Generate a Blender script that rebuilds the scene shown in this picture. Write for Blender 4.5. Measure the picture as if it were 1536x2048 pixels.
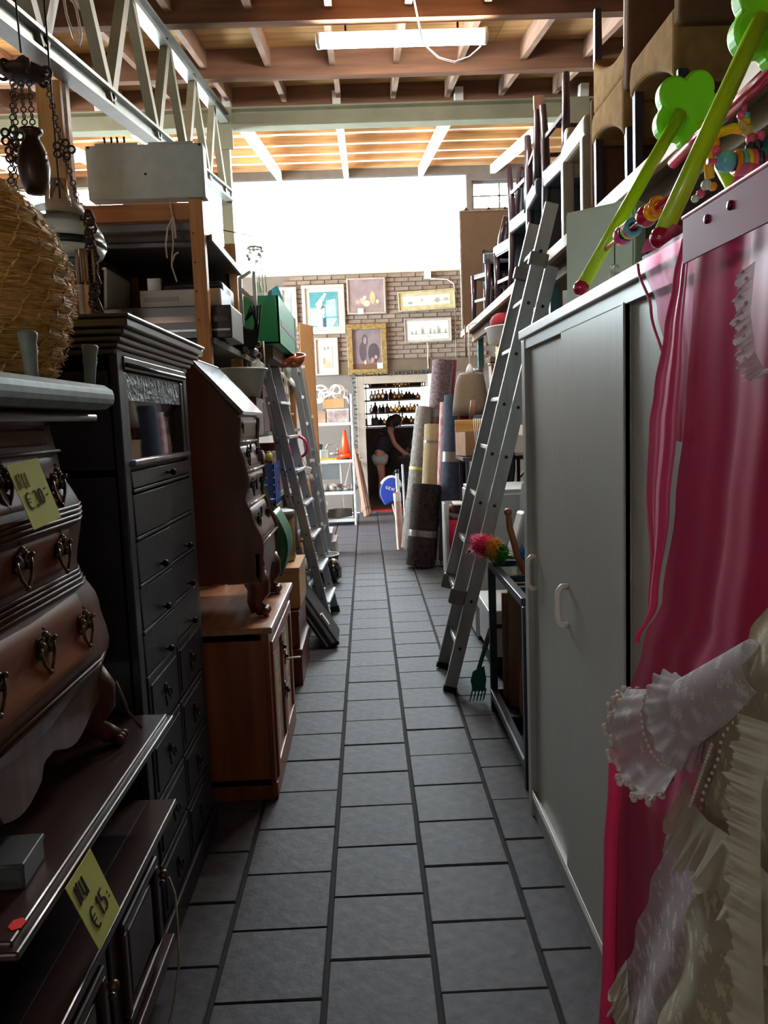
import bpy, math, random
from mathutils import Vector, Matrix
from math import sin, cos, pi, sqrt, atan2, radians

sc = bpy.context.scene
COL = sc.collection
for o in list(bpy.data.objects):
    bpy.data.objects.remove(o)

# ------------------------------------------------------------------ camera
CAM_H, F_PX, PITCH, YAW, ROLL = 1.507, 1595.3, 0.114685, 0.018653, -0.037598
cam = bpy.data.cameras.new('camera')
cam.sensor_fit = 'VERTICAL'
cam.sensor_height = 36.0
cam.lens = F_PX / 2048 * 36.0
cam.clip_start = 0.05
cam_o = bpy.data.objects.new('camera', cam)
COL.objects.link(cam_o)
_f = Vector((sin(YAW) * cos(PITCH), cos(YAW) * cos(PITCH), -sin(PITCH)))
_r = Vector((cos(YAW), -sin(YAW), 0))
_u = _r.cross(_f)
_r2 = _r * cos(ROLL) + _u * sin(ROLL)
_u2 = _u * cos(ROLL) - _r * sin(ROLL)
cam_o.matrix_world = Matrix(((_r2.x, _u2.x, -_f.x, 0), (_r2.y, _u2.y, -_f.y, 0), (_r2.z, _u2.z, -_f.z, CAM_H), (0, 0, 0, 1)))
sc.camera = cam_o

# ------------------------------------------------------------------ daylight, exposure
SKY = 28.0
TUBE = 46.0
world = bpy.data.worlds.new('overcast_sky')
sc.world = world
world.use_nodes = True
bg = world.node_tree.nodes['Background']
bg.inputs[0].default_value = (0.98, 0.955, 1.0, 1)
bg.inputs[1].default_value = SKY

def portal(name, c, sx, sz, rot=(-90, 0, 0)):
    l = bpy.data.lights.new(name, 'AREA')
    l.shape = 'RECTANGLE'; l.size = sx; l.size_y = sz
    l.cycles.is_portal = True
    o = bpy.data.objects.new(name, l); COL.objects.link(o)
    o.location = c
    o.rotation_euler = tuple(radians(a) for a in rot)
    return o
portal('portal_daylight', (-2.15, 13.55, 4.6), 7.8, 1.6)
portal('portal_daylight', (2.3, 13.55, 5.0), 1.1, 0.6)
portal('portal_daylight', (0.75, 17.75, 1.88), 4.2, 1.2)
portal('portal_daylight', (-6.6, 10.6, 1.9), 3.6, 4.6, (0, -90, 0))

sc.view_settings.view_transform = 'Standard'
sc.view_settings.look = 'None'
sc.view_settings.gamma = 1.0
sc.view_settings.use_curve_mapping = False
sc.view_settings.exposure = 1.75
sc.cycles.use_denoising = True
sc.cycles.max_bounces = 8
sc.cycles.diffuse_bounces = 4
sc.cycles.glossy_bounces = 4
sc.cycles.transmission_bounces = 4
sc.cycles.transparent_max_bounces = 12
sc.cycles.caustics_reflective = False
sc.cycles.caustics_refractive = False
sc.cycles.sample_clamp_indirect = 6.0
sc.cycles.use_light_tree = True

# ------------------------------------------------------------------ materials
def lin(c):
    return tuple(((v / 255 / 12.92) if v / 255 <= .04045 else ((v / 255 + .055) / 1.055) ** 2.4) for v in c)
MATS = {}
def mat(name, rgb, rough=.5, metal=0., var=.18, scale=9., bump=0., coat=0., spec=.5, stretch=(1, 1, 1), rgb2=None, per_obj=0., detail=4., emit=0., sheen=0., alpha=1., trans=0.):
    """procedural surface: two tones mixed by stretched noise, optional relief and per-piece tone"""
    if name in MATS: return MATS[name]
    m = bpy.data.materials.new(name); MATS[name] = m
    m.use_nodes = True
    nt = m.node_tree; N = nt.nodes; L = nt.links
    b = N['Principled BSDF']
    c = lin(rgb)
    c2 = lin(rgb2) if rgb2 else tuple(v * (1 - var) for v in c)
    if not rgb2: c = tuple(min(1, v * (1 + var * .6)) for v in c)
    tc = N.new('ShaderNodeTexCoord'); mp = N.new('ShaderNodeMapping')
    L.new(tc.outputs['Object'], mp.inputs[0]); mp.inputs['Scale'].default_value = stretch
    no = N.new('ShaderNodeTexNoise'); no.inputs['Scale'].default_value = scale; no.inputs['Detail'].default_value = detail
    L.new(mp.outputs[0], no.inputs[0])
    mr = N.new('ShaderNodeMapRange'); mr.inputs[1].default_value = .32; mr.inputs[2].default_value = .68
    L.new(no.outputs[0], mr.inputs[0])
    mx = N.new('ShaderNodeMix'); mx.data_type = 'RGBA'
    mx.inputs[6].default_value = (*c2, 1); mx.inputs[7].default_value = (*c, 1)
    L.new(mr.outputs[0], mx.inputs[0])
    out = mx.outputs[2]
    if per_obj:
        oi = N.new('ShaderNodeObjectInfo'); hs = N.new('ShaderNodeHueSaturation')
        m2 = N.new('ShaderNodeMapRange'); m2.inputs[3].default_value = 1 - per_obj; m2.inputs[4].default_value = 1 + per_obj
        L.new(oi.outputs['Random'], m2.inputs[0]); L.new(m2.outputs[0], hs.inputs['Value']); L.new(out, hs.inputs['Color'])
        out = hs.outputs[0]
    L.new(out, b.inputs['Base Color'])
    b.inputs['Roughness'].default_value = rough
    b.inputs['Metallic'].default_value = metal
    b.inputs['Specular IOR Level'].default_value = spec
    if coat: b.inputs['Coat Weight'].default_value = coat; b.inputs['Coat Roughness'].default_value = .12
    if sheen: b.inputs['Sheen Weight'].default_value = sheen
    if trans: b.inputs['Transmission Weight'].default_value = trans
    if alpha < 1: b.inputs['Alpha'].default_value = alpha
    if emit:
        L.new(out, b.inputs['Emission Color']); b.inputs['Emission Strength'].default_value = emit
    if bump:
        bp = N.new('ShaderNodeBump'); bp.inputs['Strength'].default_value = bump; bp.inputs['Distance'].default_value = .01
        L.new(no.outputs[0], bp.inputs['Height']); L.new(bp.outputs[0], b.inputs['Normal'])
    return m
def wood(name, rgb, rgb2, axis='Z', rough=.45, coat=0., scale=5., per_obj=0., bump=.08, spec=.5):
    st = {'X': (.12, 1.6, 1.6), 'Y': (1.6, .12, 1.6), 'Z': (1.6, 1.6, .12)}[axis]
    return mat(name, rgb, rough=rough, coat=coat, rgb2=rgb2, scale=scale * 3, stretch=st, per_obj=per_obj, bump=bump, detail=6., spec=spec)
def sheer(name, rgb, opacity, rough=.5, rgb2=None, spots=None, trans_w=.45, sheen=.4):
    """thin woven fabric: partly see-through, partly translucent"""
    if name in MATS: return MATS[name]
    m = bpy.data.materials.new(name); MATS[name] = m; m.use_nodes = True
    nt = m.node_tree; N = nt.nodes; L = nt.links
    b = N['Principled BSDF']; outn = N['Material Output']
    c = (*lin(rgb), 1)
    b.inputs['Base Color'].default_value = c; b.inputs['Roughness'].default_value = rough; b.inputs['Sheen Weight'].default_value = sheen * .3; b.inputs['Specular IOR Level'].default_value = .12
    tl = N.new('ShaderNodeBsdfTranslucent'); tl.inputs[0].default_value = c
    tp = N.new('ShaderNodeBsdfTransparent'); tp.inputs[0].default_value = (*lin(rgb2 or (255, 255, 255)), 1)
    m1 = N.new('ShaderNodeMixShader'); m1.inputs[0].default_value = trans_w
    L.new(b.outputs[0], m1.inputs[1]); L.new(tl.outputs[0], m1.inputs[2])
    m2 = N.new('ShaderNodeMixShader'); m2.inputs[0].default_value = opacity
    L.new(tp.outputs[0], m2.inputs[1]); L.new(m1.outputs[0], m2.inputs[2])
    if spots:
        tc = N.new('ShaderNodeTexCoord'); vo = N.new('ShaderNodeTexVoronoi'); vo.inputs['Scale'].default_value = spots
        no = N.new('ShaderNodeTexNoise'); no.inputs['Scale'].default_value = spots * 2.2
        ad = N.new('ShaderNodeVectorMath'); ad.operation = 'MULTIPLY_ADD'; ad.inputs[1].default_value = (.03, .03, .03)
        L.new(tc.outputs['Object'], ad.inputs[2]); L.new(no.outputs['Color'], ad.inputs[0])
        L.new(ad.outputs[0], vo.inputs[0])
        mr = N.new('ShaderNodeMapRange'); mr.inputs[1].default_value = .28; mr.inputs[2].default_value = .42
        mr.inputs[3].default_value = .97; mr.inputs[4].default_value = opacity
        L.new(vo.outputs['Distance'], mr.inputs[0]); L.new(mr.outputs[0], m2.inputs[0])
    L.new(m2.outputs[0], outn.inputs[0])
    return m
def glass(name, tint=(235, 245, 245), gloss=.06, rough=.03):
    if name in MATS: return MATS[name]
    m = bpy.data.materials.new(name); MATS[name] = m; m.use_nodes = True
    nt = m.node_tree; N = nt.nodes; L = nt.links
    N.remove(N['Principled BSDF']); outn = N['Material Output']
    tp = N.new('ShaderNodeBsdfTransparent'); tp.inputs[0].default_value = (*lin(tint), 1)
    gl = N.new('ShaderNodeBsdfGlossy'); gl.inputs['Roughness'].default_value = rough
    fr = N.new('ShaderNodeFresnel'); fr.inputs[0].default_value = 1.45
    mx = N.new('ShaderNodeMixShader')
    L.new(fr.outputs[0], mx.inputs[0]); L.new(tp.outputs[0], mx.inputs[1]); L.new(gl.outputs[0], mx.inputs[2]); L.new(mx.outputs[0], outn.inputs[0])
    return m

# ------------------------------------------------------------------ mesh helpers
def frame_from(d, up=(0, 0, 1)):
    d = Vector(d).normalized(); up = Vector(up)
    if abs(d.dot(up)) > .98: up = Vector((1, 0, 0)) if abs(d.x) < .9 else Vector((0, 1, 0))
    s = d.cross(up).normalized(); u = s.cross(d).normalized()
    return d, s, u
class MB:
    def __init__(self): self.v = []; self.f = []; self.s = []
    def add(self, vs, fs, smooth=False):
        o = len(self.v); self.v += [tuple(v) for v in vs]
        for f in fs: self.f.append(tuple(i + o for i in f)); self.s.append(smooth)
        return self
    def box(self, x0, x1, y0, y1, z0, z1):
        return self.add([(x0, y0, z0), (x1, y0, z0), (x1, y1, z0), (x0, y1, z0), (x0, y0, z1), (x1, y0, z1), (x1, y1, z1), (x0, y1, z1)],
                        [(0, 3, 2, 1), (4, 5, 6, 7), (0, 1, 5, 4), (1, 2, 6, 5), (2, 3, 7, 6), (3, 0, 4, 7)])
    def obox(self, c, size, rot=(0, 0, 0)):
        from mathutils import Euler
        R = Euler(rot).to_matrix(); c = Vector(c); h = [s / 2 for s in size]
        vs = [c + R @ Vector((sx * h[0], sy * h[1], sz * h[2])) for sz in (-1, 1) for sx, sy in ((-1, -1), (1, -1), (1, 1), (-1, 1))]
        return self.add(vs, [(0, 3, 2, 1), (4, 5, 6, 7), (0, 1, 5, 4), (1, 2, 6, 5), (2, 3, 7, 6), (3, 0, 4, 7)])
    def bar(self, a, b, w, h, up=(0, 0, 1), w2=None, h2=None):
        a = Vector(a); b = Vector(b); d, s, u = frame_from(b - a, up)
        w2 = w if w2 is None else w2; h2 = h if h2 is None else h2
        vs = [a - s * w / 2 - u * h / 2, a + s * w / 2 - u * h / 2, a + s * w / 2 + u * h / 2, a - s * w / 2 + u * h / 2,
              b - s * w2 / 2 - u * h2 / 2, b + s * w2 / 2 - u * h2 / 2, b + s * w2 / 2 + u * h2 / 2, b - s * w2 / 2 + u * h2 / 2]
        return self.add(vs, [(0, 1, 2, 3), (4, 7, 6, 5), (0, 4, 5, 1), (1, 5, 6, 2), (2, 6, 7, 3), (3, 7, 4, 0)])
    def profile_bar(self, a, b, poly, up=(0, 0, 1)):
        """extrude a 2D outline (s,u) from a to b"""
        a = Vector(a); b = Vector(b); d, s, u = frame_from(b - a, up); n = len(poly)
        vs = [p + s * q[0] + u * q[1] for p in (a, b) for q in poly]
        fs = [(i, (i + 1) % n, n + (i + 1) % n, n + i) for i in range(n)] + [tuple(range(n - 1, -1, -1)), tuple(range(n, 2 * n))]
        return self.add(vs, fs)
    def tube(self, pts, r, n=8, closed=False, cap=True, smooth=True, flat=1.):
        pts = [Vector(p) for p in pts]; m = len(pts); rs = r if isinstance(r, (list, tuple)) else [r] * m
        vs = []; prev = None
        for i, p in enumerate(pts):
            if closed: d = pts[(i + 1) % m] - pts[i - 1]
            else: d = pts[min(i + 1, m - 1)] - pts[max(i - 1, 0)]
            if d.length < 1e-9: d = Vector((0, 0, 1))
            d.normalize()
            if prev is None: _, s, u = frame_from(d)
            else:
                s = prev - d * prev.dot(d)
                if s.length < 1e-6: _, s, u = frame_from(d)
                s.normalize(); u = d.cross(s) * -1
                u = s.cross(d)
            prev = s
            for k in range(n):
                a = 2 * pi * k / n
                vs.append(p + (s * cos(a) + u * sin(a) * flat) * rs[i])
        fs = []
        for i in range(m if closed else m - 1):
            j = (i + 1) % m
            for k in range(n):
                fs.append((i * n + k, i * n + (k + 1) % n, j * n + (k + 1) % n, j * n + k))
        self.add(vs, fs, smooth)
        if cap and not closed:
            o = len(self.v) - len(vs)
            self.f.append(tuple(o + k for k in range(n - 1, -1, -1))); self.s.append(False)
            self.f.append(tuple(o + (m - 1) * n + k for k in range(n))); self.s.append(False)
        return self
    def lathe(self, prof, n=20, c=(0, 0, 0), axis=(0, 0, 1), smooth=True, sx=1., sy=1., arc=None):
        c = Vector(c); a = Vector(axis).normalized(); _, s, u = frame_from(a, (0, 1, 0) if abs(a.z) > .9 else (0, 0, 1))
        vs = []
        for r, z in prof:
            for k in range(n):
                t = 2 * pi * k / n
                vs.append(c + a * z + s * (r * cos(t) * sx) + u * (r * sin(t) * sy))
        fs = [(i * n + k, i * n + (k + 1) % n, (i + 1) * n + (k + 1) % n, (i + 1) * n + k) for i in range(len(prof) - 1) for k in range(n)]
        self.add(vs, fs, smooth)
        o = len(self.v) - len(vs)
        if prof[0][0] > 1e-4: self.f.append(tuple(o + k for k in range(n - 1, -1, -1))); self.s.append(False)
        if prof[-1][0] > 1e-4: self.f.append(tuple(o + (len(prof) - 1) * n + k for k in range(n))); self.s.append(False)
        return self
    def prism(self, poly, axis, a, b, smooth=False):
        """outline in the plane across axis, extruded from a to b (axis X: (y,z); Y: (x,z); Z: (x,y))"""
        def P(q, t): return {'X': (t, q[0], q[1]), 'Y': (q[0], t, q[1]), 'Z': (q[0], q[1], t)}[axis]
        n = len(poly); vs = [P(q, t) for t in (a, b) for q in poly]
        self.add(vs, [(i, (i + 1) % n, n + (i + 1) % n, n + i) for i in range(n)], smooth)
        o = len(self.v) - 2 * n
        self.f.append(tuple(o + k for k in range(n - 1, -1, -1))); self.s.append(False)
        self.f.append(tuple(o + n + k for k in range(n))); self.s.append(False)
        return self
    def grid(self, fn, nu, nv, smooth=True, wrap_u=False):
        vs = [fn(i / nu, j / nv) for j in range(nv + 1) for i in range(nu + (0 if wrap_u else 1))]
        w = nu if wrap_u else nu + 1
        fs = [(j * w + i, j * w + (i + 1) % w, (j + 1) * w + (i + 1) % w, (j + 1) * w + i) for j in range(nv) for i in range(nu)]
        return self.add(vs, fs, smooth)
    def ball(self, c, r, n=10, sq=(1, 1, 1)):
        c = Vector(c); vs = [c + Vector((0, 0, -r * sq[2]))]; m = max(4, n // 2 + 1)
        for i in range(1, m):
            a = -pi / 2 + pi * i / m
            for k in range(n):
                t = 2 * pi * k / n
                vs.append(c + Vector((r * cos(a) * cos(t) * sq[0], r * cos(a) * sin(t) * sq[1], r * sin(a) * sq[2])))
        vs.append(c + Vector((0, 0, r * sq[2])))
        fs = [(0, 1 + (k + 1) % n, 1 + k) for k in range(n)]
        for i in range(m - 2):
            for k in range(n):
                fs.append((1 + i * n + k, 1 + i * n + (k + 1) % n, 1 + (i + 1) * n + (k + 1) % n, 1 + (i + 1) * n + k))
        o = 1 + (m - 2) * n
        fs += [(o + k, o + (k + 1) % n, len(vs) - 1) for k in range(n)]
        return self.add(vs, fs, True)
    def torus(self, c, R, r, axis=(0, 0, 1), n=20, m=8):
        c = Vector(c); _, s, u = frame_from(axis, (0, 1, 0) if abs(Vector(axis).normalized().z) > .9 else (0, 0, 1))
        return self.tube([c + s * R * cos(2 * pi * k / n) + u * R * sin(2 * pi * k / n) for k in range(n)], r, m, closed=True)
    def mesh(self, name):
        me = bpy.data.meshes.new(name); me.from_pydata(self.v, [], self.f)
        me.polygons.foreach_set('use_smooth', self.s); me.update()
        return me
    def build(self, name, m, parent=None, bevel=0., solid=0., sub=0, seg=2, raw=False):
        off = Vector(parent.get('_o', (0, 0, 0))) if parent is not None else Vector((0, 0, 0))
        if off.length and not raw: self.v = [tuple(Vector(v) - off) for v in self.v]
        me = self.mesh(name); me.materials.append(m)
        o = bpy.data.objects.new(name, me); COL.objects.link(o)
        if parent is not None:
            o.parent = parent
            if off.length: o['_o'] = tuple(off)
        if solid:
            md = o.modifiers.new('thickness', 'SOLIDIFY'); md.thickness = solid; md.offset = 0
        if bevel:
            md = o.modifiers.new('edges', 'BEVEL'); md.width = bevel; md.segments = seg; md.limit_method = 'ANGLE'; md.angle_limit = radians(40)
        if sub:
            md = o.modifiers.new('round', 'SUBSURF'); md.levels = sub; md.render_levels = sub
        return o
def tag(o, label=None, cat=None, group=None, kind=None):
    if label: o['label'] = label
    if cat: o['category'] = cat
    if group: o['group'] = group
    if kind: o['kind'] = kind
    return o
def thing(name, label, cat, loc=(0, 0, 0), group=None, rz=0., local=False):
    """an Empty at the base of a thing; parts are modelled in place (or in its own frame when local)"""
    o = bpy.data.objects.new(name, None); COL.objects.link(o)
    o.empty_display_size = .05; o.location = loc; o.rotation_euler = (0, 0, rz)
    if not local: o['_o'] = tuple(loc)
    return tag(o, label, cat, group)
def struct(o): o['kind'] = 'structure'; return o
def copy_tree(o, parent=None, **kw):
    c = o.copy(); COL.objects.link(c); c.parent = parent
    for ch in list(o.children): copy_tree(ch, c)
    return c
def part_copy(o, loc, rot=None, scale=None):
    c = o.copy(); COL.objects.link(c); c.parent = o.parent; c.location = loc
    if rot: c.rotation_euler = rot
    if scale: c.scale = scale
    return c
def R(seed): return random.Random(seed)
# ================================================================== THE SETTING
XL, XR, YB, YF = -6.3, 3.6, -5.0, 13.2
M_paver = mat('concrete_paver', (78, 76, 83), rough=.64, var=.28, scale=22, bump=.35, per_obj=.10, detail=8., spec=.2)
M_joint = mat('dark_joint_sand', (38, 36, 36), rough=.95)
# ---- floor: bed + 30 cm pavers in running bond
fl = struct(MB().box(XL, XR, YB, YF, -.12, -.012).build('floor', M_joint))
rg = R(3)
pm = MB()
sx_, sy_, e_ = .1432, .1466, .003
pm.add([(-sx_, -sy_, -.03), (sx_, -sy_, -.03), (sx_, sy_, -.03), (-sx_, sy_, -.03), (-sx_, -sy_, -.004), (sx_, -sy_, -.004), (sx_, sy_, -.004), (-sx_, sy_, -.004), (-sx_ + e_, -sy_ + e_, 0), (sx_ - e_, -sy_ + e_, 0), (sx_ - e_, sy_ - e_, 0), (-sx_ + e_, sy_ - e_, 0)],
       [(0, 1, 5, 4), (1, 2, 6, 5), (2, 3, 7, 6), (3, 0, 4, 7), (4, 5, 9, 8), (5, 6, 10, 9), (6, 7, 11, 10), (7, 4, 8, 11), (8, 9, 10, 11)])
pav = pm.build('paver', M_paver, fl)
pavs = [pav]
X0, Y0 = -.1679, 2.0943
cols = range(-3, 4); n_p = 0; rest = []
for ci in range(-21, 13):
    cx = X0 + .3 * (ci + .5)
    for ri in range(-24, 38):
        cy = Y0 + .3 * (ri + .5) + (.15 if ci % 2 else 0)
        if cy < YB + .15 or cy > YF - .1 or cx < XL + .15 or cx > XR - .15: continue
        if ci in cols and cy > 1.3 and n_p < 300:
            n_p += 1
            if n_p == 1: o = pav
            else: o = pav.copy(); COL.objects.link(o); o.parent = fl
            o.location = (cx, cy, rg.uniform(-.002, .0015)); o.rotation_euler = (rg.uniform(-.004, .004), rg.uniform(-.004, .004), rg.uniform(-.004, .004))
        else: rest.append((cx, cy))
pr = MB()
for cx, cy in rest: pr.add([(x + cx, y + cy, z) for x, y, z in pm.v], pm.f)
tag(pr.build('outer_pavers', M_paver, fl), kind='stuff')

# ---- roof: deck panels, joists, noggings, purlins, rafters, steel beam
M_deck = wood('plywood_deck', (226, 182, 124), (184, 140, 90), 'X', rough=.7, scale=3., per_obj=.12)
M_joist = wood('brown_joist', (140, 100, 78), (104, 72, 55), 'X', rough=.75, scale=4., per_obj=.08)
M_nog = wood('pale_nogging', (176, 140, 118), (140, 104, 84), 'Y', rough=.75, per_obj=.1)
M_rafter = mat('white_painted_rafter', (226, 224, 222), rough=.6, var=.08)
M_steel = mat('cream_green_steel', (150, 150, 128), rough=.5, var=.12, scale=5)
ZJ = lambda y: 3.21 + .15 * y
YBM = 7.66
ceil = struct(MB().add([(XL, YB, ZJ(YB) + .26), (XR, YB, ZJ(YB) + .26), (XR, YBM, ZJ(YBM) + .26), (XL, YBM, ZJ(YBM) + .26), (XR, YF + .3, 5.66), (XL, YF + .3, 5.66),
                        (XL, YB, ZJ(YB) + .36), (XR, YB, ZJ(YB) + .36), (XR, YBM, ZJ(YBM) + .36), (XL, YBM, ZJ(YBM) + .36), (XR, YF + .3, 5.78), (XL, YF + .3, 5.78)],
                       [(0, 1, 2, 3), (3, 2, 4, 5), (6, 9, 8, 7), (9, 11, 10, 8), (0, 6, 7, 1), (5, 4, 10, 11), (0, 3, 9, 6), (3, 5, 11, 9), (1, 7, 8, 2), (2, 8, 10, 4)]).build('ceiling', mat('roof_backing', (90, 66, 46), rough=.9)))
jy = [7.80, 6.65, 5.37, 4.10, 2.83, 1.56, .29, -.98, -2.25, -3.52, -4.79]
J0 = MB().box(XL, XR, -.0375, .0375, 0, .22).build('joist', M_joist, ceil)
for i, y in enumerate(jy):
    o = J0 if i == 0 else part_copy(J0, (0, 0, 0)); o.location = (0, y, ZJ(y)); o.rotation_euler = (0, 0, 0)
for b_ in range(len(jy) - 1):
    ya, yb = jy[b_ + 1], jy[b_]
    for k in range(4):
        xa = XL + (XR - XL) * k / 4; xb = XL + (XR - XL) * (k + 1) / 4
        q = MB()
        z0 = ZJ(ya) + .222; z1 = ZJ(yb) + .222
        q.add([(xa + .003, ya, z0), (xb - .003, ya, z0), (xb - .003, yb, z1), (xa + .003, yb, z1), (xa + .003, ya, z0 + .018), (xb - .003, ya, z0 + .018), (xb - .003, yb, z1 + .018), (xa + .003, yb, z1 + .018)],
              [(0, 3, 2, 1), (4, 5, 6, 7), (0, 1, 5, 4), (1, 2, 6, 5), (2, 3, 7, 6), (3, 0, 4, 7)])
        q.build('deck_panel', M_deck, ceil)
    if b_ < 6:
        for k in range(-10, 7):
            x = -.15 + .5 * k + (.0 if b_ % 2 else .02)
            if not XL < x < XR: continue
            q = MB(); q.bar((x, ya + .04, ZJ(ya) + .14), (x, yb - .04, ZJ(yb) + .14), .045, .14)
            q.build('nogging', M_nog, ceil)
# steel cross beam (I section) and far roof
sb = MB()
z = 4.19
sb.profile_bar((XL, YBM, z), (XR, YBM, z), [(-.07, 0), (.07, 0), (.07, .018), (.012, .03), (.012, .145), (.07, .155), (.07, .17), (-.07, .17), (-.07, .155), (-.012, .145), (-.012, .03), (-.07, .018)])
sb.build('steel_beam', M_steel, ceil)
ZR = lambda y: 4.36 + .179 * (y - YBM)
for k, x in enumerate((-5.7, -4.55, -3.4, -2.3, -1.15, -.15, .97, 2.12, 3.2)):
    q = MB().bar((x, YBM - .03, ZR(YBM) + .065), (x + (.06 if x > 0 else -.06 if x < -1 else 0), YF + .05, ZR(YF) + .065), .075, .13)
    q.build('rafter', M_rafter, ceil)
M_purlin = wood('pine_purlin', (205, 166, 122), (160, 118, 82), 'X', rough=.7, per_obj=.08)
P0 = MB().box(XL, XR, -.03, .03, 0, .10).build('purlin', M_purlin, ceil)
for i in range(7):
    y = 8.2 + .83 * i
    o = P0 if i == 0 else part_copy(P0, (0, 0, 0)); o.location = (0, y, ZR(y) + .132)
for i in range(7):
    ya = 7.8 + .83 * i; yb = min(ya + .83, YF + .2)
    for k in range(4):
        xa = XL + (XR - XL) * k / 4; xb = XL + (XR - XL) * (k + 1) / 4
        q = MB(); z0 = ZR(ya) + .235; z1 = ZR(yb) + .235
        q.add([(xa + .003, ya, z0), (xb - .003, ya, z0), (xb - .003, yb, z1), (xa + .003, yb, z1), (xa + .003, ya, z0 + .018), (xb - .003, ya, z0 + .018), (xb - .003, yb, z1 + .018), (xa + .003, yb, z1 + .018)],
              [(0, 3, 2, 1), (4, 5, 6, 7), (0, 1, 5, 4), (1, 2, 6, 5), (2, 3, 7, 6), (3, 0, 4, 7)])
        q.build('deck_panel', M_deck, ceil)
# steel posts under the beam and the sloping lattice girder over the left racks
for x, lab in ((-1.19, 'cream steel post carrying the cross beam at the end of the lattice girder'), (2.06, 'cream steel post carrying the cross beam behind the stacked chairs')):
    t = thing('steel_post', lab, 'post', (x, YBM, 0))
    MB().box(x - .05, x + .05, YBM - .05, YBM + .05, .01, 4.19).build('shaft', M_steel, t, bevel=.006)
    MB().box(x - .1, x + .1, YBM - .1, YBM + .1, 0, .012).build('base_plate', M_steel, t)
    MB().box(x - .09, x + .09, YBM - .074, YBM - .052, 4.0, 4.36).build('head_plate', M_steel, t)
t = thing('lattice_girder', 'sloping cream metal lattice girder running above the left shelves', 'girder', (-1.15, 2.2, 2.7))
xg = -1.16
TC = lambda y: 3.80 + .155 * (y - 4.6)
BC = lambda y: 2.89 + .147 * (y - 2.83)
M_gird = mat('galvanised_girder', (150, 150, 142), rough=.45, metal=.5, var=.12, scale=6)
M_web = mat('cream_green_web', (158, 152, 128), rough=.5, var=.15, scale=7)
def chan(a, b, name):
    q = MB(); w = .04
    q.profile_bar(a, b, [(-w, -.045), (w, -.045), (w, -.03), (.006, -.03), (.006, .03), (w, .03), (w, .045), (-w, .045), (-w, .03), (-.006, .03), (-.006, -.03), (-w, -.03)])
    return q.build(name, M_gird, t)
chan((xg, 1.6, TC(1.6)), (xg, 7.6, TC(7.6)), 'top_chord')
chan((xg, 1.6, BC(1.6)), (xg, 7.6, BC(7.6)), 'bottom_chord')
ap = [2.35, 3.18, 4.02, 4.92, 5.75, 6.55, 7.3]
for i, y in enumerate(ap):
    for dy in (-.42, .42):
        if y + dy > 7.65: continue
        q = MB().bar((xg, y, BC(y)), (xg, y + dy, TC(y + dy)), .06, .05, up=(1, 0, 0)); q.build('web_bar', M_web, t)

# ---- walls
M_wall = mat('grey_block_wall', (150, 146, 140), rough=.9, var=.1, scale=6)
M_plaster = mat('pale_plaster', (104, 95, 90), rough=.85, var=.08, scale=5)
q = MB()
for a in ((YB, 8.3, 0, 5.7), (12.9, YF + .2, 0, 5.7), (8.3, 12.9, 0, .08), (8.3, 12.9, 3.7, 5.7)): q.box(XL - .2, XL, *a)
struct(q.build('wall_left', M_wall))
struct(MB().box(XR, XR + .2, YB, YF + .2, 0, 5.7).build('wall_right', M_wall))
struct(MB().box(XL - .2, XR + .2, YB - .2, YB, 0, 3.6).build('wall_back', M_wall))
wf = MB()
DX0, DX1, DZ = .0, 1.0, 2.1
WX0, WX1, WZ0, WZ1 = -6.05, 1.76, 3.86, 5.36
for a in ((XL - .2, DX0, 0, 2.3), (DX1, XR + .2, 0, 2.3), (DX0, DX1, DZ, 2.3), (XL - .2, XR + .2, 2.3, WZ0), (XL - .2, WX0, WZ0, WZ1), (WX1, 1.84, WZ0, WZ1),
          (1.84, 2.75, WZ0, 4.8), (1.84, 2.75, 5.25, WZ1), (2.75, XR + .2, WZ0, WZ1), (XL - .2, XR + .2, WZ1, 5.8)):
    wf.box(a[0], a[1], YF, YF + .22, a[2], a[3])
wall = struct(wf.build('wall_far', mat('mortar', (100, 90, 84), rough=.9, var=.1)))
# brick courses above the door, laid singly
M_brick = mat('pale_buff_brick', (122, 106, 95), rough=.85, var=.15, scale=18, per_obj=.11, bump=.2)
bl, bh = .212, .058
B0 = None; nb = 0; far_b = []
for r_ in range(19):
    z0 = 2.50 + r_ * .0715
    for k in range(-8, 12):
        x0 = -.0 + k * (bl + .013) + (.11 if r_ % 2 else 0)
        if x0 < -1.25 or x0 + bl > 2.05: continue
        xc = x0 + bl / 2; zc = z0 + bh / 2
        covered = any(a + .05 < xc < b - .05 and p < zc < q for a, b, p, q in ((-.95, -.26, 2.94, 3.7), (-.22, .4, 3.21, 3.79), (-.25, .39, 2.25, 3.06), (-.77, -.4, 2.26, 2.85), (.6, 1.54, 3.25, 3.55), (.69, 1.45, 2.75, 3.1)))
        if covered or nb >= 300: far_b.append((x0, z0)); continue
        nb += 1
        if B0 is None:
            B0 = MB().box(-bl / 2, bl / 2, -.02, .012, -bh / 2, bh / 2).build('brick', M_brick, wall); o = B0
        else: o = B0.copy(); COL.objects.link(o); o.parent = wall
        o.location = (xc, YF - .0 + rg.uniform(-.004, .003), zc)
q = MB()
for x0, z0 in far_b: q.box(x0, x0 + bl, YF - .018, YF + .012, z0, z0 + bh)
tag(q.build('brickwork', M_brick, wall), kind='stuff')
MB().box(-1.6, 2.1, YF - .03, YF, 2.26, 2.47).build('lintel_band', mat('brown_lintel', (92, 76, 63), rough=.85, var=.12), wall)
for x in (-.02, .9):
    MB().box(-1.6 if x < 0 else 1.13, -.13 if x < 0 else 2.4, YF - .012, YF, 0, 2.26).build('plaster_face', M_plaster, wall)
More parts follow.
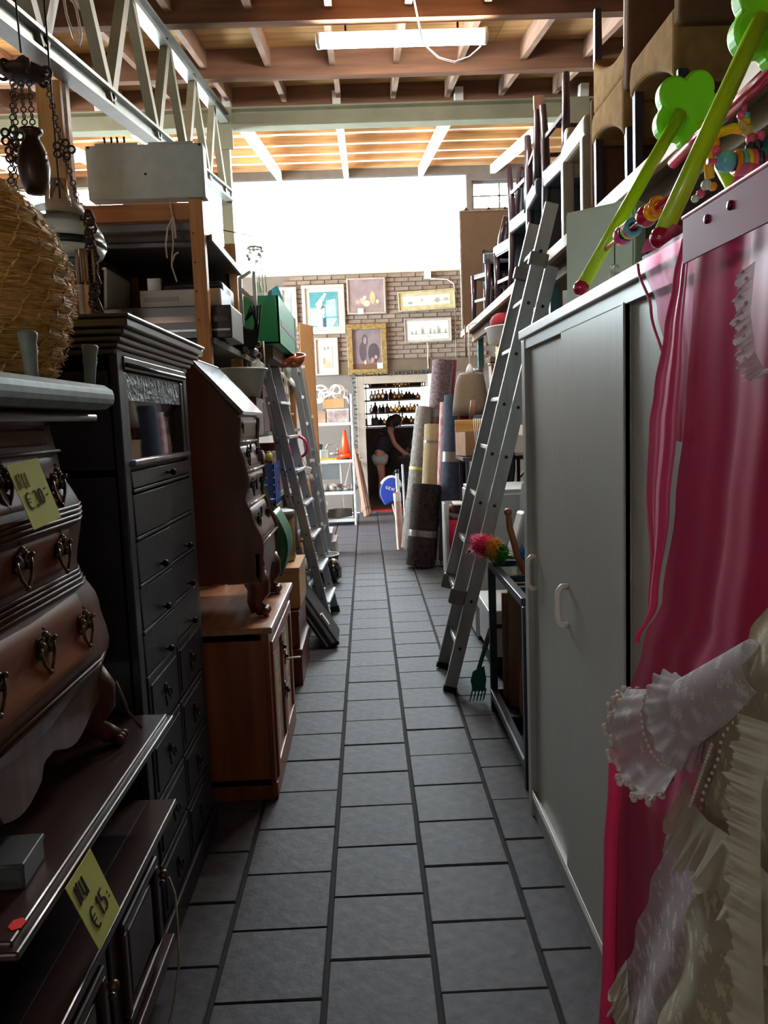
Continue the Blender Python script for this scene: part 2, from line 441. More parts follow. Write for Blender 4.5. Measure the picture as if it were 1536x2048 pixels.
# ---- windows
M_frame = mat('white_window_frame', (225, 228, 228), rough=.5, var=.05)
M_pane = glass('window_glass')
def window(name, x0, x1, z0, z1, y, nx, nz, fw=.05, bars=.025):
    q = MB()
    for a in ((x0, x1, z0, z0 + fw), (x0, x1, z1 - fw, z1), (x0, x0 + fw, z0 + fw, z1 - fw), (x1 - fw, x1, z0 + fw, z1 - fw)): q.box(a[0], a[1], y + .08, y + .15, a[2], a[3])
    w = struct(q.build(name, M_frame)); w['_o'] = (0, 0, 0)
    for i in range(1, nx):
        x = x0 + (x1 - x0) * i / nx; MB().box(x - bars / 2, x + bars / 2, y + .085, y + .145, z0 + fw, z1 - fw).build('mullion', M_frame, w)
    for i in range(1, nz):
        zz = z0 + (z1 - z0) * i / nz; MB().box(x0 + fw, x1 - fw, y + .085, y + .145, zz - bars / 2, zz + bars / 2).build('transom', M_frame, w)
    for i in range(nx):
        a = x0 + (x1 - x0) * i / nx; b = x0 + (x1 - x0) * (i + 1) / nx
        MB().box(a + .012, b - .012, y + .11, y + .116, z0 + .02, z1 - .02).build('pane', M_pane, w)
    return w
window('window_1', WX0, WX1, WZ0, WZ1, YF, 4, 1)
M_frame2 = mat('grey_steel_window_bar', (120, 118, 116), rough=.5)
MATS['white_window_frame'], _sv = M_frame2, M_frame
M_frame = M_frame2
window('window_2', 1.84, 2.75, 4.8, 5.25, YF, 2, 2, fw=.04)
M_frame = _sv
# unseen glazed doors added in the left wall; rugs are lit from there
q = MB()
for a in ((8.3, 12.9, .08, .14), (8.3, 12.9, 3.64, 3.7), (8.3, 8.36, .14, 3.64), (12.84, 12.9, .14, 3.64), (10.57, 10.63, .14, 3.64)): q.box(XL - .15, XL - .08, *a)
w4 = struct(q.build('window_4', M_frame))
for a in ((8.35, 10.58), (10.62, 12.85)): MB().box(XL - .118, XL - .112, a[0], a[1], .13, 3.65).build('pane', M_pane, w4)
# ---- door frame
q = MB()
q.box(DX0 - .13, DX0, YF - .05, YF + .24, 0, 2.23); q.box(DX1, DX1 + .13, YF - .05, YF + .24, 0, 2.23); q.box(DX0, DX1, YF - .05, YF + .24, DZ, 2.23)
struct(q.build('trim_1', mat('cream_door_frame', (146, 132, 122), rough=.6, var=.06), bevel=.006))
struct(MB().box(DX0, DX1, YF - .02, YF + .22, -.01, .02).build('trim_2', mat('red_door_threshold', (150, 22, 26), rough=.5)))

# ---- room beyond the door
M_room = mat('beige_back_room', (176, 160, 146), rough=.9)
struct(MB().box(-1.6, 3.0, YF + .22, 17.9, -.1, -.004).build('floor_back_room', mat('brown_back_room_floor', (96, 80, 70), rough=.6)))
struct(MB().box(-1.6, 3.0, YF + .22, 17.9, 2.6, 2.7).build('ceiling_back_room', M_room))
struct(MB().box(-1.7, -1.6, YF + .22, 17.9, 0, 2.7).build('wall_back_room_left', M_room))
struct(MB().box(3.0, 3.1, YF + .22, 17.9, 0, 2.7).build('wall_back_room_right', M_room))
q = MB()
for a in ((-1.6, -1.3, 0, 2.6), (2.8, 3.0, 0, 2.6), (-1.3, 2.8, 0, 1.32), (-1.3, 2.8, 2.45, 2.6)): q.box(a[0], a[1], 17.5, 17.65, a[2], a[3])
struct(q.build('wall_back_room_end', M_room))
M_pane = glass('dimmed_back_glass', (120, 120, 118), rough=.3)  # grey tint added to dim the daylight through the back window
window('window_3', -1.3, 2.8, 1.32, 2.45, 17.5, 4, 1)
# ================================================================== LEFT: BUFFET, BOMBE CHEST, DARK CABINET
M_dkred = wood('dark_red_polished_wood', (66, 32, 27), (38, 17, 15), 'Y', rough=.34, coat=.25, scale=5)
M_dkredZ = wood('dark_red_wood_upright', (46, 21, 18), (28, 12, 11), 'Z', rough=.4, coat=.15)
M_chest = wood('brown_chest_wood', (136, 78, 38), (88, 46, 22), 'Y', rough=.55, coat=.0, scale=4, spec=.18)
M_chestd = wood('brown_chest_frame', (96, 54, 32), (62, 33, 20), 'Z', rough=.48, coat=.0, spec=.25)
M_brass = mat('aged_brass', (112, 92, 72), rough=.36, metal=.8, var=.5, scale=60)
M_iron = mat('dark_iron', (46, 42, 42), rough=.4, metal=.7, var=.3, scale=30)
M_card = mat('yellow_price_card', (216, 222, 122), rough=.8, var=.04)
M_ink = mat('black_marker_ink', (30, 30, 30), rough=.7)
M_inkf = mat('faded_marker_ink', (128, 134, 78), rough=.8)
def strokes(lines, o, ex, ey, w, m, parent, name='handwriting', nrm=None):
    """hand-drawn letters: polylines in card coordinates swept as flat ribbons"""
    o = Vector(o); ex = Vector(ex); ey = Vector(ey); nz = ex.cross(ey).normalized() if nrm is None else Vector(nrm)
    q = MB()
    for ln in lines:
        for a, b in zip(ln[:-1], ln[1:]):
            A = o + ex * a[0] + ey * a[1]; B = o + ex * b[0] + ey * b[1]
            q.bar(A, B, w, .0012, up=nz)
    return q.build(name, m, parent)
def arc(cx, cy, rx, ry, a0, a1, n=9): return [(cx + rx * cos(radians(a0 + (a1 - a0) * i / n)), cy + ry * sin(radians(a0 + (a1 - a0) * i / n))) for i in range(n + 1)]
NU = [[(.0, 0), (.03, .30), (.10, .02), (.14, .32)], [(.24, .30), (.22, .08), (.30, 0), (.36, .10), (.37, .30), (.38, 0)]]
EURO = [arc(.16, .2, .14, .2, 60, 300), [(0, .25), (.2, .25)], [(0, .17), (.18, .17)]]
D3 = [arc(.08, .29, .09, .09, 140, -80) + arc(.08, .1, .11, .11, 80, -140)]
D0 = [arc(.1, .2, .09, .19, 0, 360, 14)]
D1 = [[(0, .3), (.06, .4), (.06, 0)]]
D5 = [[(.2, .4), (.04, .4), (.02, .22)] + arc(.08, .12, .11, .12, 110, -130)]
DASH = [[(0, .1), (.08, .12)], [(.0, .22), (.05, .23)]]
def sh(ls, dx, dy, s=1.): return [[(dx + x * s, dy + y * s) for x, y in l] for l in ls]

# ---- low buffet with overhanging top
t = thing('buffet', 'low dark red wooden buffet with overhanging polished top in the bottom left corner', 'sideboard', (-.85, 1.6, 0))
TOPZ = .752
MB().box(-1.2, -.56, 1.125, 2.065, TOPZ - .028, TOPZ).box(-1.19, -.545, 1.11, 2.075, TOPZ - .022, TOPZ - .008).build('top', M_dkred, t, bevel=.004)
MB().box(-1.17, -.62, 1.16, 2.04, .1, .525).box(-1.17, -.86, 1.16, 2.04, .525, TOPZ - .028).box(-1.17, -.64, 1.16, 1.19, .525, TOPZ - .028).build('carcass', M_dkredZ, t)
MB().box(-1.17, -.615, 1.155, 2.04, .0, .1).build('plinth', M_dkredZ, t, bevel=.004)
q = MB()
for z, x, hh in ((.515, -.545, .018), (.492, -.555, .016), (.470, -.57, .022), (.12, -.575, .04)): q.box(-.63, x, 1.15, 2.045, z - hh / 2, z + hh / 2)
q.build('moulding', M_dkred, t, bevel=.004)
for y0, y1 in ((1.18, 1.58), (1.60, 1.99)):
    d = MB().box(-.632, -.592, y0, y1, .15, .455).build('door', M_dkredZ, t, bevel=.004)
    q = MB()
    for a in ((y0 + .05, y1 - .05, .40, .425), (y0 + .05, y1 - .05, .175, .2), (y0 + .05, y0 + .075, .2, .4), (y1 - .075, y1 - .05, .2, .4)): q.box(-.595, -.575, *a)
    q.build('panel_moulding', M_dkred, d, bevel=.006)
    MB().box(-.595, -.582, y0 + .1, y1 - .1, .22, .38).build('raised_panel', M_dkred, d, bevel=.006)
    k = MB().ball((-.57, y1 - .03, .36), .012).tube([(-.592, y1 - .03, .36), (-.57, y1 - .03, .36)], .006)
    k.ball((-.575, y1 - .03, .335), .009); k.build('knob', M_brass, d)
MB().tube([(-.56, 1.97, .345), (-.545, 1.965, .30), (-.535, 1.93, .23), (-.53, 1.90, .15), (-.54, 1.86, .07), (-.55, 1.84, .03)], .0028).build('tied_string', mat('cream_string', (206, 196, 176), rough=.9), t)
q = MB().box(-.80, -.655, 1.215, 1.235, TOPZ, TOPZ + .004)
# small dark box lying on the buffet
t = thing('small_box', 'small dark grey box lying on the buffet top at the left edge', 'box', (-.70, 1.3, TOPZ))
MB().obox((-.70, 1.305, TOPZ + .021), (.2, .10, .04), (0, 0, .06)).build('body', mat('dark_slate_card', (48, 52, 54), rough=.5), t, bevel=.004)
MB().obox((-.70, 1.305, TOPZ + .042), (.204, .104, .010), (0, 0, .06)).build('lid', mat('dark_slate_lid', (58, 62, 64), rough=.45), t, bevel=.003)
t = tag(MB().prism([(-.570 + .013 * cos(i * pi / 3 + .4), 1.168 + .016 * sin(i * pi / 3 + .4)) for i in range(6)], 'Z', TOPZ + .0005, TOPZ + .0016).build('price_sticker', mat('red_sticker', (255, 40, 40), rough=.6, var=.02)),
        'tiny bright red sticker on the buffet top near its front corner', 'sticker')
t.location = (0, 0, 0)
t = thing('price_card', 'yellow card reading NU 15 euro hanging over the buffet edge', 'price card', (-.54, 1.5, .62))
A = Vector((-.5415, 1.284, .738)); ex = Vector((0, .124, .002)); ey = Vector((.006, .112, -.192))
q = MB(); q.add([A, A + ex, A + ex + ey, A + ey, A + Vector((.0015, 0, 0)), A + ex + Vector((.0015, 0, 0)), A + ex + ey + Vector((.0015, 0, 0)), A + ey + Vector((.0015, 0, 0))],
      [(0, 1, 2, 3), (4, 7, 6, 5), (0, 4, 5, 1), (1, 5, 6, 2), (2, 6, 7, 3), (3, 7, 4, 0)])
q.build('card', M_card, t)
o_ = A + ey + Vector((.0022, 0, 0)); e1 = ex; e2 = -ey
strokes(sh(NU, .14, .66, .8), o_, e1, e2, .0042, M_ink, t)
strokes(sh(EURO, .18, .2, .75) + sh(D1, .5, .24, .7) + sh(D5, .62, .24, .7) + sh(DASH, .85, .25, .6), o_, e1, e2, .004, M_ink, t)

# ---- bombe chest of drawers standing on the buffet
t = thing('bombe_chest', 'brown bombe chest of drawers with brass drop handles standing on the buffet', 'chest of drawers', (-.85, 1.5, TOPZ))
def lerp_tab(tab, z):
    if z <= tab[0][0]: return tab[0][1]
    for (a, va), (b, vb) in zip(tab[:-1], tab[1:]):
        if z <= b:
            k = (z - a) / (b - a); k = k * k * (3 - 2 * k); return va + (vb - va) * k
    return tab[-1][1]
CX = [(.86, -.668), (.93, -.655), (1.01, -.636), (1.10, -.650), (1.20, -.676), (1.33, -.664), (1.43, -.692), (1.53, -.705)]
CY = [(.86, 1.895), (.93, 1.915), (1.01, 1.945), (1.10, 1.935), (1.21, 1.885), (1.33, 1.905), (1.44, 1.87), (1.53, 1.865)]
def chest_sec(z, g=0.):
    x, y = lerp_tab(CX, z) + g, lerp_tab(CY, z) + g
    c = .05
    return [(-1.14, y), (x - c - .02, y), (x - c * .6, y - .006), (x - c * .25, y - c * .55), (x, y - c - .01), (x + .006, 1.5), (x, .98)]
zs = [.86 + (1.525 - .86) * i / 30 for i in range(31)]
q = MB(); vs = []; n = 7
for z in zs: vs += [(x, y, z) for x, y in chest_sec(z)]
q.add(vs, [(j * n + i, j * n + i + 1, (j + 1) * n + i + 1, (j + 1) * n + i) for j in range(30) for i in range(n - 1)], True)
q.box(-1.14, -.76, .98, 1.84, .87, 1.52)
q.build('body', M_chestd, t)
for z0, z1 in ((1.478, 1.518), (1.352, 1.462), (1.205, 1.305), (1.0, 1.158)):
    d = MB(); N_ = 10
    def fn(u, v, z0=z0, z1=z1):
        z = z0 + (z1 - z0) * v; e = min(u, 1 - u, v, 1 - v)
        return (lerp_tab(CX, z) + (.008 if 0 < u < 1 and 0 < v < 1 else -.004), 1.0 + (1.795 - 1.0) * u, z)
    d.grid(fn, 12, N_); dr = d.build('drawer', M_chest, t)
def ridge(z, dx=.01, r=.0045):
    return [(lerp_tab(CX, z) + dx, 1.0, z), (lerp_tab(CX, z) + dx, 1.80, z), (lerp_tab(CX, z) - .012, lerp_tab(CY, z) - .03, z)]
for k, zz in enumerate((1.343, 1.333, 1.322, 1.311, 1.196, 1.186, 1.176, 1.165, .985, .972, 1.466)):
    MB().tube(ridge(zz), .0042, 6).build('bead_moulding', M_chestd, t)
def ornate():
    q = MB()
    for s_ in (-1, 1):
        q.torus((.006, s_ * .02, .012), .009, .0035, (1, 0, 0), 10, 6)
        q.torus((.006, s_ * .028, -.004), .006, .003, (1, 0, 0), 10, 6)
        q.tube([(.006, s_ * .006, .022), (.008, s_ * .014, .026), (.006, s_ * .022, .02)], .003, 6)
        q.ball((.012, s_ * .03, .016), .006, 8)
        q.tube([(.008, s_ * .032, .014), (.010, s_ * .030, -.008), (.011, s_ * .021, -.026), (.012, s_ * .010, -.036), (.012, s_ * .003, -.044)], .0034, 6)
    q.ball((.006, 0, .03), .007, 8).ball((.004, 0, .042), .004, 6).ball((.012, 0, -.045), .0055, 8)
    q.lathe([(0, 0), (.011, .002), (.009, .006), (0, .008)], 10, (0, 0, .004), (1, 0, 0))
    q.box(0, .003, -.026, .026, -.012, .026)
    return q
H0 = ornate().build('handle', M_brass, t, raw=True)
for i, (y, z) in enumerate(((1.49, 1.415), (1.735, 1.395), (1.50, 1.26), (1.70, 1.255), (1.52, 1.09), (1.735, 1.08), (1.30, 1.085), (1.28, 1.26), (1.26, 1.42))):
    o = H0 if i == 0 else part_copy(H0, (0, 0, 0)); o.location = Vector((lerp_tab(CX, z) + .008, y, z)) - Vector(t['_o'])
# moulded top board
q = MB(); prof = [(-1.16, 1.522), (-.655, 1.522), (-.640, 1.53), (-.636, 1.538), (-.640, 1.546), (-.66, 1.552), (-1.16, 1.552)]
q.prism(prof, 'Y', .93, 1.93); q.build('top_board', wood('polished_top_edge', (92, 58, 44), (60, 34, 26), 'Y', rough=.18, coat=.6), t, bevel=.006)
# scalloped apron
pts = [(1.0 + .8 * i / 48, .875 - .035 * abs(sin(i / 48 * pi * 3)) ** 1.5 - .02 * (1 if 18 < i < 30 else 0)) for i in range(49)]
poly = [(y, z) for y, z in pts] + [(1.87, .89), (1.87, .955), (1.0, .955)]
MB().prism(poly, 'X', -.675, -.650).build('apron', M_chestd, t, bevel=.003)
for (x, y, sx) in ((-.665, 1.87, 1), (-.665, 1.05, 1), (-1.1, 1.87, -1)):
    q = MB().tube([(x - .02, y - .02, .93), (x - .0, y - .005, .89), (x + .005, y, .85), (x - .012, y - .012, .81), (x + .012 * sx, y + .004, .778), (x + .035 * sx, y + .014, .768)], [.045, .042, .03, .022, .024, .016], 10)
    for a in (-.018, 0, .018): q.ball((x + .04 * sx, y + .012 + a, .765), .013, 8)
    q.build('claw_foot', M_chestd, t)
MB().tube([(-.632, 1.893, .90), (-.618, 1.903, .85), (-.612, 1.905, .82), (-.600, 1.91, .80), (-.585, 1.915, .773)], .004, 6).build('foot_scroll', M_brass, t)
t = thing('price_card', 'yellow card reading NU 30 euro on the bombe chest top drawer', 'price card', (-.63, 1.5, 1.37))
A = Vector((-.636, 1.418, 1.452)); ex = Vector((.002, .13, .008)); ey = Vector((.006, .078, -.125))
q = MB(); dx = Vector((.0015, 0, 0))
q.add([A, A + ex, A + ex + ey, A + ey, A + dx, A + ex + dx, A + ex + ey + dx, A + ey + dx], [(0, 1, 2, 3), (4, 7, 6, 5), (0, 4, 5, 1), (1, 5, 6, 2), (2, 6, 7, 3), (3, 7, 4, 0)])
q.build('card', M_card, t)
o_ = A + ey + Vector((.0024, 0, 0))
strokes(sh(NU, .12, .66, .75), o_, ex, -ey * .95, .003, M_inkf, t)
strokes(sh(EURO, .14, .3, .62) + sh(D3, .42, .32, .6) + sh(D0, .58, .32, .6) + sh(DASH, .8, .33, .9), o_, ex, -ey, .0028, M_ink, t)

# ---- upturned footstool on the chest
M_greyp = mat('worn_grey_blue_paint', (150, 164, 162), rough=.55, var=.28, scale=14, rgb2=(112, 126, 124), bump=.2)
t = thing('footstool', 'grey painted wooden footstool lying upside down on the bombe chest', 'footstool', (-.76, 1.6, 1.553))
q = MB(); z0, z1 = 1.556, 1.612
prof = [(-.93, z0 + .012), (-.915, z0), (-.61, z0), (-.592, z0 + .012), (-.586, z0 + .028), (-.592, z1 - .012), (-.61, z1), (-.915, z1), (-.93, z1 - .012)]
q.prism(prof, 'Y', 1.10, 1.925); q.build('seat_board', M_greyp, t, bevel=.016, seg=3)
LP = [(.0125, 0), (.0125, .02), (.014, .045), (.0165, .055), (.0145, .058), (.0165, .062), (.0145, .066), (.0155, .072), (.018, .082), (.0185, .088), (.015, .092)]
lg = MB().lathe(LP, 14).build('leg', M_greyp, t, raw=True)
for i, (x, y) in enumerate(((-.625, 1.855), (-.64, 1.575), (-.88, 1.855), (-.88, 1.3), (-.64, 1.2))):
    o = lg if i == 0 else part_copy(lg, (0, 0, 0)); o.location = Vector((x, y, z1 - .002)) - Vector(t['_o']); o.rotation_euler = (0, .08 if i == 0 else -.02, 0)

# ---- straw bee skep
M_straw = mat('golden_straw', (236, 190, 104), rough=.7, rgb2=(166, 118, 50), scale=22, stretch=(1, 1, 7), bump=.8, detail=7)
M_bind = mat('straw_binding', (240, 204, 128), rough=.7, rgb2=(190, 146, 76), scale=50)
cx_, cy_, zb = -.845, 1.71, 1.613
t = thing('bee_skep', 'golden coiled straw bee skep standing on the upturned grey footstool', 'beehive', (cx_, cy_, zb))
prof = []; NC = 13; H_ = .46
def skr(v): return (.175 + .055 * sin(min(1, v / .42) * pi / 2)) if v < .42 else .23 * max(0, 1 - ((v - .42) / .60) ** 2.1) ** .75
for c in range(NC):
    for k in range(8):
        v = (c + k / 8) / NC; prof.append((max(.004, skr(v) + .011 * sin(k / 8 * pi) - .004), zb + v * H_))
prof.append((.0, zb + H_ + .004))
q = MB(); n = 64; vs = []
for r_, z_ in prof:
    for k in range(n):
        a = 2 * pi * k / n; rr = r_ + .0022 * sin(k * 7.3 + z_ * 300) if r_ > .02 else r_
        vs.append((cx_ + rr * cos(a), cy_ + rr * sin(a), z_))
q.add(vs, [(i * n + k, i * n + (k + 1) % n, (i + 1) * n + (k + 1) % n, (i + 1) * n + k) for i in range(len(prof) - 1) for k in range(n)], True)
q.build('coils', M_straw, t)
q = MB(); rr_ = R(5)
for c in range(NC - 1):
    for k in range(26):
        v0, v1 = (c + .02) / NC, (c + .98) / NC; a = 2 * pi * (k + .37 * c + rr_.uniform(-.2, .2)) / 26
        if cos(a) < -.3: continue
        r0 = skr(v0) + .0; r1 = skr((v0 + v1) / 2) + .0085; r2 = skr(v1) + .0; da = .05
        q.tube([(cx_ + r0 * cos(a), cy_ + r0 * sin(a), zb + v0 * H_), (cx_ + r1 * cos(a + da), cy_ + r1 * sin(a + da), zb + (v0 + v1) / 2 * H_), (cx_ + r2 * cos(a + 2 * da), cy_ + r2 * sin(a + 2 * da), zb + v1 * H_)], .0026, 4)
tag(q.build('binding_strands', M_bind, t), kind='stuff')
q = MB()
for k in range(900):
    v = rr_.uniform(.02, .85); a = rr_.uniform(-1.9, 1.6); r0 = skr(v) + .009; L_ = rr_.uniform(.02, .05); tl = rr_.uniform(-.15, .15); out = rr_.uniform(.002, .009)
    p = [(cx_ + (r0 + out * s_) * cos(a + s_ * L_ / r0), cy_ + (r0 + out * s_) * sin(a + s_ * L_ / r0), zb + v * H_ + tl * L_ * s_) for s_ in (0, .5, 1)]
    q.tube(p, .0011, 3, cap=False)
tag(q.build('loose_straw', M_bind, t), kind='stuff')

# ---- tall dark cabinet
M_blk = wood('near_black_oak', (44, 41, 47), (29, 26, 31), 'Z', rough=.42, coat=.08, scale=4, spec=.35)
M_blkY = wood('near_black_oak_rail', (56, 53, 60), (38, 35, 40), 'Y', rough=.3, coat=.2, scale=4, spec=.5)
t = thing('display_cabinet', 'tall near-black wooden cabinet with glazed door and many drawers beside the bombe chest', 'cabinet', (-.9, 2.49, 0))
Y0c, Y1c, XF = 2.095, 2.885, -.632
q = MB().box(-1.16, XF - .02, Y0c, Y0c + .03, 0, 1.72).box(-1.16, XF - .02, Y1c - .03, Y1c, 0, 1.72).box(-1.16, -1.14, Y0c, Y1c, 0, 1.72)
q.box(-1.16, XF - .02, Y0c, Y1c, 1.66, 1.72).box(-1.16, XF - .02, Y0c, Y1c, .03, .09).box(-1.16, XF - .02, Y0c, Y1c, 1.385, 1.405); q.build('carcass', M_blk, t)
q = MB().box(XF - .03, XF, Y0c, Y0c + .05, .0, 1.72).box(XF - .03, XF, Y1c - .05, Y1c, 0, 1.72); q.build('stile', M_blk, t, bevel=.004)
for k, (z0, z1, ov) in enumerate(((1.700, 1.716, .010), (1.716, 1.730, .022), (1.730, 1.746, .032), (1.746, 1.762, .048), (1.762, 1.785, .062), (1.785, 1.795, .068))):
    MB().box(-1.18, XF + ov - .012, Y0c - ov, Y1c + ov + .02, z0, z1).build('cornice_step', M_blkY, t, bevel=.004)
MB().box(XF - .02, XF + .004, Y0c + .05, Y1c - .05, 1.665, 1.70).build('frieze_rail', M_blkY, t, bevel=.003)
MB().tube([(XF + .006, Y0c + .06, 1.678), (XF + .006, Y1c - .05, 1.678)], .006, 8).build('bead', M_blkY, t)
# glazed door
d = MB()
for a in ((Y0c + .05, Y0c + .085, 1.40, 1.66), (Y1c - .09, Y1c - .05, 1.40, 1.66), (Y0c + .085, Y1c - .09, 1.40, 1.42)): d.box(XF - .022, XF - .002, *a)
gd = d.build('glazed_door', M_blk, t, bevel=.004)
MB().box(XF - .020, XF - .005, Y0c + .085, Y1c - .09, 1.585, 1.66).build('carved_panel', mat('carved_black_oak', (66, 63, 70), rough=.45, var=.5, scale=40, bump=1.), gd)
MB().box(XF - .012, XF - .008, Y0c + .085, Y1c - .09, 1.42, 1.585).build('pane', glass('cabinet_glass', (200, 210, 212)), gd)
MB().box(XF - .01, XF + .014, Y0c + .06, Y1c - .06, 1.408, 1.424).build('sill_bead', mat('pale_shiny_bead', (120, 118, 124), rough=.2, metal=.3), gd, bevel=.004)  # bead paler and shinier than the oak around it
q = MB().box(-1.14, XF - .03, Y0c + .03, Y1c - .03, 1.49, 1.50); q.build('inner_shelf', M_blk, t)
# drawer rows below
def knob_(p, z, y, x):
    return MB().tube([(x - .01, y, z), (x + .012, y, z)], .005, 8).ball((x + .018, y, z), .011, 8).build('knob', M_iron, p)
RP = None
def ringpull(p, z, y, x):
    q = MB().lathe([(.018, 0), (.016, .003), (.008, .006), (0, .008)], 10, (x, y, z), (1, 0, 0)); q.torus((x + .012, y, z - .012), .014, .0028, (1, .0, .25), 12, 6)
    q.prism([(y - .012, z - .02), (y, z - .055), (y + .012, z - .02)], 'X', x, x + .003)
    return q.build('ring_pull', M_iron, p)
rows = [(1.345, 1.398, 1, 1), (1.215, 1.335, 2, 0), (1.085, 1.205, 2, 1), (.955, 1.075, 2, 1), (.825, .945, 2, 1)]
for z0, z1, nc, kk in rows:
    w = (Y1c - Y0c - .11) / nc
    for c in range(nc):
        ya = Y0c + .055 + c * w + .004; yb = ya + w - .008
        tilt = .012 if nc == 2 and c == 0 else .004
        dq = MB(); dq.add([(XF - .02, ya, z0 + .004), (XF - .02, yb, z0 + .004), (XF - .02, yb, z1 - .004), (XF - .02, ya, z1 - .004), (XF + .002, ya, z0 + .004), (XF + tilt, yb, z0 + .004), (XF + tilt * .6, yb, z1 - .004), (XF - .002, ya, z1 - .004)],
              [(0, 1, 2, 3), (4, 7, 6, 5), (0, 4, 5, 1), (1, 5, 6, 2), (2, 6, 7, 3), (3, 7, 4, 0)])
        dr = dq.build('drawer', M_blk, t, bevel=.003)
        if kk: knob_(dr, z0 + .025, (ya + yb) / 2 + .03, XF + .004)
    MB().box(XF - .018, XF + .006, Y0c + .05, Y1c - .05, z0 - .008, z0 + .001).build('divider_rail', M_blkY, t, bevel=.002)
for c in range(2):
    ya = Y0c + .055 + c * .34 + .004; yb = ya + .332
    for z0, z1 in ((.64, .815), (.46, .63), (.28, .45), (.10, .27)):
        dr = MB().box(XF - .02, XF + .003, ya, yb, z0, z1).build('drawer', M_blk, t, bevel=.004)
        MB().box(XF, XF + .007, ya + .02, yb - .02, z0 + .02, z1 - .02).build('raised_panel', M_blk, dr, bevel=.006)
        ringpull(dr, (z0 + z1) / 2 + .012, ya + .16, XF + .007)
MB().box(XF - .03, XF + .012, Y0c, Y1c + .01, 0, .085).build('plinth', M_blk, t, bevel=.006)
# books and crumpled foil seen behind the glass
for i, (y, w, h_, cc, lean, lab) in enumerate(((2.26, .07, .135, (62, 78, 86), .05, 'thick blue grey book standing behind the cabinet glass'), (2.36, .035, .12, (150, 60, 56), .16, 'slim reddish book leaning behind the cabinet glass'))):
    t2 = thing('book', lab, 'book', (XF - .09, y, 1.406)); 
    MB().obox((XF - .10, y, 1.408 + h_ / 2), (.11, w, h_), (-lean, 0, 0)).build('cover', mat('book_cloth_%d' % i, cc, rough=.6), t2, bevel=.004)
    MB().obox((XF - .105, y, 1.409 + h_ / 2), (.106, w * .7, h_ + .004), (-lean, 0, 0)).build('pages', mat('book_pages', (196, 190, 176), rough=.9), t2)
M_foil = mat('crumpled_foil', (210, 212, 214), rough=.25, metal=.9, var=.1, scale=30, bump=1.)
t2 = thing('foil_parcel', 'crumpled silver foil parcel behind the cabinet glass', 'parcel', (XF - .12, 2.62, 1.501))
q = MB(); rr = R(8)
q.ball((XF - .12, 2.62, 1.535), .06, 14, (.8, 1, .6)); q.v = [(x + rr.uniform(-.012, .012), y + rr.uniform(-.012, .012), max(1.502, z + rr.uniform(-.012, .012))) for x, y, z in q.v]; q.s = [False] * len(q.s)
q.build('wrap', M_foil, t2)
t2 = thing('carton', 'small brown carton behind the cabinet glass', 'box', (XF - .1, 2.68, 1.406))
MB().box(XF - .16, XF - .05, 2.61, 2.76, 1.406, 1.46).build('body', mat('brown_carton', (150, 118, 84), rough=.85), t2, bevel=.002)
MB().box(XF - .16, XF - .05, 2.675, 2.695, 1.4602, 1.4612).build('tape', mat('pale_tape', (196, 180, 150), rough=.4), t2)

# ================================================================== PINE CABINET AND SLANT-TOP SECRETARY
M_pine = wood('orange_pine', (176, 96, 50), (128, 60, 28), 'Z', rough=.42, coat=.15, scale=3.5)
M_pinet = wood('pine_top', (196, 140, 104), (160, 100, 70), 'Y', rough=.32, coat=.3)
t = thing('pine_cabinet', 'low orange pine cabinet with latticed doors under the slant-top secretary', 'cabinet', (-.7, 3.5, 0))
XFp, YA, YBp = -.418, 3.085, 3.93
q = MB().box(-.97, XFp - .02, YA, YA + .022, .0, .69).box(-.97, XFp - .02, YBp - .022, YBp, 0, .69).box(-.97, -.95, YA, YBp, .03, .69).box(-.97, XFp - .02, YA, YBp, .06, .085).box(-.97, XFp - .03, YA, YBp, .66, .69)
q.build('carcass', M_pine, t)
MB().box(-.98, XFp + .018, YA - .02, YBp + .02, .69, .716).build('top', M_pinet, t, bevel=.005)
MB().box(XFp - .02, XFp + .006, YA, YBp, .0, .07).build('plinth', M_pine, t, bevel=.004)
q = MB().box(XFp - .02, XFp, YA, YA + .045, .07, .69).box(XFp - .02, XFp, YBp - .045, YBp, .07, .69).box(XFp - .02, XFp, YA + .045, YBp - .045, .645, .69); q.build('face_frame', M_pine, t, bevel=.003)
M_lat = mat('pale_wicker_panel', (206, 186, 160), rough=.7, var=.2, scale=40, bump=.5)
for y0, y1, s_ in ((YA + .05, 3.505, 1), (3.51, YBp - .05, -1)):
    d = MB()
    for a in ((y0, y1, .59, .64), (y0, y1, .075, .125), (y0, y0 + .05, .125, .59), (y1 - .05, y1, .125, .59)): d.box(XFp - .012, XFp + .01, *a)
    dd = d.build('door', M_pine, t, bevel=.004)
    for i in range(6):
        for j in range(3):
            ya = y0 + .055 + j * (y1 - y0 - .11) / 3; yb = ya + (y1 - y0 - .11) / 3 - .006; za = .13 + i * .0765
            MB().box(XFp - .008, XFp - .001, ya, yb, za, za + .071).build('panel_tile', M_lat, dd)
    yk = y1 - .025 if s_ > 0 else y0 + .025
    for zz in (.33, .52) if s_ > 0 else (.30, .46):
        MB().ball((XFp + .016, yk, zz), .010, 8).lathe([(.012, 0), (.01, .004), (0, .006)], 8, (XFp + .01, yk, zz), (1, 0, 0)).box(XFp + .01, XFp + .013, yk - .01, yk + .01, zz - .035, zz + .03).build('handle', M_iron, dd)
MB().tube([(XFp + .02, 3.49, .46), (XFp + .05, 3.52, .455), (XFp + .075, 3.56, .445)], .005, 6).build('string_tie', mat('white_string', (220, 216, 208), rough=.9), t)

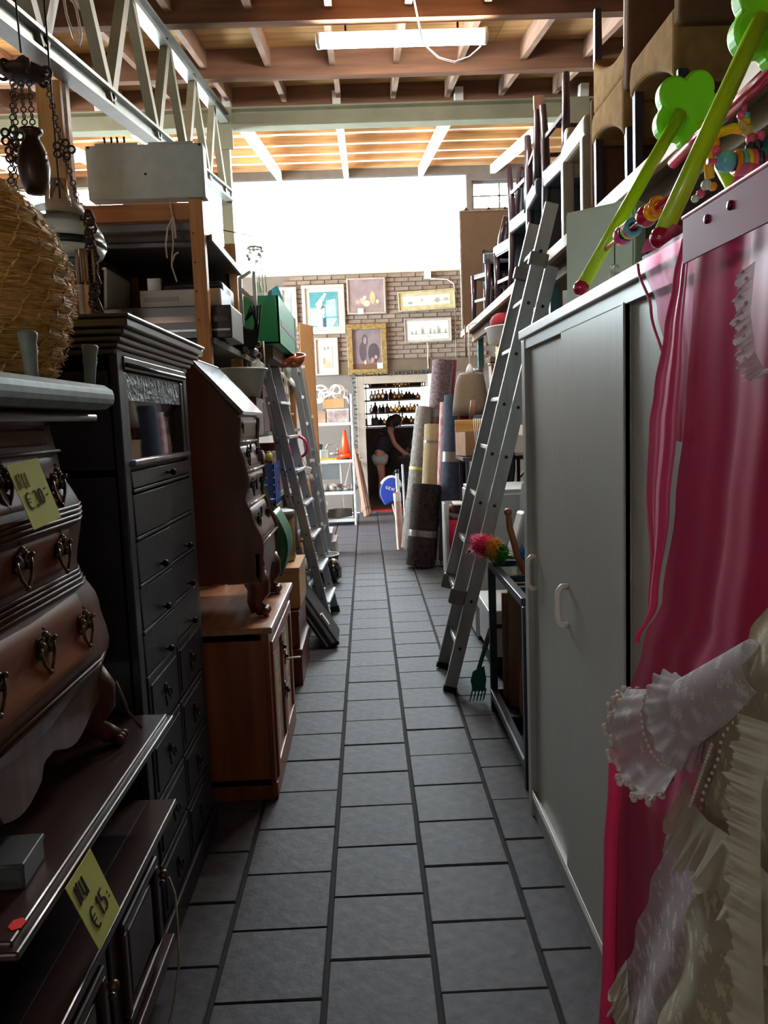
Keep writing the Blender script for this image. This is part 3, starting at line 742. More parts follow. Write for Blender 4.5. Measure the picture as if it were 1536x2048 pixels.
M_sec = wood('mahogany_side', (118, 58, 34), (78, 34, 20), 'Z', rough=.4, coat=.2, scale=3)
M_secf = wood('mahogany_front', (112, 84, 78), (84, 58, 52), 'Y', rough=.36, coat=.12)
t = thing('secretary_desk', 'slant-top mahogany secretary with serpentine drawers and claw feet on the pine cabinet', 'secretary desk', (-.72, 3.48, .717))
SX = [(.86, -.458), (.93, -.452), (1.03, -.446), (1.137, -.482), (1.21, -.508), (1.29, -.490), (1.36, -.500), (1.42, -.518), (1.54, -.508)]
ys0, ys1 = 3.2, 3.775
zs = [.87 + (1.54 - .87) * i / 28 for i in range(29)]
outl = [(lerp_tab(SX, z), z) for z in zs] + [(-.500, 1.548), (-.690, 1.765), (-.95, 1.765), (-.95, .87)]
MB().prism(outl, 'Y', ys0, ys1).build('body', M_sec, t)
ln = Vector((-.19, 0, .217)).normalized(); nn = Vector((.217, 0, .19)).normalized()
def slab(a, b, y0, y1, th, name, m, par):
    a = Vector(a); b = Vector(b); q = MB()
    vs = [(p.x + nn.x * k, y, p.z + nn.z * k) for k in (0.001, th) for p, y in ((a, y0), (b, y0), (b, y1), (a, y1))]
    q.add(vs, [(0, 3, 2, 1), (4, 5, 6, 7), (0, 1, 5, 4), (1, 2, 6, 5), (2, 3, 7, 6), (3, 0, 4, 7)]); return q.build(name, m, par, bevel=.003)
lid = slab((-.493, 0, 1.548), (-.683, 0, 1.760), ys0 - .012, ys1 + .012, .018, 'slant_lid', wood('polished_lid', (150, 122, 110), (120, 90, 80), 'Y', rough=.14, coat=.8), t)
MB().box(-.955, -.675, ys0 - .015, ys1 + .015, 1.764, 1.782).build('top_board', M_secf, t, bevel=.004)
for z0, z1, nh in ((1.445, 1.535, 0), (1.325, 1.425, 2), (1.185, 1.31, 2), (1.03, 1.17, 2)):
    d = MB()
    d.grid(lambda u, v: (lerp_tab(SX, z0 + (z1 - z0) * v) + (.008 if 0 < u < 1 and 0 < v < 1 else -.004), ys0 + .025 + (ys1 - ys0 - .05) * u, z0 + (z1 - z0) * v), 8, 10)
    dr = d.build('drawer', M_secf, t)
    MB().tube([(lerp_tab(SX, z0 - .008) + .006, ys0 + .008, z0 - .008), (lerp_tab(SX, z0 - .008) + .006, ys1 - .008, z0 - .008)], .006, 6).build('bead_moulding', mat('bright_gloss_bead', (176, 160, 150), rough=.2, coat=.5), t)  # bead paler and glossier than the drawer fronts
    for yy in ((ys0 + .14, ys1 - .14) if nh else (ys0 + .07, ys1 - .07)):
        q = ornate(); s_ = .9 if nh else .5
        zc = (z0 + z1) / 2 + .01; xx = lerp_tab(SX, zc) + .008
        q.v = [(xx + a * s_, yy + b * s_, zc + c * s_) for a, b, c in q.v]; q.build('handle', M_iron, dr)
    if nh:
        zc = (z0 + z1) / 2 + .02; xx = lerp_tab(SX, zc) + .008
        MB().prism([(3.4875 - .01, zc - .02), (3.4875 - .014, zc), (3.4875, zc + .03), (3.4875 + .014, zc), (3.4875 + .01, zc - .02), (3.4875, zc - .04)], 'X', xx - .004, xx + .004).build('keyhole_plate', M_iron, dr)
# corner pilasters following the serpentine and paw feet
for y in (ys0 + .008, ys1 - .008):
    MB().tube([(lerp_tab(SX, z) + .004, y, z) for z in zs], .010, 8).build('corner_moulding', M_sec, t)
pts = [(ys0 + (ys1 - ys0) * i / 24, .885 - .05 * abs(sin(i / 24 * pi * 1.5)) ** 2) for i in range(25)]
MB().prism(pts + [(ys1, .99), (ys0, .99)], 'X', -.47, -.448).build('apron', M_secf, t, bevel=.003)
for (x, y) in ((-.49, 3.27), (-.49, 3.71), (-.90, 3.27), (-.90, 3.71)):
    q = MB().tube([(x, y, .90), (x + .012, y, .86), (x + .018, y, .82), (x - .002, y, .775), (x + .014, y, .742)], [.05, .055, .048, .032, .036], 12)
    for a in (-.024, 0, .024): q.ball((x + .045, y + a, .738), .019, 8)
    q.ball((x + .02, y, .745), .028, 10)
    q.build('claw_foot', M_sec, t)
q = MB().torus((-.448, 3.24, .93), .03, .008, (1, 0, 0), 14, 6).torus((-.446, 3.27, .90), .02, .007, (1, 0, 0), 12, 6); q.build('carved_scroll', M_secf, t)
# ================================================================== RIGHT: WARDROBE AND WHAT HANGS ON IT
M_lam = mat('grey_laminate', (158, 157, 150), rough=.36, var=.05, scale=40, stretch=(1, 1, .1))
M_lam2 = mat('grey_laminate_frame', (148, 150, 148), rough=.4, var=.05)
M_whtrim = mat('white_trim', (232, 232, 230), rough=.35, var=.03)
M_handle = mat('white_plastic_handle', (226, 222, 214), rough=.35, var=.03)
t = thing('wardrobe', 'grey sliding-door wardrobe with white trim and white handles on the right', 'wardrobe', (.87, 1.9, 0))
WX, WA, WB, WT = .575, .62, 2.905, 1.80
q = MB().box(WX + .02, 1.17, WB - .02, WB, 0, WT).box(WX + .02, 1.17, WA, WA + .02, 0, WT).box(1.155, 1.17, WA, WB, 0, WT).box(WX + .03, 1.17, WA, WB, .06, .085)
q.build('carcass', M_lam2, t)
MB().box(WX - .006, WX + .02, WB - .055, WB, 0, WT - .03).build('end_stile', M_lam2, t, bevel=.003)
MB().box(WX - .014, 1.18, WA - .01, WB + .006, WT - .026, WT + .004).build('top_panel', M_whtrim, t, bevel=.003)
MB().box(WX + .004, WX + .03, WA, WB, 0, .075).build('plinth', M_lam2, t)
MB().box(WX - .004, WX + .034, WA, WB - .055, .075, .092).box(WX - .004, WX - .001, WA, WB - .055, .092, .105).build('bottom_track', M_whtrim, t, bevel=.002)
MB().box(WX - .002, WX + .034, WA, WB - .055, 1.738, 1.774).build('top_track', M_lam2, t)
def dhandle(y, z, x, par):
    h_ = .058
    pts = [(x, y, z + h_), (x - .018, y, z + h_), (x - .028, y, z + h_ - .012), (x - .03, y, z + h_ - .03), (x - .03, y, z - h_ + .03), (x - .028, y, z - h_ + .012), (x - .018, y, z - h_), (x, y, z - h_)]
    return MB().tube(pts, .0085, 10).build('handle', M_handle, par)
for y0, y1, x, hy in ((2.10, 2.85, WX + .014, 2.80), (1.765, 2.335, WX - .002, 2.285), (1.0, 1.79, WX + .014, None), (.62, 1.02, WX - .002, None)):
    d = MB().box(x, x + .014, y0, y1, .094, 1.742).build('door', M_lam, t, bevel=.002)
    q = MB().box(x - .003, x + .015, y0, y0 + .012, .094, 1.742); q.build('door_edge', M_lam2, d)
    if hy: dhandle(hy, .945, x, d)

# ---- rose tulle canopy draped from the wardrobe top
M_tulle = sheer('rose_tulle', (196, 52, 96), .78, rough=.4, rgb2=(225, 90, 140), trans_w=.35)
M_tulle1 = sheer('rose_tulle_single', (214, 84, 128), .42, rough=.35, rgb2=(240, 170, 195), trans_w=.4)
M_tulle2 = sheer('rose_satin_fold', (226, 70, 126), .93, rough=.32, rgb2=(230, 120, 160), trans_w=.3, sheen=.8)
TL = [(.0, 1.775), (.247, 1.737), (.504, 1.723), (.703, 1.685), (.897, 1.626), (1.051, 1.541), (1.157, 1.44), (1.338, 1.38), (1.521, 1.335), (1.681, 1.312), (1.786, 1.295)]
t = thing('tulle_canopy', 'rose pink tulle canopy draped down the wardrobe front', 'canopy', (.5, 1.2, 0))
def cloth(name, m, zl, zh, yl, yr, x0, amp, freq, nu=70, nv=50, ph=0., thin=1.):
    def fn(u, v):
        z = zl + (zh - zl) * v; a = yl(z); b = yr(z); y = a + (b - a) * u
        k = 1 - .55 * (z - zl) / (zh - zl + 1e-6)
        f = amp * k * (sin(u * freq + ph + .6 * sin(z * 2.1)) + .45 * sin(u * freq * 2.3 + 1.7 + z * .7) + .25 * sin(u * freq * 4.9 + z * 2))
        return (x0 - abs(amp) * .9 * k + f * min(1, u * 6 + .15), y, z)
    return MB().grid(fn, nu, nv).build(name, m, t)
cloth('tulle_drop', M_tulle, .01, 1.79, lambda z: lerp_tab(TL, z), lambda z: .62, .545, .016, 10.5)
TLo = [(1.05, 1.541), (1.12, 1.478), (1.227, 1.465), (1.338, 1.487), (1.479, 1.472), (1.54, 1.447), (1.64, 1.40), (1.72, 1.36), (1.79, 1.32)]
TLi = [(1.05, 1.53), (1.157, 1.43), (1.338, 1.375), (1.479, 1.345), (1.60, 1.325), (1.79, 1.295)]
cloth('satin_fold', M_tulle2, 1.05, 1.79, lambda z: lerp_tab(TLo, z), lambda z: lerp_tab(TLi, z), .528, .005, 6, nu=24, nv=70, ph=.5)
TL1 = [(1.40, 1.44), (1.582, 1.445), (1.693, 1.514), (1.783, 1.583), (1.81, 1.6)]
cloth('tulle_corner', M_tulle1, 1.45, 1.805, lambda z: lerp_tab(TL1, z), lambda z: lerp_tab(TLi, z) - .02, .556, .005, 8, nu=30, nv=40)
def top_fn(u, v):
    return (.552 + .25 * v, 1.60 - .7 * u, 1.812 + .012 * sin(u * 14 + v * 5) + .012 * sin(u * 33) * (1 - v) + .03 * u)
MB().grid(top_fn, 60, 14).build('tulle_top', M_tulle1, t)
MB().tube([(.541, lerp_tab(TL1, z) - .002, z) for z in [1.79 - .34 * i / 30 for i in range(31)]], .003, 6).tube([(.526, lerp_tab(TLo, z), z) for z in [1.06 + .72 * i / 50 for i in range(51)]], .0028, 6).build('stitched_hem', mat('rose_hem', (206, 72, 116), rough=.5), t)
MB().tube([(.52, lerp_tab(TL, z) - .012, z) for z in [.02 + .75 * i / 20 for i in range(21)]], .016, 8).build('gathered_edge', M_tulle2, t)
# pink header panel of the canopy with two dark snaps and a cone top
t2 = thing('canopy_header', 'dusty pink header panel with dark snaps on top of the wardrobe', 'panel', (.56, 1.1, 1.7))
M_pinkp = mat('dusty_pink_plastic', (200, 96, 128), rough=.42, var=.08)
MB().box(.512, .516, .62, 1.29, 1.735, 1.802).build('panel', sheer('dusty_pink_sheet', (178, 56, 96), .92, rough=.5, rgb2=(220, 110, 150)), t2)
MB().box(.512, .62, .62, 1.30, 1.803, 1.810).build('top_rail', M_pinkp, t2, bevel=.003)
for y in (1.20, 1.125): MB().lathe([(.007, 0), (.006, .003), (0, .004)], 10, (.512, y, 1.782), (-1, 0, 0)).build('snap', mat('dark_rose_snap', (104, 20, 44), rough=.4), t2)

# ---- cream lace dress hung in front
M_lace = sheer('cream_lace', (184, 176, 148), .60, rough=.8, rgb2=(215, 200, 180), spots=30., trans_w=.35)
M_lace2 = sheer('white_lace', (186, 178, 180), .62, rough=.8, rgb2=(215, 205, 205), spots=34., trans_w=.35)
M_voile = sheer('cream_voile', (180, 172, 152), .70, rough=.8, rgb2=(220, 210, 195), trans_w=.4)
M_trim = mat('lace_trim', (190, 176, 170), rough=.9, var=.12, scale=60)
t = thing('lace_dress', 'cream and white lace dress with ruffled cuff hanging at the bottom right', 'dress', (.48, 1.0, .2))
DB = [(.90, 1.165), (.94, 1.160), (1.052, 1.117), (1.148, 1.054), (1.213, .997), (1.278, .94), (1.45, .86), (1.62, .80)]
def sheet(name, m, zl, zh, yl, yr, xf, nu=50, nv=50):
    return MB().grid(lambda u, v: (xf(u, zl + (zh - zl) * v), yl(zl + (zh - zl) * v) + (yr - yl(zl + (zh - zl) * v)) * u, zl + (zh - zl) * v), nu, nv).build(name, m, t)
sheet('bodice', M_lace, .90, 1.62, lambda z: lerp_tab(DB, z), .45, lambda u, z: .485 - .05 * sin(min(1, u * 1.6) * pi / 2) + .004 * sin(u * 30), 60, 60)
sheet('bodice_lining', M_voile, .90, 1.60, lambda z: lerp_tab(DB, z) - .006, .45, lambda u, z: .492 - .05 * sin(min(1, u * 1.6) * pi / 2), 30, 20)
SK = [(.2, 1.615), (.296, 1.552), (.502, 1.425), (.645, 1.344), (.772, 1.272), (.86, 1.21), (.90, 1.17)]
sheet('skirt', M_lace2, .23, .90, lambda z: lerp_tab(SK, z), .45, lambda u, z: .478 - .02 * u + (.90 - z) * .055 * sin(u * 20 + 1.2 * sin(z * 3)) * min(1, u * 5 + .1), 90, 60)
SK2 = [(.02, 1.50), (.25, 1.39), (.429, 1.30), (.71, 1.14), (.90, 1.02)]
sheet('over_skirt', M_lace, .06, .92, lambda z: lerp_tab(SK2, z), .45, lambda u, z: .452 - .02 * u + (.92 - z) * .045 * sin(u * 23 + .5 + sin(z * 3)), 90, 60)
def ruffle(name, m, line, drop, amp, fr, nu=120, nv=8, out=(-1, 0, 0)):
    line = [Vector(p) for p in line]; drop = Vector(drop); ov = Vector(out)
    def P(u):
        k = u * (len(line) - 1); i = min(int(k), len(line) - 2); return line[i].lerp(line[i + 1], k - i)
    return MB().grid(lambda u, v: P(u) + drop * v * (1 + .10 * sin(u * fr * 1.7 + 2) + .05 * sin(u * fr * 5)) + ov * (.012 * v + amp * v * (sin(u * fr) + .4 * sin(u * fr * 2.7 + 1))), nu, nv).build(name, m, t)
ruffle('peplum', M_voile, [(.478, 1.172, .945), (.455, 1.10, .935), (.435, 1.0, .96), (.425, .90, .99), (.42, .75, 1.0), (.42, .5, 1.0)], (-.0, .055, -.10), .008, 38, 400, 14)
ruffle('hem_frill', M_voile, [(.478, 1.47, .42), (.46, 1.40, .38), (.45, 1.32, .33), (.445, 1.2, .3)], (-.0, .06, -.11), .009, 40, 260, 12)
ruffle('neck_frill', M_lace2, [(.475, .975, 1.68), (.475, .985, 1.62), (.475, .97, 1.57), (.47, .94, 1.55), (.465, .9, 1.55)], (-.0, .02, -.012), .003, 60, 300, 8)
ruffle('waist_frill', M_voile, [(.41, .78, 1.18), (.405, .80, 1.10), (.405, .80, 1.04), (.405, .795, .95), (.41, .79, .80)], (-.004, .045, -.004), .003, 60, 300, 8)
# sleeve with ruffled lace cuff
def slv(u, v):
    a = 2 * pi * u; k = v; c = Vector((.468, .94, 1.19)).lerp(Vector((.45, 1.315, .935)), k)
    d = Vector((0, .375, -.255)).normalized(); s_ = Vector((1, 0, 0)); w = d.cross(s_)
    r_ = .035 + .028 * k + (.030 * max(0, (k - .6) / .4) ** 1.2) * (1 + .16 * sin(a * 13)) ; L_ = .016 * sin(a * 13 + 1) * max(0, k - .75) * 4
    return c + s_ * (r_ * .55 * cos(a)) + w * (r_ * sin(a)) + d * L_
MB().grid(slv, 156, 30, wrap_u=True).build('sleeve', M_lace2, t)
q = MB()
for i in range(54):
    p = slv(i / 54, 1.0); q.ball(p, .0065, 6, (1, 1, 1))
for i in range(40):
    p = slv(i / 40, .72); q.ball(p, .0035, 6)
tag(q.build('cuff_trim', M_trim, t), kind='stuff')
def slv2(u, v):
    p = Vector(slv(u, .50 + .12 * v)); c = Vector((.468, .94, 1.19)).lerp(Vector((.45, 1.315, .935)), .50 + .12 * v); return c + (p - c) * (1 + .45 * v * (1 + .2 * sin(u * 2 * pi * 15)))
MB().grid(slv2, 120, 8, wrap_u=True).build('upper_cuff_frill', M_lace2, t)
q = MB()
for i in range(26):
    z = .905 + .36 * i / 26; q.ball((.463, lerp_tab(DB, z) - .07 - .05 * i / 26, z), .003, 6)
for i in range(20): q.ball((.452, 1.10 - .075 * i / 20, .93 + .13 * i / 20), .003, 6)
for k, (y, z) in enumerate([(.99 - .012 * sin(i * 1.9), 1.67 - .115 * i / 12) for i in range(13)]): q.ball((.466, y, z), .0025, 6)
tag(q.build('bead_trim', M_trim, t), kind='stuff')

# ---- baby play gym on the wardrobe
M_lime = mat('lime_green_plastic', (186, 236, 30), rough=.28, var=.04, coat=.2)
M_cloud = mat('leaf_green_plastic', (130, 224, 24), rough=.45, var=.06)
M_redp = mat('berry_red_plastic', (180, 24, 60), rough=.18, coat=.5, var=.05)
M_yel = mat('yellow_plastic', (240, 180, 10), rough=.2, coat=.4, var=.04)
M_sky = mat('sky_blue_plastic', (96, 168, 196), rough=.25, coat=.3, var=.06)
M_org = mat('orange_plastic', (238, 130, 20), rough=.2, coat=.4, var=.04)
M_navyp = mat('navy_plastic', (36, 26, 66), rough=.2, coat=.4, var=.04)
M_pnk = mat('pink_plastic', (222, 70, 130), rough=.2, coat=.4, var=.05)
M_clear = mat('clear_pale_plastic', (196, 206, 200), rough=.15, coat=.3, var=.05)
M_sand = mat('sand_plastic', (204, 168, 104), rough=.25, coat=.3, var=.05)
t = thing('baby_play_gym', 'baby play gym with lime green legs and hanging beads on top of the wardrobe', 'baby toy', (.8, 1.85, 1.806))
ZT = 1.806
F1 = Vector((.905, 2.25, 2.305)); F2 = Vector((.862, 1.70, 2.285))
legs = [((.572, 2.108, ZT + .022), (.872, 2.215, 2.29)), ((.568, 1.536, ZT + .022), (.81, 1.655, 2.265)), ((1.13, 2.16, ZT + .022), (.93, 2.24, 2.27)), ((1.10, 1.62, ZT + .022), (.89, 1.69, 2.25))]
for a, b in legs:
    l = MB().tube([a, b], .0175, 14).build('leg', M_lime, t)
    MB().ball(a, .021, 12).build('foot_ball', M_redp, l)
for c in (F1, F2):
    # five-lobed flower plate, upright and facing along the aisle
    pts = []
    for i in range(60):
        a = 2 * pi * i / 60; r_ = .078 + .030 * abs(cos(2.5 * a + .3)) ** .8
        pts.append((c.x + r_ * cos(a) * .92, c.z + r_ * sin(a)))
    MB().prism(pts, 'Y', c.y - .022, c.y + .022).build('flower_plate', M_cloud, t, bevel=.008, seg=3)
MB().tube([F1 + Vector((-.05, -.03, -.14)), F1 + Vector((-.045, -.2, -.125)), F2 + Vector((0, .15, -.1)), F2 + Vector((.0, -.35, -.08))], .016, 12).build('top_bar', M_redp, t)
MB().tube([(.64, 2.13, 1.925), (.62, 1.57, 1.925)], .006, 10).build('low_bar', M_redp, t)
for y, r_, w, m in ((1.96, .024, 0, M_pnk), (1.925, .022, .012, M_navyp), (1.908, .021, .010, M_lime), (1.894, .021, .010, M_pnk), (1.88, .022, .012, M_sky), (1.78, .024, 0, M_redp), (1.74, .02, .012, M_yel), (1.70, .022, .012, M_org)):
    x = .64 - .02 * (2.13 - y) / .56
    if w == 0: MB().ball((x, y, 1.925), r_, 14).build('bead', m, t)
    else: MB().torus((x, y, 1.925), r_ - .006, .0065, (0, 1, 0), 18, 8).build('bead_ring', m, t)
MB().tube([(.635, 2.03, 1.925), (.635, 2.03, 1.86)], .0018, 6).build('cord', mat('green_cord', (30, 90, 70), rough=.7), t)
fq = MB()
for i in range(5): fq.ball((.635, 2.03 + .014 * cos(i * 1.257), 1.85 + .014 * sin(i * 1.257)), .010, 8)
fq.build('flower_bead', M_clear, t)
# hanging toys under the top bar
MB().tube([(.795, 1.85, 2.02), (.79, 1.85, 2.08), (.81, 1.85, 2.115), (.845, 1.85, 2.125), (.88, 1.85, 2.12)], .011, 10).build('yellow_arch', M_yel, t)
MB().ball((.823, 1.83, 2.048), .024, 14).build('bead', M_sky, t)
for k, m in enumerate((M_org, M_sky, M_yel, M_pnk, M_navyp)): MB().torus((.846 + k * .0115, 1.83, 2.045), .022, .007, (1, 0, 0), 18, 8).build('bead_ring', m, t)
MB().tube([(.78, 1.83, 2.05), (.96, 1.83, 2.05)], .006, 8).build('rattle_bar', M_pnk, t)
for k, (x, z, m, r_) in enumerate(((.806, 2.075, M_pnk, .012), (.805, 2.092, M_org, .011), (.886, 2.10, M_pnk, .013), (.898, 2.085, M_navyp, .013), (.884, 2.08, M_navyp, .013), (.905, 2.105, M_pnk, .012), (.876, 2.118, M_sand, .013), (.864, 2.128, M_sand, .012), (.888, 2.014, M_sand, .016), (.80, 2.0, M_org, .010), (.785, 2.004, M_clear, .012), (.772, 1.985, M_pnk, .010), (.760, 1.975, M_clear, .009), (.862, 2.15, M_pnk, .010), (.905, 2.06, M_navyp, .012))):
    MB().ball((x, 1.845, z), r_, 10).build('bead', m, t)
MB().lathe([(.013, 0), (.013, .012)], 12, (.872, 1.85, 2.13)).build('bead_cube', M_yel, t)
MB().lathe([(.013, 0), (.013, .012)], 12, (.872, 1.85, 2.143)).build('bead_cube', M_sky, t)
MB().tube([(.872, 1.85, 2.155), (.872, 1.85, 2.2)], .005, 8).build('hanger_stem', M_pnk, t)
MB().tube([(.888, 1.84, 2.0), (.888, 1.84, 1.93)], .0045, 8).lathe([(.03, 1.885), (.012, 1.93), (.006, 1.95)], 12, (.888, 1.84, 0)).build('bell', M_pinkp, t)
MB().ball((.894, 1.812, 1.905), .013, 10).build('bead', M_yel, t)

# ---- mint panel behind the wardrobe
t = thing('mint_cabinet', 'pale mint-white flat cupboard standing behind the far end of the wardrobe', 'cupboard', (.95, 3.1, .786))
M_mint = mat('pale_mint_laminate', (228, 244, 238), rough=.35, var=.04)
A_, B_ = Vector((.835, 3.28, 0)), Vector((1.045, 3.09, 0)); dd_ = (B_ - A_).normalized(); nn_ = Vector((dd_.y, -dd_.x, 0))
def slabp(z0, z1, k0, k1, o0, o1):
    q = MB(); L_ = (B_ - A_).length
    p = [A_ + dd_ * (L_ * k0) + nn_ * o0, A_ + dd_ * (L_ * k1) + nn_ * o0, A_ + dd_ * (L_ * k1) + nn_ * o1, A_ + dd_ * (L_ * k0) + nn_ * o1]
    return q.add([(v.x, v.y, z) for z in (z0, z1) for v in p], [(0, 3, 2, 1), (4, 5, 6, 7), (0, 1, 5, 4), (1, 2, 6, 5), (2, 3, 7, 6), (3, 0, 4, 7)])
slabp(.81, 2.30, 0, 1, -.10, 0).build('body', M_mint, t, bevel=.003)
slabp(.84, 2.285, .015, .985, .001, .014).build('door', M_mint, t, bevel=.002)
slabp(1.78, 2.0, -.08, 0, -.03, 0).build('side_strip', M_mint, t)
slabp(.786, .81, .03, .97, -.09, -.01).build('plinth', M_lam2, t)

# ================================================================== ALUMINIUM EXTENSION LADDER
M_alu = mat('worn_aluminium', (178, 182, 186), rough=.38, metal=.85, var=.22, scale=18)
M_aluS = mat('ladder_side_grey', (166, 168, 170), rough=.5, metal=.15, var=.2, scale=14, stretch=(1, 1, .25))
M_rung = mat('bright_rung', (226, 228, 230), rough=.22, metal=.8, var=.05)
M_rub = mat('black_rubber', (26, 26, 28), rough=.8)
t = thing('extension_ladder', 'grey aluminium extension ladder leaning against the right shelf', 'ladder', (.39, 4.48, 0))
LD = Vector((.265, 0, 1)).normalized(); LN = Vector((-1, 0, .265)).normalized()
def rail(y, s0, s1, off, flip, name='rail'):
    b = Vector((.405, y, 0)) + LN * off; w, h_ = .026, .068; s_ = flip
    # channel open to the inside
    a0 = b + LD * s0; a1 = b + LD * s1
    q = MB(); Yv = Vector((0, 1, 0))
    poly = [(-h_ / 2, 0), (h_ / 2, 0), (h_ / 2, w), (h_ / 2 - .005, w), (h_ / 2 - .005, .004), (-h_ / 2 + .005, .004), (-h_ / 2 + .005, w), (-h_ / 2, w)]
    vs = [p + LN * u + Yv * (v * s_) for p in (a0, a1) for u, v in poly]; n = len(poly)
    fs = [(i, (i + 1) % n, n + (i + 1) % n, n + i) for i in range(n)] + [tuple(range(n - 1, -1, -1)), tuple(range(n, 2 * n))]
    q.add(vs, fs)
    r_ = q.build(name, M_aluS, t)
    q = MB()
    for i in range(40):
        s2 = .25 + .27 * i
        if s0 + .05 < s2 < s1 - .05: q.lathe([(.009, 0), (.009, .003), (.004, .0035), (0, .001)], 10, b + LD * s2 - Yv * (.0005 * s_), (0, -s_, 0))
    q.build('rivet', M_rub, r_)
    return r_
for y, fl_ in ((4.265, 1), (4.715, -1)): rail(y, .0, 2.35, 0, fl_, 'base_rail')
for y, fl_ in ((4.262, 1), (4.718, -1)): rail(y, .52, 2.66, .078, fl_, 'fly_rail')
for i in range(9):
    s_ = .25 + .27 * i; c = Vector((.405, 0, 0)) + LD * s_
    if s_ < 2.3: MB().bar((c.x, 4.268, c.z), (c.x, 4.712, c.z), .03, .024, up=LD).build('rung', M_rung, t, bevel=.004)
for i in range(1, 10):
    s_ = .25 + .27 * i + .03; c = Vector((.405, 0, 0)) + LD * s_ + LN * .078
    if s_ < 2.62: MB().bar((c.x, 4.266, c.z), (c.x, 4.714, c.z), .03, .024, up=LD).build('rung', M_rung, t, bevel=.004)
for y in (4.278, 4.702):
    p = Vector((.405, y, 0)); MB().bar(p + LD * .0, p + LD * .03, .074, .03, up=(0, 1, 0)).build('rubber_foot', M_rub, t)
    p = Vector((.405, y, 0)) + LN * .078; MB().obox(p + LD * .53, (.09, .035, .09), (0, .26, 0)).build('guide_bracket', mat('cast_bracket', (128, 126, 122), rough=.5, metal=.6), t, bevel=.012)
    MB().obox(p + LD * 2.37, (.10, .04, .07), (0, .26, 0)).build('latch', mat('cast_bracket', (128, 126, 122)), t, bevel=.008)

# ================================================================== BLACK STEEL FRAME WITH BROOMS
M_nav = mat('blue_black_steel', (30, 36, 48), rough=.35, metal=.3, var=.2, scale=20)
t = thing('steel_trolley', 'low blue-black steel frame trolley beside the wardrobe', 'trolley', (.82, 3.5, 0))
fx0, fx1, fy0, fy1, fz = .588, 1.02, 3.06, 3.97, .785
for x in (fx0, fx1 - .035):
    for y in (fy0, fy1 - .035): MB().box(x, x + .035, y, y + .035, 0, fz - .03).build('post', M_nav, t, bevel=.003)
for z, hh in ((fz - .035, .035), (.07, .05)):
    for x in (fx0, fx1 - .035): MB().box(x, x + .035, fy0 + .03, fy1 - .03, z, z + hh).build('side_rail', M_nav, t, bevel=.003)
    for y in (fy0, fy1 - .035, 3.30, 3.55): MB().box(fx0 + .03, fx1 - .03, y + .002, y + .033, z + .002, z + hh - .002).build('cross_bar', M_nav, t, bevel=.003)
MB().box(fx0 + .03, fx1 - .03, fy0 + .03, fy1 - .03, .062, .072).build('bottom_tray', M_nav, t)
MB().box(fx0 - .004, fx0 + .004, fy0 + .03, fy1 - .03, .112, .120).build('bright_edge', M_alu, t)
M_board = wood('brown_board', (120, 84, 60), (84, 56, 40), 'Z', rough=.6)
for i, (x0, x1, y, h_, lab) in enumerate(((.64, .80, 3.86, .56, 'brown board standing in the far end of the steel trolley'), (.66, .98, 3.80, .62, 'wide brown board standing in the steel trolley behind the broom'))):
    t2 = thing('board', lab, 'board', (x0, y, .073)); MB().box(x0, x1, y, y + .022, .073, .073 + h_).build('plank', M_board, t2, bevel=.002)
    MB().box(x0 + .01, x1 - .01, y - .004, y, .073 + h_ - .05, .073 + h_ - .02).build('cleat', M_pine, t2)
t2 = thing('broom', 'worn orange-brown broom standing upside down in the steel trolley', 'broom', (.72, 3.62, .073))
M_bris = mat('orange_bristle', (150, 92, 48), rough=.9, var=.4, scale=60, stretch=(1, 1, .1), bump=.6)
MB().lathe([(.06, 0), (.075, .05), (.07, .2), (.05, .30), (.022, .36)], 18, (.72, 3.62, .075), sx=.6, sy=1.2).build('bristle_head', M_bris, t2)
MB().tube([(.72, 3.62, .42), (.73, 3.63, .58)], .013, 10).build('binding', mat('brown_twine', (110, 70, 44), rough=.8), t2)
MB().tube([(.72, 3.62, .57), (.74, 3.64, .75)], .012, 8).build('handle', M_board, t2)
# feather duster with rainbow head
t2 = thing('feather_duster', 'rainbow fluffy duster lying across the steel trolley top', 'duster', (.6, 3.88, .79))
def fluff(c0, c1, r0, r1, m, name, seed, n=420, L_=.035):
    rr = R(seed); q = MB(); c0 = Vector(c0); c1 = Vector(c1); d = (c1 - c0); _, s_, u = frame_from(d)
    q.tube([c0 + d * k / 6 for k in range(7)], [(r0 + (r1 - r0) * k / 6) * .7 for k in range(7)], 12)
    for i in range(n):
        k = rr.random(); a = rr.uniform(0, 2 * pi); r_ = (r0 + (r1 - r0) * k) * .65; dirv = (s_ * cos(a) + u * sin(a))
        p = c0 + d * k + dirv * r_; e = p + dirv * L_ * rr.uniform(.4, 1) + d.normalized() * rr.uniform(-.02, .03) + Vector((0, 0, -.006))
        w = d.normalized().cross(dirv) * .004
        q.add([p - w, p + w, e + w * .3, e - w * .3], [(0, 1, 2, 3)])
    return q.build(name, m, t2)
fluff((.665, 3.86, .82), (.62, 3.87, .845), .045, .06, mat('fluff_green', (70, 150, 40), rough=.9), 'green_fluff', 1)
fluff((.622, 3.87, .845), (.575, 3.88, .872), .062, .068, mat('fluff_yellow', (240, 170, 60), rough=.9), 'yellow_fluff', 2)
fluff((.577, 3.88, .872), (.52, 3.89, .885), .068, .05, mat('fluff_pink', (250, 70, 120), rough=.9), 'pink_fluff', 3)
fluff((.540, 3.89, .885), (.505, 3.89, .89), .05, .03, mat('fluff_pale_pink', (255, 170, 200), rough=.9), 'pale_fluff', 4, 240)
MB().tube([(.665, 3.86, .815), (.80, 3.84, .80)], .009, 8).build('handle', mat('duster_handle', (60, 120, 60), rough=.4), t2)
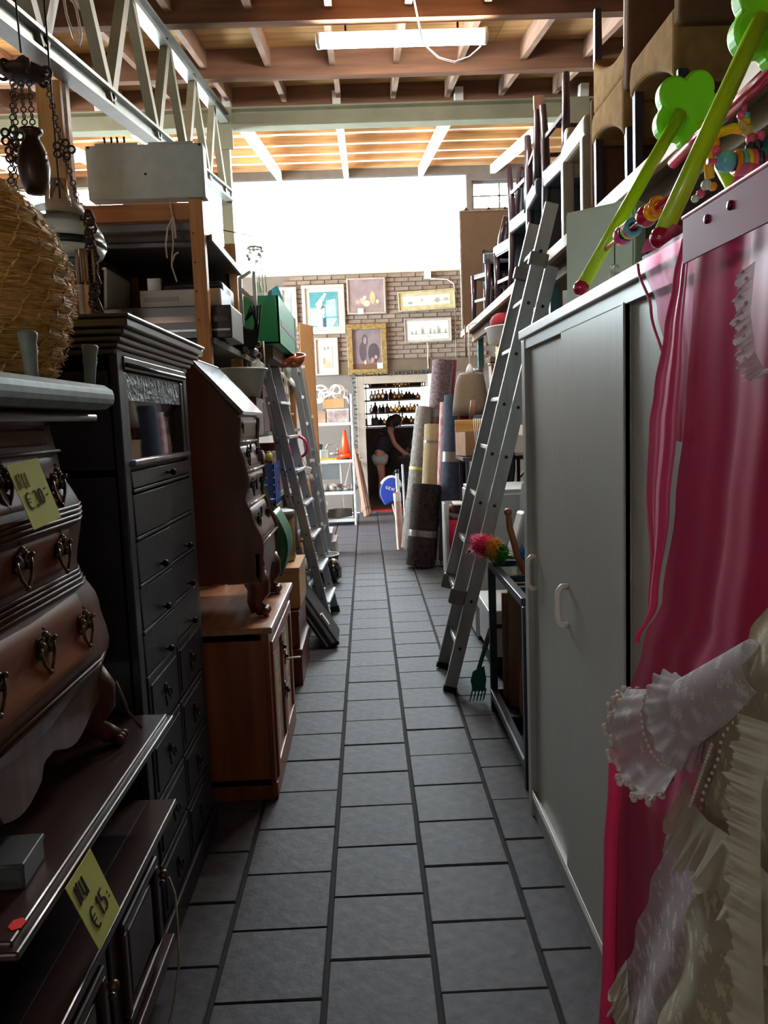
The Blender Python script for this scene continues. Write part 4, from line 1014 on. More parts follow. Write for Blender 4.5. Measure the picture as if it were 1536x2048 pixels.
t2 = thing('fluffy_brush', 'bright blue fluffy brush head behind the wooden stick on the trolley', 'brush', (.72, 3.75, .79))
fluff((.72, 3.72, .80), (.73, 3.74, .87), .03, .045, mat('fluff_blue', (40, 140, 200), rough=.9), 'blue_fluff', 6, 300, .03)
MB().tube([(.72, 3.72, .80), (.715, 3.71, .785)], .008, 8).build('stub', M_rub, t2)
t2 = thing('wooden_stick', 'brown wooden stick with rounded end standing in the trolley', 'stick', (.68, 3.55, .1))
MB().tube([(.72, 3.62, .76), (.675, 3.615, .86), (.64, 3.61, 1.0), (.635, 3.61, 1.06)], [.016, .016, .015, .014], 12).build('shaft', wood('chestnut_stick', (150, 88, 56), (110, 60, 36), 'Z', rough=.5), t2)
MB().ball((.634, 3.61, 1.068), .019, 12).build('knob', wood('chestnut_stick', (150, 88, 56), (110, 60, 36)), t2)
# green hand rake
M_teal = mat('teal_green_plastic', (16, 110, 92), rough=.35, var=.08)
t2 = thing('hand_rake', 'teal green plastic hand rake leaning on the steel trolley', 'rake', (.53, 4.12, 0))
MB().prism([(.515, .17), (.575, .20), (.585, .12), (.575, .06), (.512, .06), (.500, .12)], 'Y', 4.08, 4.092).build('plate', M_teal, t2, bevel=.004)
for i, x in enumerate((.506, .524, .542, .560, .576)):
    MB().tube([(x + .006, 4.086, .075), (x - .004, 4.086, .035), (x - .012, 4.082, .008)], [.008, .0075, .005], 8, flat=.6).build('tine', M_teal, t2)
MB().tube([(.545, 4.086, .18), (.57, 4.08, .26), (.60, 4.07, .36)], .012, 10).build('socket', M_teal, t2)
MB().tube([(.578, 4.077, .29), (.61, 4.06, .40)], .014, 10).build('grip', mat('grey_grip', (90, 90, 96), rough=.6), t2)
# ================================================================== RIGHT RACK, CHAIRS
M_shelf = wood('pine_shelf_edge', (196, 172, 146), (160, 130, 104), 'Y', rough=.6)
M_dboard = wood('brown_shelf_board', (120, 92, 72), (90, 66, 52), 'Y', rough=.7)
M_tealst = mat('teal_rack_steel', (84, 128, 128), rough=.4, metal=.25, var=.12, scale=12)
t = thing('pallet_rack', 'tall right-hand storage rack with teal uprights and pine-edged shelf', 'rack', (1.4, 5, 0))
SZ = 2.40
MB().box(1.075, 1.86, 1.3, 8.60, SZ - .022, SZ).build('upper_shelf', M_dboard, t)
MB().box(1.045, 1.075, 1.3, 8.60, SZ - .055, SZ + .005).build('shelf_edge', M_shelf, t, bevel=.003)
MB().box(1.16, 1.20, 1.3, 8.55, SZ - .11, SZ - .024).box(1.75, 1.79, 1.3, 8.55, SZ - .11, SZ - .024).build('shelf_beam', M_dboard, t)
MB().box(1.08, 1.8, 4.9, 8.5, 1.40, 1.43).build('lower_shelf', M_dboard, t)
MB().box(1.055, 1.08, 4.9, 8.5, 1.37, 1.44).build('shelf_edge', M_shelf, t)
for y in (2.50, 5.15, 8.42):
    for x in (1.20, 1.80):
        up = MB().box(x, x + .06, y, y + .05, 0, 3.6 if y < 3 else 2.37).build('upright', M_tealst, t, bevel=.003)
        q = MB()
        for k in range(34):
            z = .1 + k * .1
            if z < (3.5 if y < 3 else 2.3): q.obox((x - .0006, y + .018 + .012 * (k % 2), z), (.002, .007, .03), (.18, 0, 0))
        q.build('slot', M_rub, up)
    MB().bar((1.23, y + .025, .4), (1.83, y + .025, 1.1), .03, .02).build('brace', M_tealst, t)
MB().box(1.20, 1.86, 2.40, 2.43, 2.98, 3.04).build('tie_beam', M_tealst, t)
MB().box(1.92, 1.95, 1.2, 8.6, 0, 3.5).build('back_panel', mat('dark_brown_backing', (60, 44, 38), rough=.8), t)

M_suede = mat('tan_suede', (146, 112, 70), rough=.95, var=.22, scale=16, bump=.15, spec=.05)
M_sueded = mat('brown_suede_back', (104, 74, 54), rough=.9, var=.15, scale=12, spec=.05)
M_dkleg = mat('dark_violet_leg', (54, 44, 58), rough=.4, var=.1)
def suede_chair(lab, loc, rz, flip=False):
    t = thing('upholstered_chair', lab, 'chair', loc, 'suede chairs on the right rack', rz=rz, local=True)
    sgn = -1 if flip else 1; zo = .47 if flip else 0
    Z = lambda z: zo + sgn * z if not flip else zo - z + 0
    w, d = .24, .235
    # seat with arched apron: front at +y, back at -y
    top = .475; pts = [(-d, .21)] + [(-d + .47 * i / 12, .21 + .075 * sin(i / 12 * pi) ** .6 + (.12 * i / 12)) for i in range(1, 12)] + [(d, .33), (d + .012, .40), (d, top - .02), (d - .03, top), (-d, top)]
    q = MB()
    pts2 = [(y, Z(z)) for y, z in pts]
    q.prism(pts2, 'X', -w, w); q.build('seat', M_suede, t, bevel=.02, seg=3)
    pts = [(-d - .05, .40), (-d + .02, .40), (-d + .0, 1.02), (-d - .05, 1.05), (-d - .09, 1.0)] if not flip else [(-d - .06, .38), (-d - .01, .38), (-d - .01, .88), (-d - .06, .88)]
    MB().prism([(y, Z(z)) for y, z in pts], 'X', -w, w).build('backrest', M_sueded, t, bevel=.02, seg=3)
    for x in (-w + .025, w - .025):
        for y, z1 in ((d - .03, .36), (-d + .0, .24)):
            MB().bar((x, y, Z(0)), (x, y, Z(z1 + .02)), .030, .030, w2=.036, h2=.036).build('leg', M_dkleg, t, bevel=.003)
    return t
suede_chair('tan suede chair standing on the right rack nearest the teal upright', (1.345, 3.10, SZ), 0)
suede_chair('tan suede chair standing on the right rack second from the teal upright', (1.345, 3.64, SZ), 0)
suede_chair('tan suede chair upside down on top of another suede chair', (1.36, 3.665, SZ + .485), pi, True)
M_walnut = wood('dark_walnut', (72, 52, 58), (48, 34, 40), 'Z', rough=.3, coat=.35)
M_leath = mat('blue_black_leather', (52, 60, 70), rough=.35, var=.15, scale=10, coat=.1)
M_rimw = M_walnut
def wood_chair(lab, loc, rot, m=None, pad=True, high=.98, grp='dark wooden chairs on the right rack'):
    t = thing('dining_chair', lab, 'chair', loc, grp, local=True); t.rotation_euler = rot
    m = m or M_walnut
    for x in (-.19, .19):
        MB().tube([(x, .20, .0), (x, .19, .25), (x, .185, .44)], [.020, .024, .028], 8).build('leg', m, t)
        pts = [(x * .95, -.26, 0), (x * .95, -.215, .22), (x * .95, -.20, .45), (x * .95, -.235, .70), (x * .93, -.31, high)]
        MB().tube(pts, [.022, .026, .028, .024, .020], 8).build('back_post', m, t)
        MB().bar((x, .185, .20), (x * .95, -.205, .20), .018, .024).build('stretcher', m, t)
    MB().bar((-.19, .0, .205), (.19, .0, .205), .018, .022).build('cross_stretcher', m, t)
    MB().box(-.205, .205, -.205, .205, .40, .445).build('seat_frame', m, t, bevel=.006)
    if pad: MB().box(-.21, .21, -.185, .225, .40, .50).build('seat_pad', M_leath, t, bevel=.02, seg=3)
    for z, hh in ((high - .05, .075), (.68, .05)):
        y = -.30 if z > .8 else -.232
        MB().grid(lambda u, v: (-.18 + .36 * u, y - .03 * sin(u * pi) , z - hh / 2 + hh * v + .02 * sin(u * pi) * (1 if z > .8 else 0)), 10, 3).build('back_rail', m, t, solid=.018)
    MB().prism([(-.27, .47), (-.20, .47), (-.215, .72), (-.275, high - .02), (-.325, high - .02), (-.305, .72)], 'X', -.17, .17).build('back_pad' if pad else 'splat', M_leath if pad else m, t, bevel=.012)
    return t
H = pi
wood_chair('upside-down dark chair nearest the cream chair on the right rack', (1.34, 4.78, SZ + .95), (H, 0, .08), high=.95)
wood_chair('second upside-down dark chair beyond the cream chair on the right rack', (1.32, 5.28, SZ + .95), (H, 0, -.06), high=.95)
wood_chair('third upside-down dark chair beyond the cream chair on the right rack', (1.36, 5.98, SZ + .95), (H, 0, .12), high=.95)
wood_chair('dark wooden chair with curved posts in the middle of the far right rack', (1.36, 6.62, SZ), (0, 0, .2))
wood_chair('dark wooden chair facing the aisle near the far end of the right rack', (1.33, 7.15, SZ), (0, 0, H * .42), high=.92)
wood_chair('bare dark wooden chair at the far end of the right rack', (1.34, 7.72, SZ), (0, 0, H * .15), pad=False, high=.88)
wood_chair('lone dark chair in front of the brown panel on the right rack', (1.45, 8.15, SZ), (0, 0, H * .98), high=.8)
# cream chair
M_cream = mat('cream_leather', (150, 140, 122), rough=.4, var=.08)
t = thing('cream_chair', 'cream upholstered chair on the right rack between suede and dark chairs', 'chair', (1.3, 4.22, SZ))
MB().prism([(3.98, SZ + .42), (4.44, SZ + .42), (4.46, SZ + .50), (4.40, SZ + .53), (3.98, SZ + .53)], 'X', 1.10, 1.54).build('seat', M_cream, t, bevel=.025, seg=3)
MB().prism([(4.40, SZ + .36), (4.45, SZ + .36), (4.47, SZ + .60), (4.42, SZ + .62), (4.38, SZ + .58)], 'X', 1.12, 1.52).build('backrest', M_cream, t, bevel=.02, seg=3)
for x in (1.125, 1.515):
    for y in (4.02, 4.40): MB().bar((x, y, SZ), (x, y, SZ + .43), .05, .06).build('leg', M_cream, t, bevel=.01)
t = thing('table_leg_bundle', 'bare brown table frame standing among the chairs on the right rack', 'table frame', (1.5, 4.35, SZ))
M_brp = wood('reddish_brown_post', (130, 92, 76), (98, 66, 54), 'Z', rough=.5)
for x, y, h_ in ((1.42, 4.62, .93), (1.62, 4.62, .96), (1.45, 4.20, .92), (1.66, 4.20, .9)):
    MB().bar((x, y, SZ), (x + .01, y, SZ + h_), .028, .05).build('leg', M_brp, t, bevel=.003)
MB().box(1.40, 1.68, 4.19, 4.63, SZ + .60, SZ + .64).build('top_board', M_brp, t)
t = thing('plank', 'slim reddish plank standing upright on the right rack beside the far window', 'plank', (1.4, 5.7, SZ))
MB().bar((1.30, 5.74, SZ), (1.27, 5.72, SZ + 1.27), .03, .07).build('board', M_brp, t); MB().bar((1.285, 5.69, SZ + .6), (1.275, 5.685, SZ + .75), .01, .03).build('hook', M_iron, t)
# brown panel at the far end
t = thing('hardboard', 'large brown panel standing at the far end of the right rack under the window', 'panel', (1.4, 8.48, SZ))
M_hb = mat('brown_hardboard', (134, 104, 80), rough=.7, var=.08)
MB().box(1.05, 1.78, 8.47, 8.485, SZ + .005, 3.60).build('sheet', M_hb, t)
q = MB().box(1.045, 1.06, 8.462, 8.492, SZ, 3.61).box(1.77, 1.785, 8.462, 8.492, SZ, 3.61).box(1.06, 1.77, 8.462, 8.492, 3.60, 3.615); q.build('edging', M_shelf, t)
for x in (1.12, 1.35, 1.52): MB().lathe([(.03, 0), (.02, .008), (.004, .03)], 8, (x, 8.477, 3.614)).build('finial', M_iron, t)

# ================================================================== RUG ROLLS BY THE DOOR
def roll(name, lab, base, top, r0, m, parts=(), flat=1., fuzz=0, r1=None, core=True, cat='rug', grp='rolled rugs leaning at the right'):
    base = Vector(base); top = Vector(top); d = top - base
    t = thing(name, lab, cat, base, grp); r1 = r1 or r0
    n = 18; L_ = 30; _, s_, u = frame_from(d); rr = R(int(base.x * 997 + base.y * 31))
    q = MB()
    def P(a, v): 
        r_ = (r0 + (r1 - r0) * v) * (1 + (.06 * (rr.random() - .5) if fuzz else 0)) + .006 * max(0, cos(a - .7)) ** 12
        return base + d * v + (s_ * cos(a) + u * sin(a) * flat) * r_
    q.grid(lambda a, v: P(a * 2 * pi, v), 28, 24 if fuzz else 6, wrap_u=True)
    q.build('roll', m, t)
    if core:
        sp = MB(); dd = d.normalized(); pts = [top + (s_ * cos(k * .5) + u * sin(k * .5) * flat) * (r1 * (1 - k / 44)) + dd * .001 for k in range(42)]
        for e, z in ((pts, 0),): sp.tube(e, r1 * .045, 5)
        sp.build('spiral_edge', m, t)
        MB().lathe([(r1 * .98, -.012), (r1 * .98, -.006), (0, -.006)], 24, top, dd, sy=flat).build('roll_end', m, t)
    if fuzz:
        q = MB()
        for i in range(fuzz):
            a = rr.uniform(0, 2 * pi); v = rr.random(); nrm = s_ * cos(a) + u * sin(a) * flat
            p = base + d * v + nrm * (r0 + (r1 - r0) * v) * .99; e = p + nrm * rr.uniform(.012, .03) + Vector((rr.uniform(-.01, .01), rr.uniform(-.01, .01), rr.uniform(-.022, .004)))
            w = d.normalized().cross(nrm) * .006; q.add([p - w, p + w, e + w * .3, e - w * .3], [(0, 1, 2, 3)])
        tag(q.build('pile', m, t), kind='stuff')
    for v0, v1, mm in parts:
        q = MB().grid(lambda a, v: base + d * (v0 + (v1 - v0) * v) + (s_ * cos(a * 2 * pi) + u * sin(a * 2 * pi) * flat) * ((r0 + (r1 - r0) * v0) * 1.02 + .003), 24, 2, wrap_u=True); q.build('tape_band', mm, t)
    return t
M_tape = mat('clear_tape', (112, 104, 100), rough=.3, var=.1)
M_shag = mat('white_grey_shag', (136, 128, 122), rough=.95, var=.25, scale=30, bump=.8)
M_dbr = mat('dark_brown_shag', (44, 26, 25), rough=.95, var=.35, scale=40, bump=.6)
M_creamr = mat('cream_rug', (156, 136, 102), rough=.85, var=.12, scale=14)
M_patt = mat('mauve_patterned_rug', (112, 92, 96), rough=.9, rgb2=(72, 48, 56), scale=26, stretch=(1, 1, 1.6))
M_blue = mat('navy_rug', (42, 48, 66), rough=.9, var=.3, scale=18)
M_pinks = mat('red_stripe_rug', (178, 96, 104), rough=.9, rgb2=(206, 190, 190), scale=30, stretch=(1, 1, .4))
roll('rug_roll', 'tall white shaggy rug roll leaning nearest the doorway', (.43, 8.72, .09), (.655, 8.85, 1.63), .095, M_shag, [(.555, .575, mat('yellow_tape', (190, 190, 100), rough=.4))], fuzz=900)
roll('rug_roll', 'short dark brown shaggy rug roll standing in front of the cream roll', (.50, 8.02, .02), (.595, 8.08, .84), .145, M_dbr, [(.36, .44, M_tape)], fuzz=1400)
roll('rug_roll', 'smooth cream rug roll leaning behind the dark brown shaggy roll', (.60, 8.33, .05), (.71, 8.40, 1.44), .095, M_creamr, [(.86, .88, M_tape)])
roll('rug_roll', 'tallest mauve patterned rug roll leaning at the back', (.63, 8.80, .06), (.885, 8.95, 2.13), .118, M_patt, [(.70, .74, M_tape)])
roll('rug_roll', 'red edged rug roll leaning behind the tall mauve roll', (.80, 9.05, .05), (1.0, 9.15, 2.15), .06, mat('wine_rug', (120, 40, 52), rough=.9), core=False)
roll('rug_roll', 'navy rug roll with red striped edge leaning beside the ladder', (.815, 7.95, .07), (.93, 8.05, 1.72), .135, M_blue, [(.60, .66, M_tape)])
roll('rug_roll', 'slim red striped rug roll beside the navy roll', (.70, 8.08, .05), (.815, 8.18, 1.66), .052, M_pinks)
roll('rug_roll', 'slim pale rug roll standing behind the tall mauve roll', (.74, 9.35, .03), (.81, 9.45, 2.02), .06, mat('pale_blue_rug', (206, 212, 216), rough=.9))
roll('rug_roll', 'second slim pale rug roll just left of the tall mauve roll', (.66, 9.48, .03), (.72, 9.58, 1.88), .05, mat('grey_white_rug', (220, 222, 224), rough=.9))
roll('vinyl_roll', 'narrow pink roll with white cap standing left of the shaggy rug', (.345, 9.12, .02), (.325, 9.05, .68), .040, mat('pale_pink_vinyl', (222, 182, 168), rough=.5), [(.86, .99, mat('white_cap', (238, 238, 238), rough=.5))], core=False, cat='roll')
t = thing('metal_pole', 'grey metal pole standing behind the narrow pink roll', 'pole', (.35, 9.4, 0))
MB().tube([(.36, 9.40, 0), (.345, 9.40, .90)], .022, 10).build('tube', M_alu, t); MB().tube([(.345, 9.40, .88), (.345, 9.4, .92)], .025, 10).build('cap', M_iron, t)
t = thing('metal_rod', 'thin grey rod standing beside the white shaggy rug', 'rod', (.42, 9.45, 0))
MB().tube([(.43, 9.45, 0), (.415, 9.45, .96)], .012, 8).build('tube', M_aluS, t); MB().ball((.415, 9.45, .965), .014, 8).build('tip', M_alu, t)
# blue racket bag
t = thing('racket_bag', 'blue and white racket cover with white lettering leaning by the doorway', 'racket cover', (.33, 10.6, 0))
M_bb = mat('royal_blue_nylon', (40, 70, 176), rough=.5, var=.1)
pts = []
for i in range(28):
    a = 2 * pi * i / 28; r_ = .13 if sin(a) > -.2 else .13 * (1 - .55 * abs(sin(a)) ** 3)
    x, z = r_ * cos(a), .17 * sin(a) * (1 if sin(a) > 0 else 1.25); c_a, s_a = cos(-.35), sin(-.35)
    pts.append((.29 + x * c_a - z * s_a, .585 + x * s_a + z * c_a))
MB().prism(pts, 'Y', 10.55, 10.60).build('cover', M_bb, t, bevel=.012)
q = MB(); 
MB().tube([(x, 10.575, z) for x, z in pts[2:14]], .024, 8).build('white_edge', mat('white_nylon', (224, 226, 234), rough=.5), t)
letters = [arc(.0, .5, .45, .5, 60, 300, 8) + [(.3, .45), (.05, .45)], [(1.5, 1), (.75, 1), (.75, 0), (1.5, 0)], [(.75, .5), (1.3, .5)], [(1.8, 1), (2.6, 0)], [(2.6, 1), (1.8, 0)], [(3.6, 1), (2.9, 1), (2.9, 0), (3.6, 0)], [(2.9, .5), (3.4, .5)], [(3.9, 0), (4.3, 1), (4.7, 0)]]
strokes(letters, (.245, 10.547, .60), (.030, 0, -.010), (.008, 0, .032), .008, mat('white_print', (240, 240, 245), rough=.6), t, 'lettering', nrm=(0, -1, 0))
MB().tube([(.31, 10.575, .40), (.36, 10.60, .20), (.39, 10.62, .02)], .012, 8).build('handle', mat('grey_tape_grip', (150, 140, 130), rough=.8), t)
MB().prism([(.36, .64), (.43, .60), (.42, .45), (.36, .42), (.33, .5)], 'Y', 10.542, 10.552).build('dark_panel', mat('dark_nylon', (40, 44, 60), rough=.6), t)

# ================================================================== CLUTTER ON THE RIGHT, BEYOND THE LADDER
t = thing('pendant_lamp', 'beige fabric pendant lampshade with white cap hanging beside the rugs', 'lamp', (.97, 7.4, 1.55))
q = MB().lathe([(.175, 1.52), (.165, 1.62), (.14, 1.80), (.115, 1.885), (.09, 1.905), (.088, 1.90), (.112, 1.88), (.137, 1.797), (.162, 1.62), (.172, 1.522)], 28, (.975, 7.4, 0)); q.build('shade', mat('beige_linen', (116, 100, 83), rough=.9, var=.15, scale=40, stretch=(1, 1, 3)), t)
MB().lathe([(.045, 1.90), (.03, 1.95), (.012, 1.985), (0, 1.99)], 16, (.975, 7.4, 0)).build('cap', M_whtrim, t)
MB().tube([(.975, 7.4, 1.98), (.972, 7.4, 2.2), (.975, 7.4, 2.34), (1.10, 7.4, 2.37)], .007, 8).build('cord', M_handle, t)
MB().tube([(.94, 7.4, 2.34), (.945, 7.4, 2.05)], .008, 8).build('hook_rod', M_brp, t)
t = thing('slatted_barrel', 'barrel of white and brown staves under the right shelf', 'barrel', (1.13, 6.8, 1.43))
cx, cy = 1.20, 6.75
for k in range(14):
    a = 2 * pi * k / 14; b = 2 * pi * (k + .9) / 14
    q = MB(); vs = []
    for r_, z in ((.125, 1.44), (.145, 1.62), (.155, 1.93)):
        for ang in (a, b): 
            for rr in (r_, r_ - .012): vs.append((cx + rr * cos(ang), cy + rr * sin(ang), z))
    q.add(vs, [(0, 2, 6, 4), (1, 5, 7, 3), (4, 6, 10, 8), (5, 9, 11, 7), (0, 4, 5, 1), (4, 8, 9, 5), (2, 3, 7, 6), (6, 7, 11, 10), (8, 10, 11, 9), (0, 1, 3, 2)])
    q.build('stave', M_whtrim if k % 2 else M_pine, t)
MB().lathe([(.157, 1.925), (.160, 1.945), (.150, 1.945), (.148, 1.925)], 28, (cx, cy, 0)).build('rim', M_shelf, t)
t = thing('shoe_tray', 'dark tray with shoes on the slatted barrel', 'tray', (1.2, 6.75, 1.946))
MB().box(1.04, 1.38, 6.62, 6.88, 1.947, 1.99).build('tray', M_walnut, t, bevel=.004)
MB().tube([(1.10, 6.7, 2.0), (1.2, 6.7, 2.04), (1.30, 6.7, 2.01)], [.03, .045, .03], 10).build('shoe', M_leath, t)
t = thing('wash_tub', 'white plastic tub holding red and navy cloths just under the right shelf', 'tub', (1.1, 6.1, 2.0))
q = MB().lathe([(.10, 2.045), (.14, 2.06), (.155, 2.16), (.165, 2.165), (.163, 2.172), (.148, 2.168), (.132, 2.07), (0, 2.06)], 24, (1.10, 6.15, 0), sx=1., sy=1.5); q.build('tub', M_handle, t)
q = MB().ball((1.05, 6.10, 2.20), .10, 12, (.9, 1.2, .75)); q.build('red_cloth', mat('dark_red_cloth', (140, 24, 40), rough=.9, var=.25), t)
q = MB().ball((1.18, 6.12, 2.20), .085, 12, (.9, 1.3, .9)); q.build('navy_cloth', mat('navy_cloth', (36, 34, 52), rough=.9, var=.25), t)
MB().box(1.03, 1.24, 6.02, 6.28, 1.44, 2.044).build('stand_box', mat('yellow_card_box', (206, 168, 74), rough=.7), t)
t = thing('saucepan', 'dark saucepan hanging under the white tub', 'pan', (1.18, 5.8, 1.96))
MB().lathe([(.05, 1.97), (.075, 1.98), (.08, 2.05), (.075, 2.05), (.07, 1.985), (0, 1.98)], 18, (1.20, 5.86, 0)).build('bowl', M_leath, t); MB().tube([(1.2, 5.86, 2.045), (1.2, 5.80, 2.20), (1.2, 5.79, 2.29)], .007).build('handle', M_iron, t)
t = thing('jar', 'row end glass storage jar on the lower right shelf by the pendant lamp', 'jar', (1.12, 7.9, 1.43))
MB().lathe([(.06, 1.432), (.07, 1.45), (.07, 1.90), (.05, 1.94)], 16, (1.12, 7.9, 0)).build('body', mat('milky_jar', (206, 214, 214), rough=.15, trans=.5), t); MB().lathe([(.055, 1.94), (.055, 1.98), (0, 1.985)], 16, (1.12, 7.9, 0)).build('lid', M_alu, t)
for i, (x, y, z, s_, m, lab) in enumerate(((1.02, 7.0, 1.44, (.16, .2, .08), mat('slate_blue_card', (70, 96, 124), rough=.6), 'slate blue box on the lower right shelf'),
        (1.16, 6.2, 1.44, (.12, .2, .16), mat('sage_card', (150, 150, 128), rough=.7), 'sage grey box on the lower right shelf beside the ladder'),
        (.97, 7.45, 1.15, (.2, .3, .26), mat('brown_box', (150, 112, 84), rough=.8), 'brown carton below the beige pendant lamp'))):
    if i == 2: z = 1.15
    t = thing('storage_box', lab, 'box', (x, y, z)); MB().obox((x, y, z + s_[2] / 2), s_, (0, 0, .1 * i)).build('body', m, t, bevel=.004); MB().obox((x, y, z + s_[2] - .01), (s_[0] + .006, s_[1] + .006, .02), (0, 0, .1 * i)).build('lid', m, t, bevel=.003)
t = thing('side_table', 'dark low table under the pendant lamp', 'table', (1.1, 7.4, 0))
MB().box(.86, 1.5, 7.15, 7.75, 1.11, 1.145).build('top', M_walnut, t, bevel=.003)
for x in (.89, 1.45):
    for y in (7.18, 7.70): MB().box(x, x + .03, y, y + .03, 0, 1.11).build('leg', M_walnut, t)
t = thing('flag', 'red and green cloth pennant draped above the navy rug', 'cloth', (.9, 7.6, 1.5))
MB().grid(lambda u, v: (.87 + .22 * u, 7.52 - .02 * sin(u * 8), 1.42 + .26 * v + .03 * sin(u * 5)), 16, 8).build('red_cloth', mat('red_flag', (150, 40, 44), rough=.8), t, solid=.006)
MB().grid(lambda u, v: (.98 + .05 * u, 7.50, 1.55 + .10 * v), 4, 4).build('green_patch', mat('green_flag', (10, 130, 70), rough=.6), t, solid=.006)
# tan bar with cords
t = thing('cord_rack', 'tan wooden bar with white cords hanging beside the ladder', 'rack', (.9, 6.6, 1.39))
M_tan = wood('tan_bar', (206, 158, 92), (170, 122, 66), 'X', rough=.5)
MB().box(.735, 1.10, 6.58, 6.61, 1.385, 1.485).build('bar', M_tan, t, bevel=.004)
for i in range(6): MB().tube([(.885 + .016 * i, 6.573, 1.492), (.887 + .015 * i, 6.57, 1.40), (.90 + .015 * i, 6.57, 1.30), (.912 + .012 * i, 6.572, 1.22)], .0035, 6).build('cord', M_handle, t)
MB().lathe([(.016, 0), (.014, .012), (0, .016)], 12, (.975, 6.58, 1.43), (0, -1, 0)).build('knob', M_shelf, t)
for i in range(3): MB().tube([(.86 + .01 * i, 6.59, 1.487), (.872 + .01 * i, 6.6, 1.56), (.88 + .012 * i, 6.6, 1.64)], [.012, .015, .010], 8).build('peg', M_brp, t)
MB().prism([(.90, 1.205), (1.0, 1.16), (1.02, 1.20), (.93, 1.245)], 'Y', 6.565, 6.60).build('clamp', M_iron, t)
# dark bags below
t = thing('garment_bag', 'long black garment bag hanging behind the ladder beside the navy rug', 'bag', (1.05, 7.0, 0))
MB().grid(lambda u, v: (.93 + .34 * u + .02 * sin(v * 9), 6.95 - .04 * sin(u * pi) + .015 * sin(u * 17), .22 + 1.0 * v), 20, 20).build('cover', mat('black_nylon', (30, 30, 36), rough=.5, var=.2), t, solid=.05)
for i, z in enumerate((.50, .78, .92, .99)): MB().obox((.955 + .01 * i, 6.885, z), (.018, .01, .035), (0, .2, 0)).build('buckle', M_rung, t)
# white drawer units behind the ladder
M_whc = mat('white_lacquer', (206, 208, 208), rough=.35, var=.05)
t = thing('drawer_unit', 'white drawer unit with dark plinth standing behind the ladder', 'drawers', (.95, 5.55, 0))
MB().box(.70, 1.25, 5.25, 5.85, .03, 1.02).build('carcass', M_whc, t, bevel=.003); MB().box(.71, 1.25, 5.26, 5.84, 0, .03).build('plinth', M_rub, t)
for i in range(4): 
    d = MB().box(.69, .70, 5.26, 5.84, .05 + .24 * i, .275 + .24 * i).build('drawer', M_whc, t, bevel=.002); MB().box(.676, .69, 5.47, 5.63, .16 + .24 * i, .175 + .24 * i).build('handle', M_iron, d)
for i in range(4): MB().box(.72, 1.23, 5.24, 5.25, .05 + .24 * i, .268 + .24 * i).build('end_panel', M_whc, t, bevel=.002)
t = thing('storage_bench', 'low white bench with black base line between ladder and steel trolley', 'bench', (.85, 4.75, 0))
MB().box(.66, 1.2, 4.45, 5.0, .32, .40).build('seat', M_whc, t, bevel=.004); MB().box(.68, 1.2, 4.47, 4.98, .12, .29).build('drawer', M_whc, t, bevel=.004); MB().box(.69, 1.18, 4.48, 4.97, .29, .32).build('shadow_gap', M_rub, t); MB().box(.70, 1.18, 4.5, 4.96, 0, .12).build('base', M_rub, t)
t = thing('wheelchair_part', 'dark jumble of chrome and black cable held behind the ladder', 'machine', (.98, 4.9, .40))
MB().box(.88, 1.15, 4.75, 4.95, .402, .62).build('housing', mat('beige_housing', (176, 166, 146), rough=.6), t, bevel=.01)
MB().obox((.92, 4.70, .78), (.14, .12, .30), (0, .3, .2)).build('white_cover', M_whc, t, bevel=.02)
MB().obox((1.02, 4.8, .92), (.18, .2, .34), (0, .1, 0)).build('black_box', M_rub, t, bevel=.01)
for i in range(4): MB().tube([(.93 + .03 * i, 4.66, .95), (.95 + .02 * i, 4.62, 1.05 + .04 * i), (1.0, 4.6, 1.15 + .03 * i)], .010, 8).build('cable', M_rub if i % 2 else M_rung, t)
# white open box with red roll inside
t = thing('tall_white_bin', 'tall white open bin in front of the navy rug', 'bin', (.8, 7.62, 0))
x0, x1, y0, y1 = .71, .96, 7.50, 7.74
q = MB().box(x0, x0 + .015, y0, y1, 0, .70).box(x1 - .015, x1, y0, y1, 0, .70).box(x0, x1, y1 - .015, y1, 0, .70).box(x0, x1, y0, y1, 0, .012); q.build('shell', M_whc, t, bevel=.002)
MB().box(x0, x1, y0, y0 + .012, 0, .05).build('front_lip', M_whc, t)
t = thing('carpet_offcut', 'crimson carpet offcut rolled inside the tall white bin', 'carpet', (.84, 7.6, .013))
MB().tube([(.85, 7.60, .015), (.835, 7.60, .35), (.84, 7.60, .54)], .075, 16).build('roll', mat('crimson_carpet', (170, 24, 60), rough=.9, var=.15), t)
MB().tube([(.84, 7.60, .54), (.84, 7.60, .60)], .077, 16).build('white_band', M_tape, t); MB().tube([(.84, 7.60, .60), (.845, 7.6, .68)], .075, 16).build('brown_end', M_brp, t)
t = tag(MB().obox((.88, 7.52, .695), (.17, .12, .012), (.15, .05, 0)).build('folded_paper', mat('white_paper', (240, 238, 234), rough=.7)), 'folded white paper lying on the crimson roll in the white bin', 'paper')
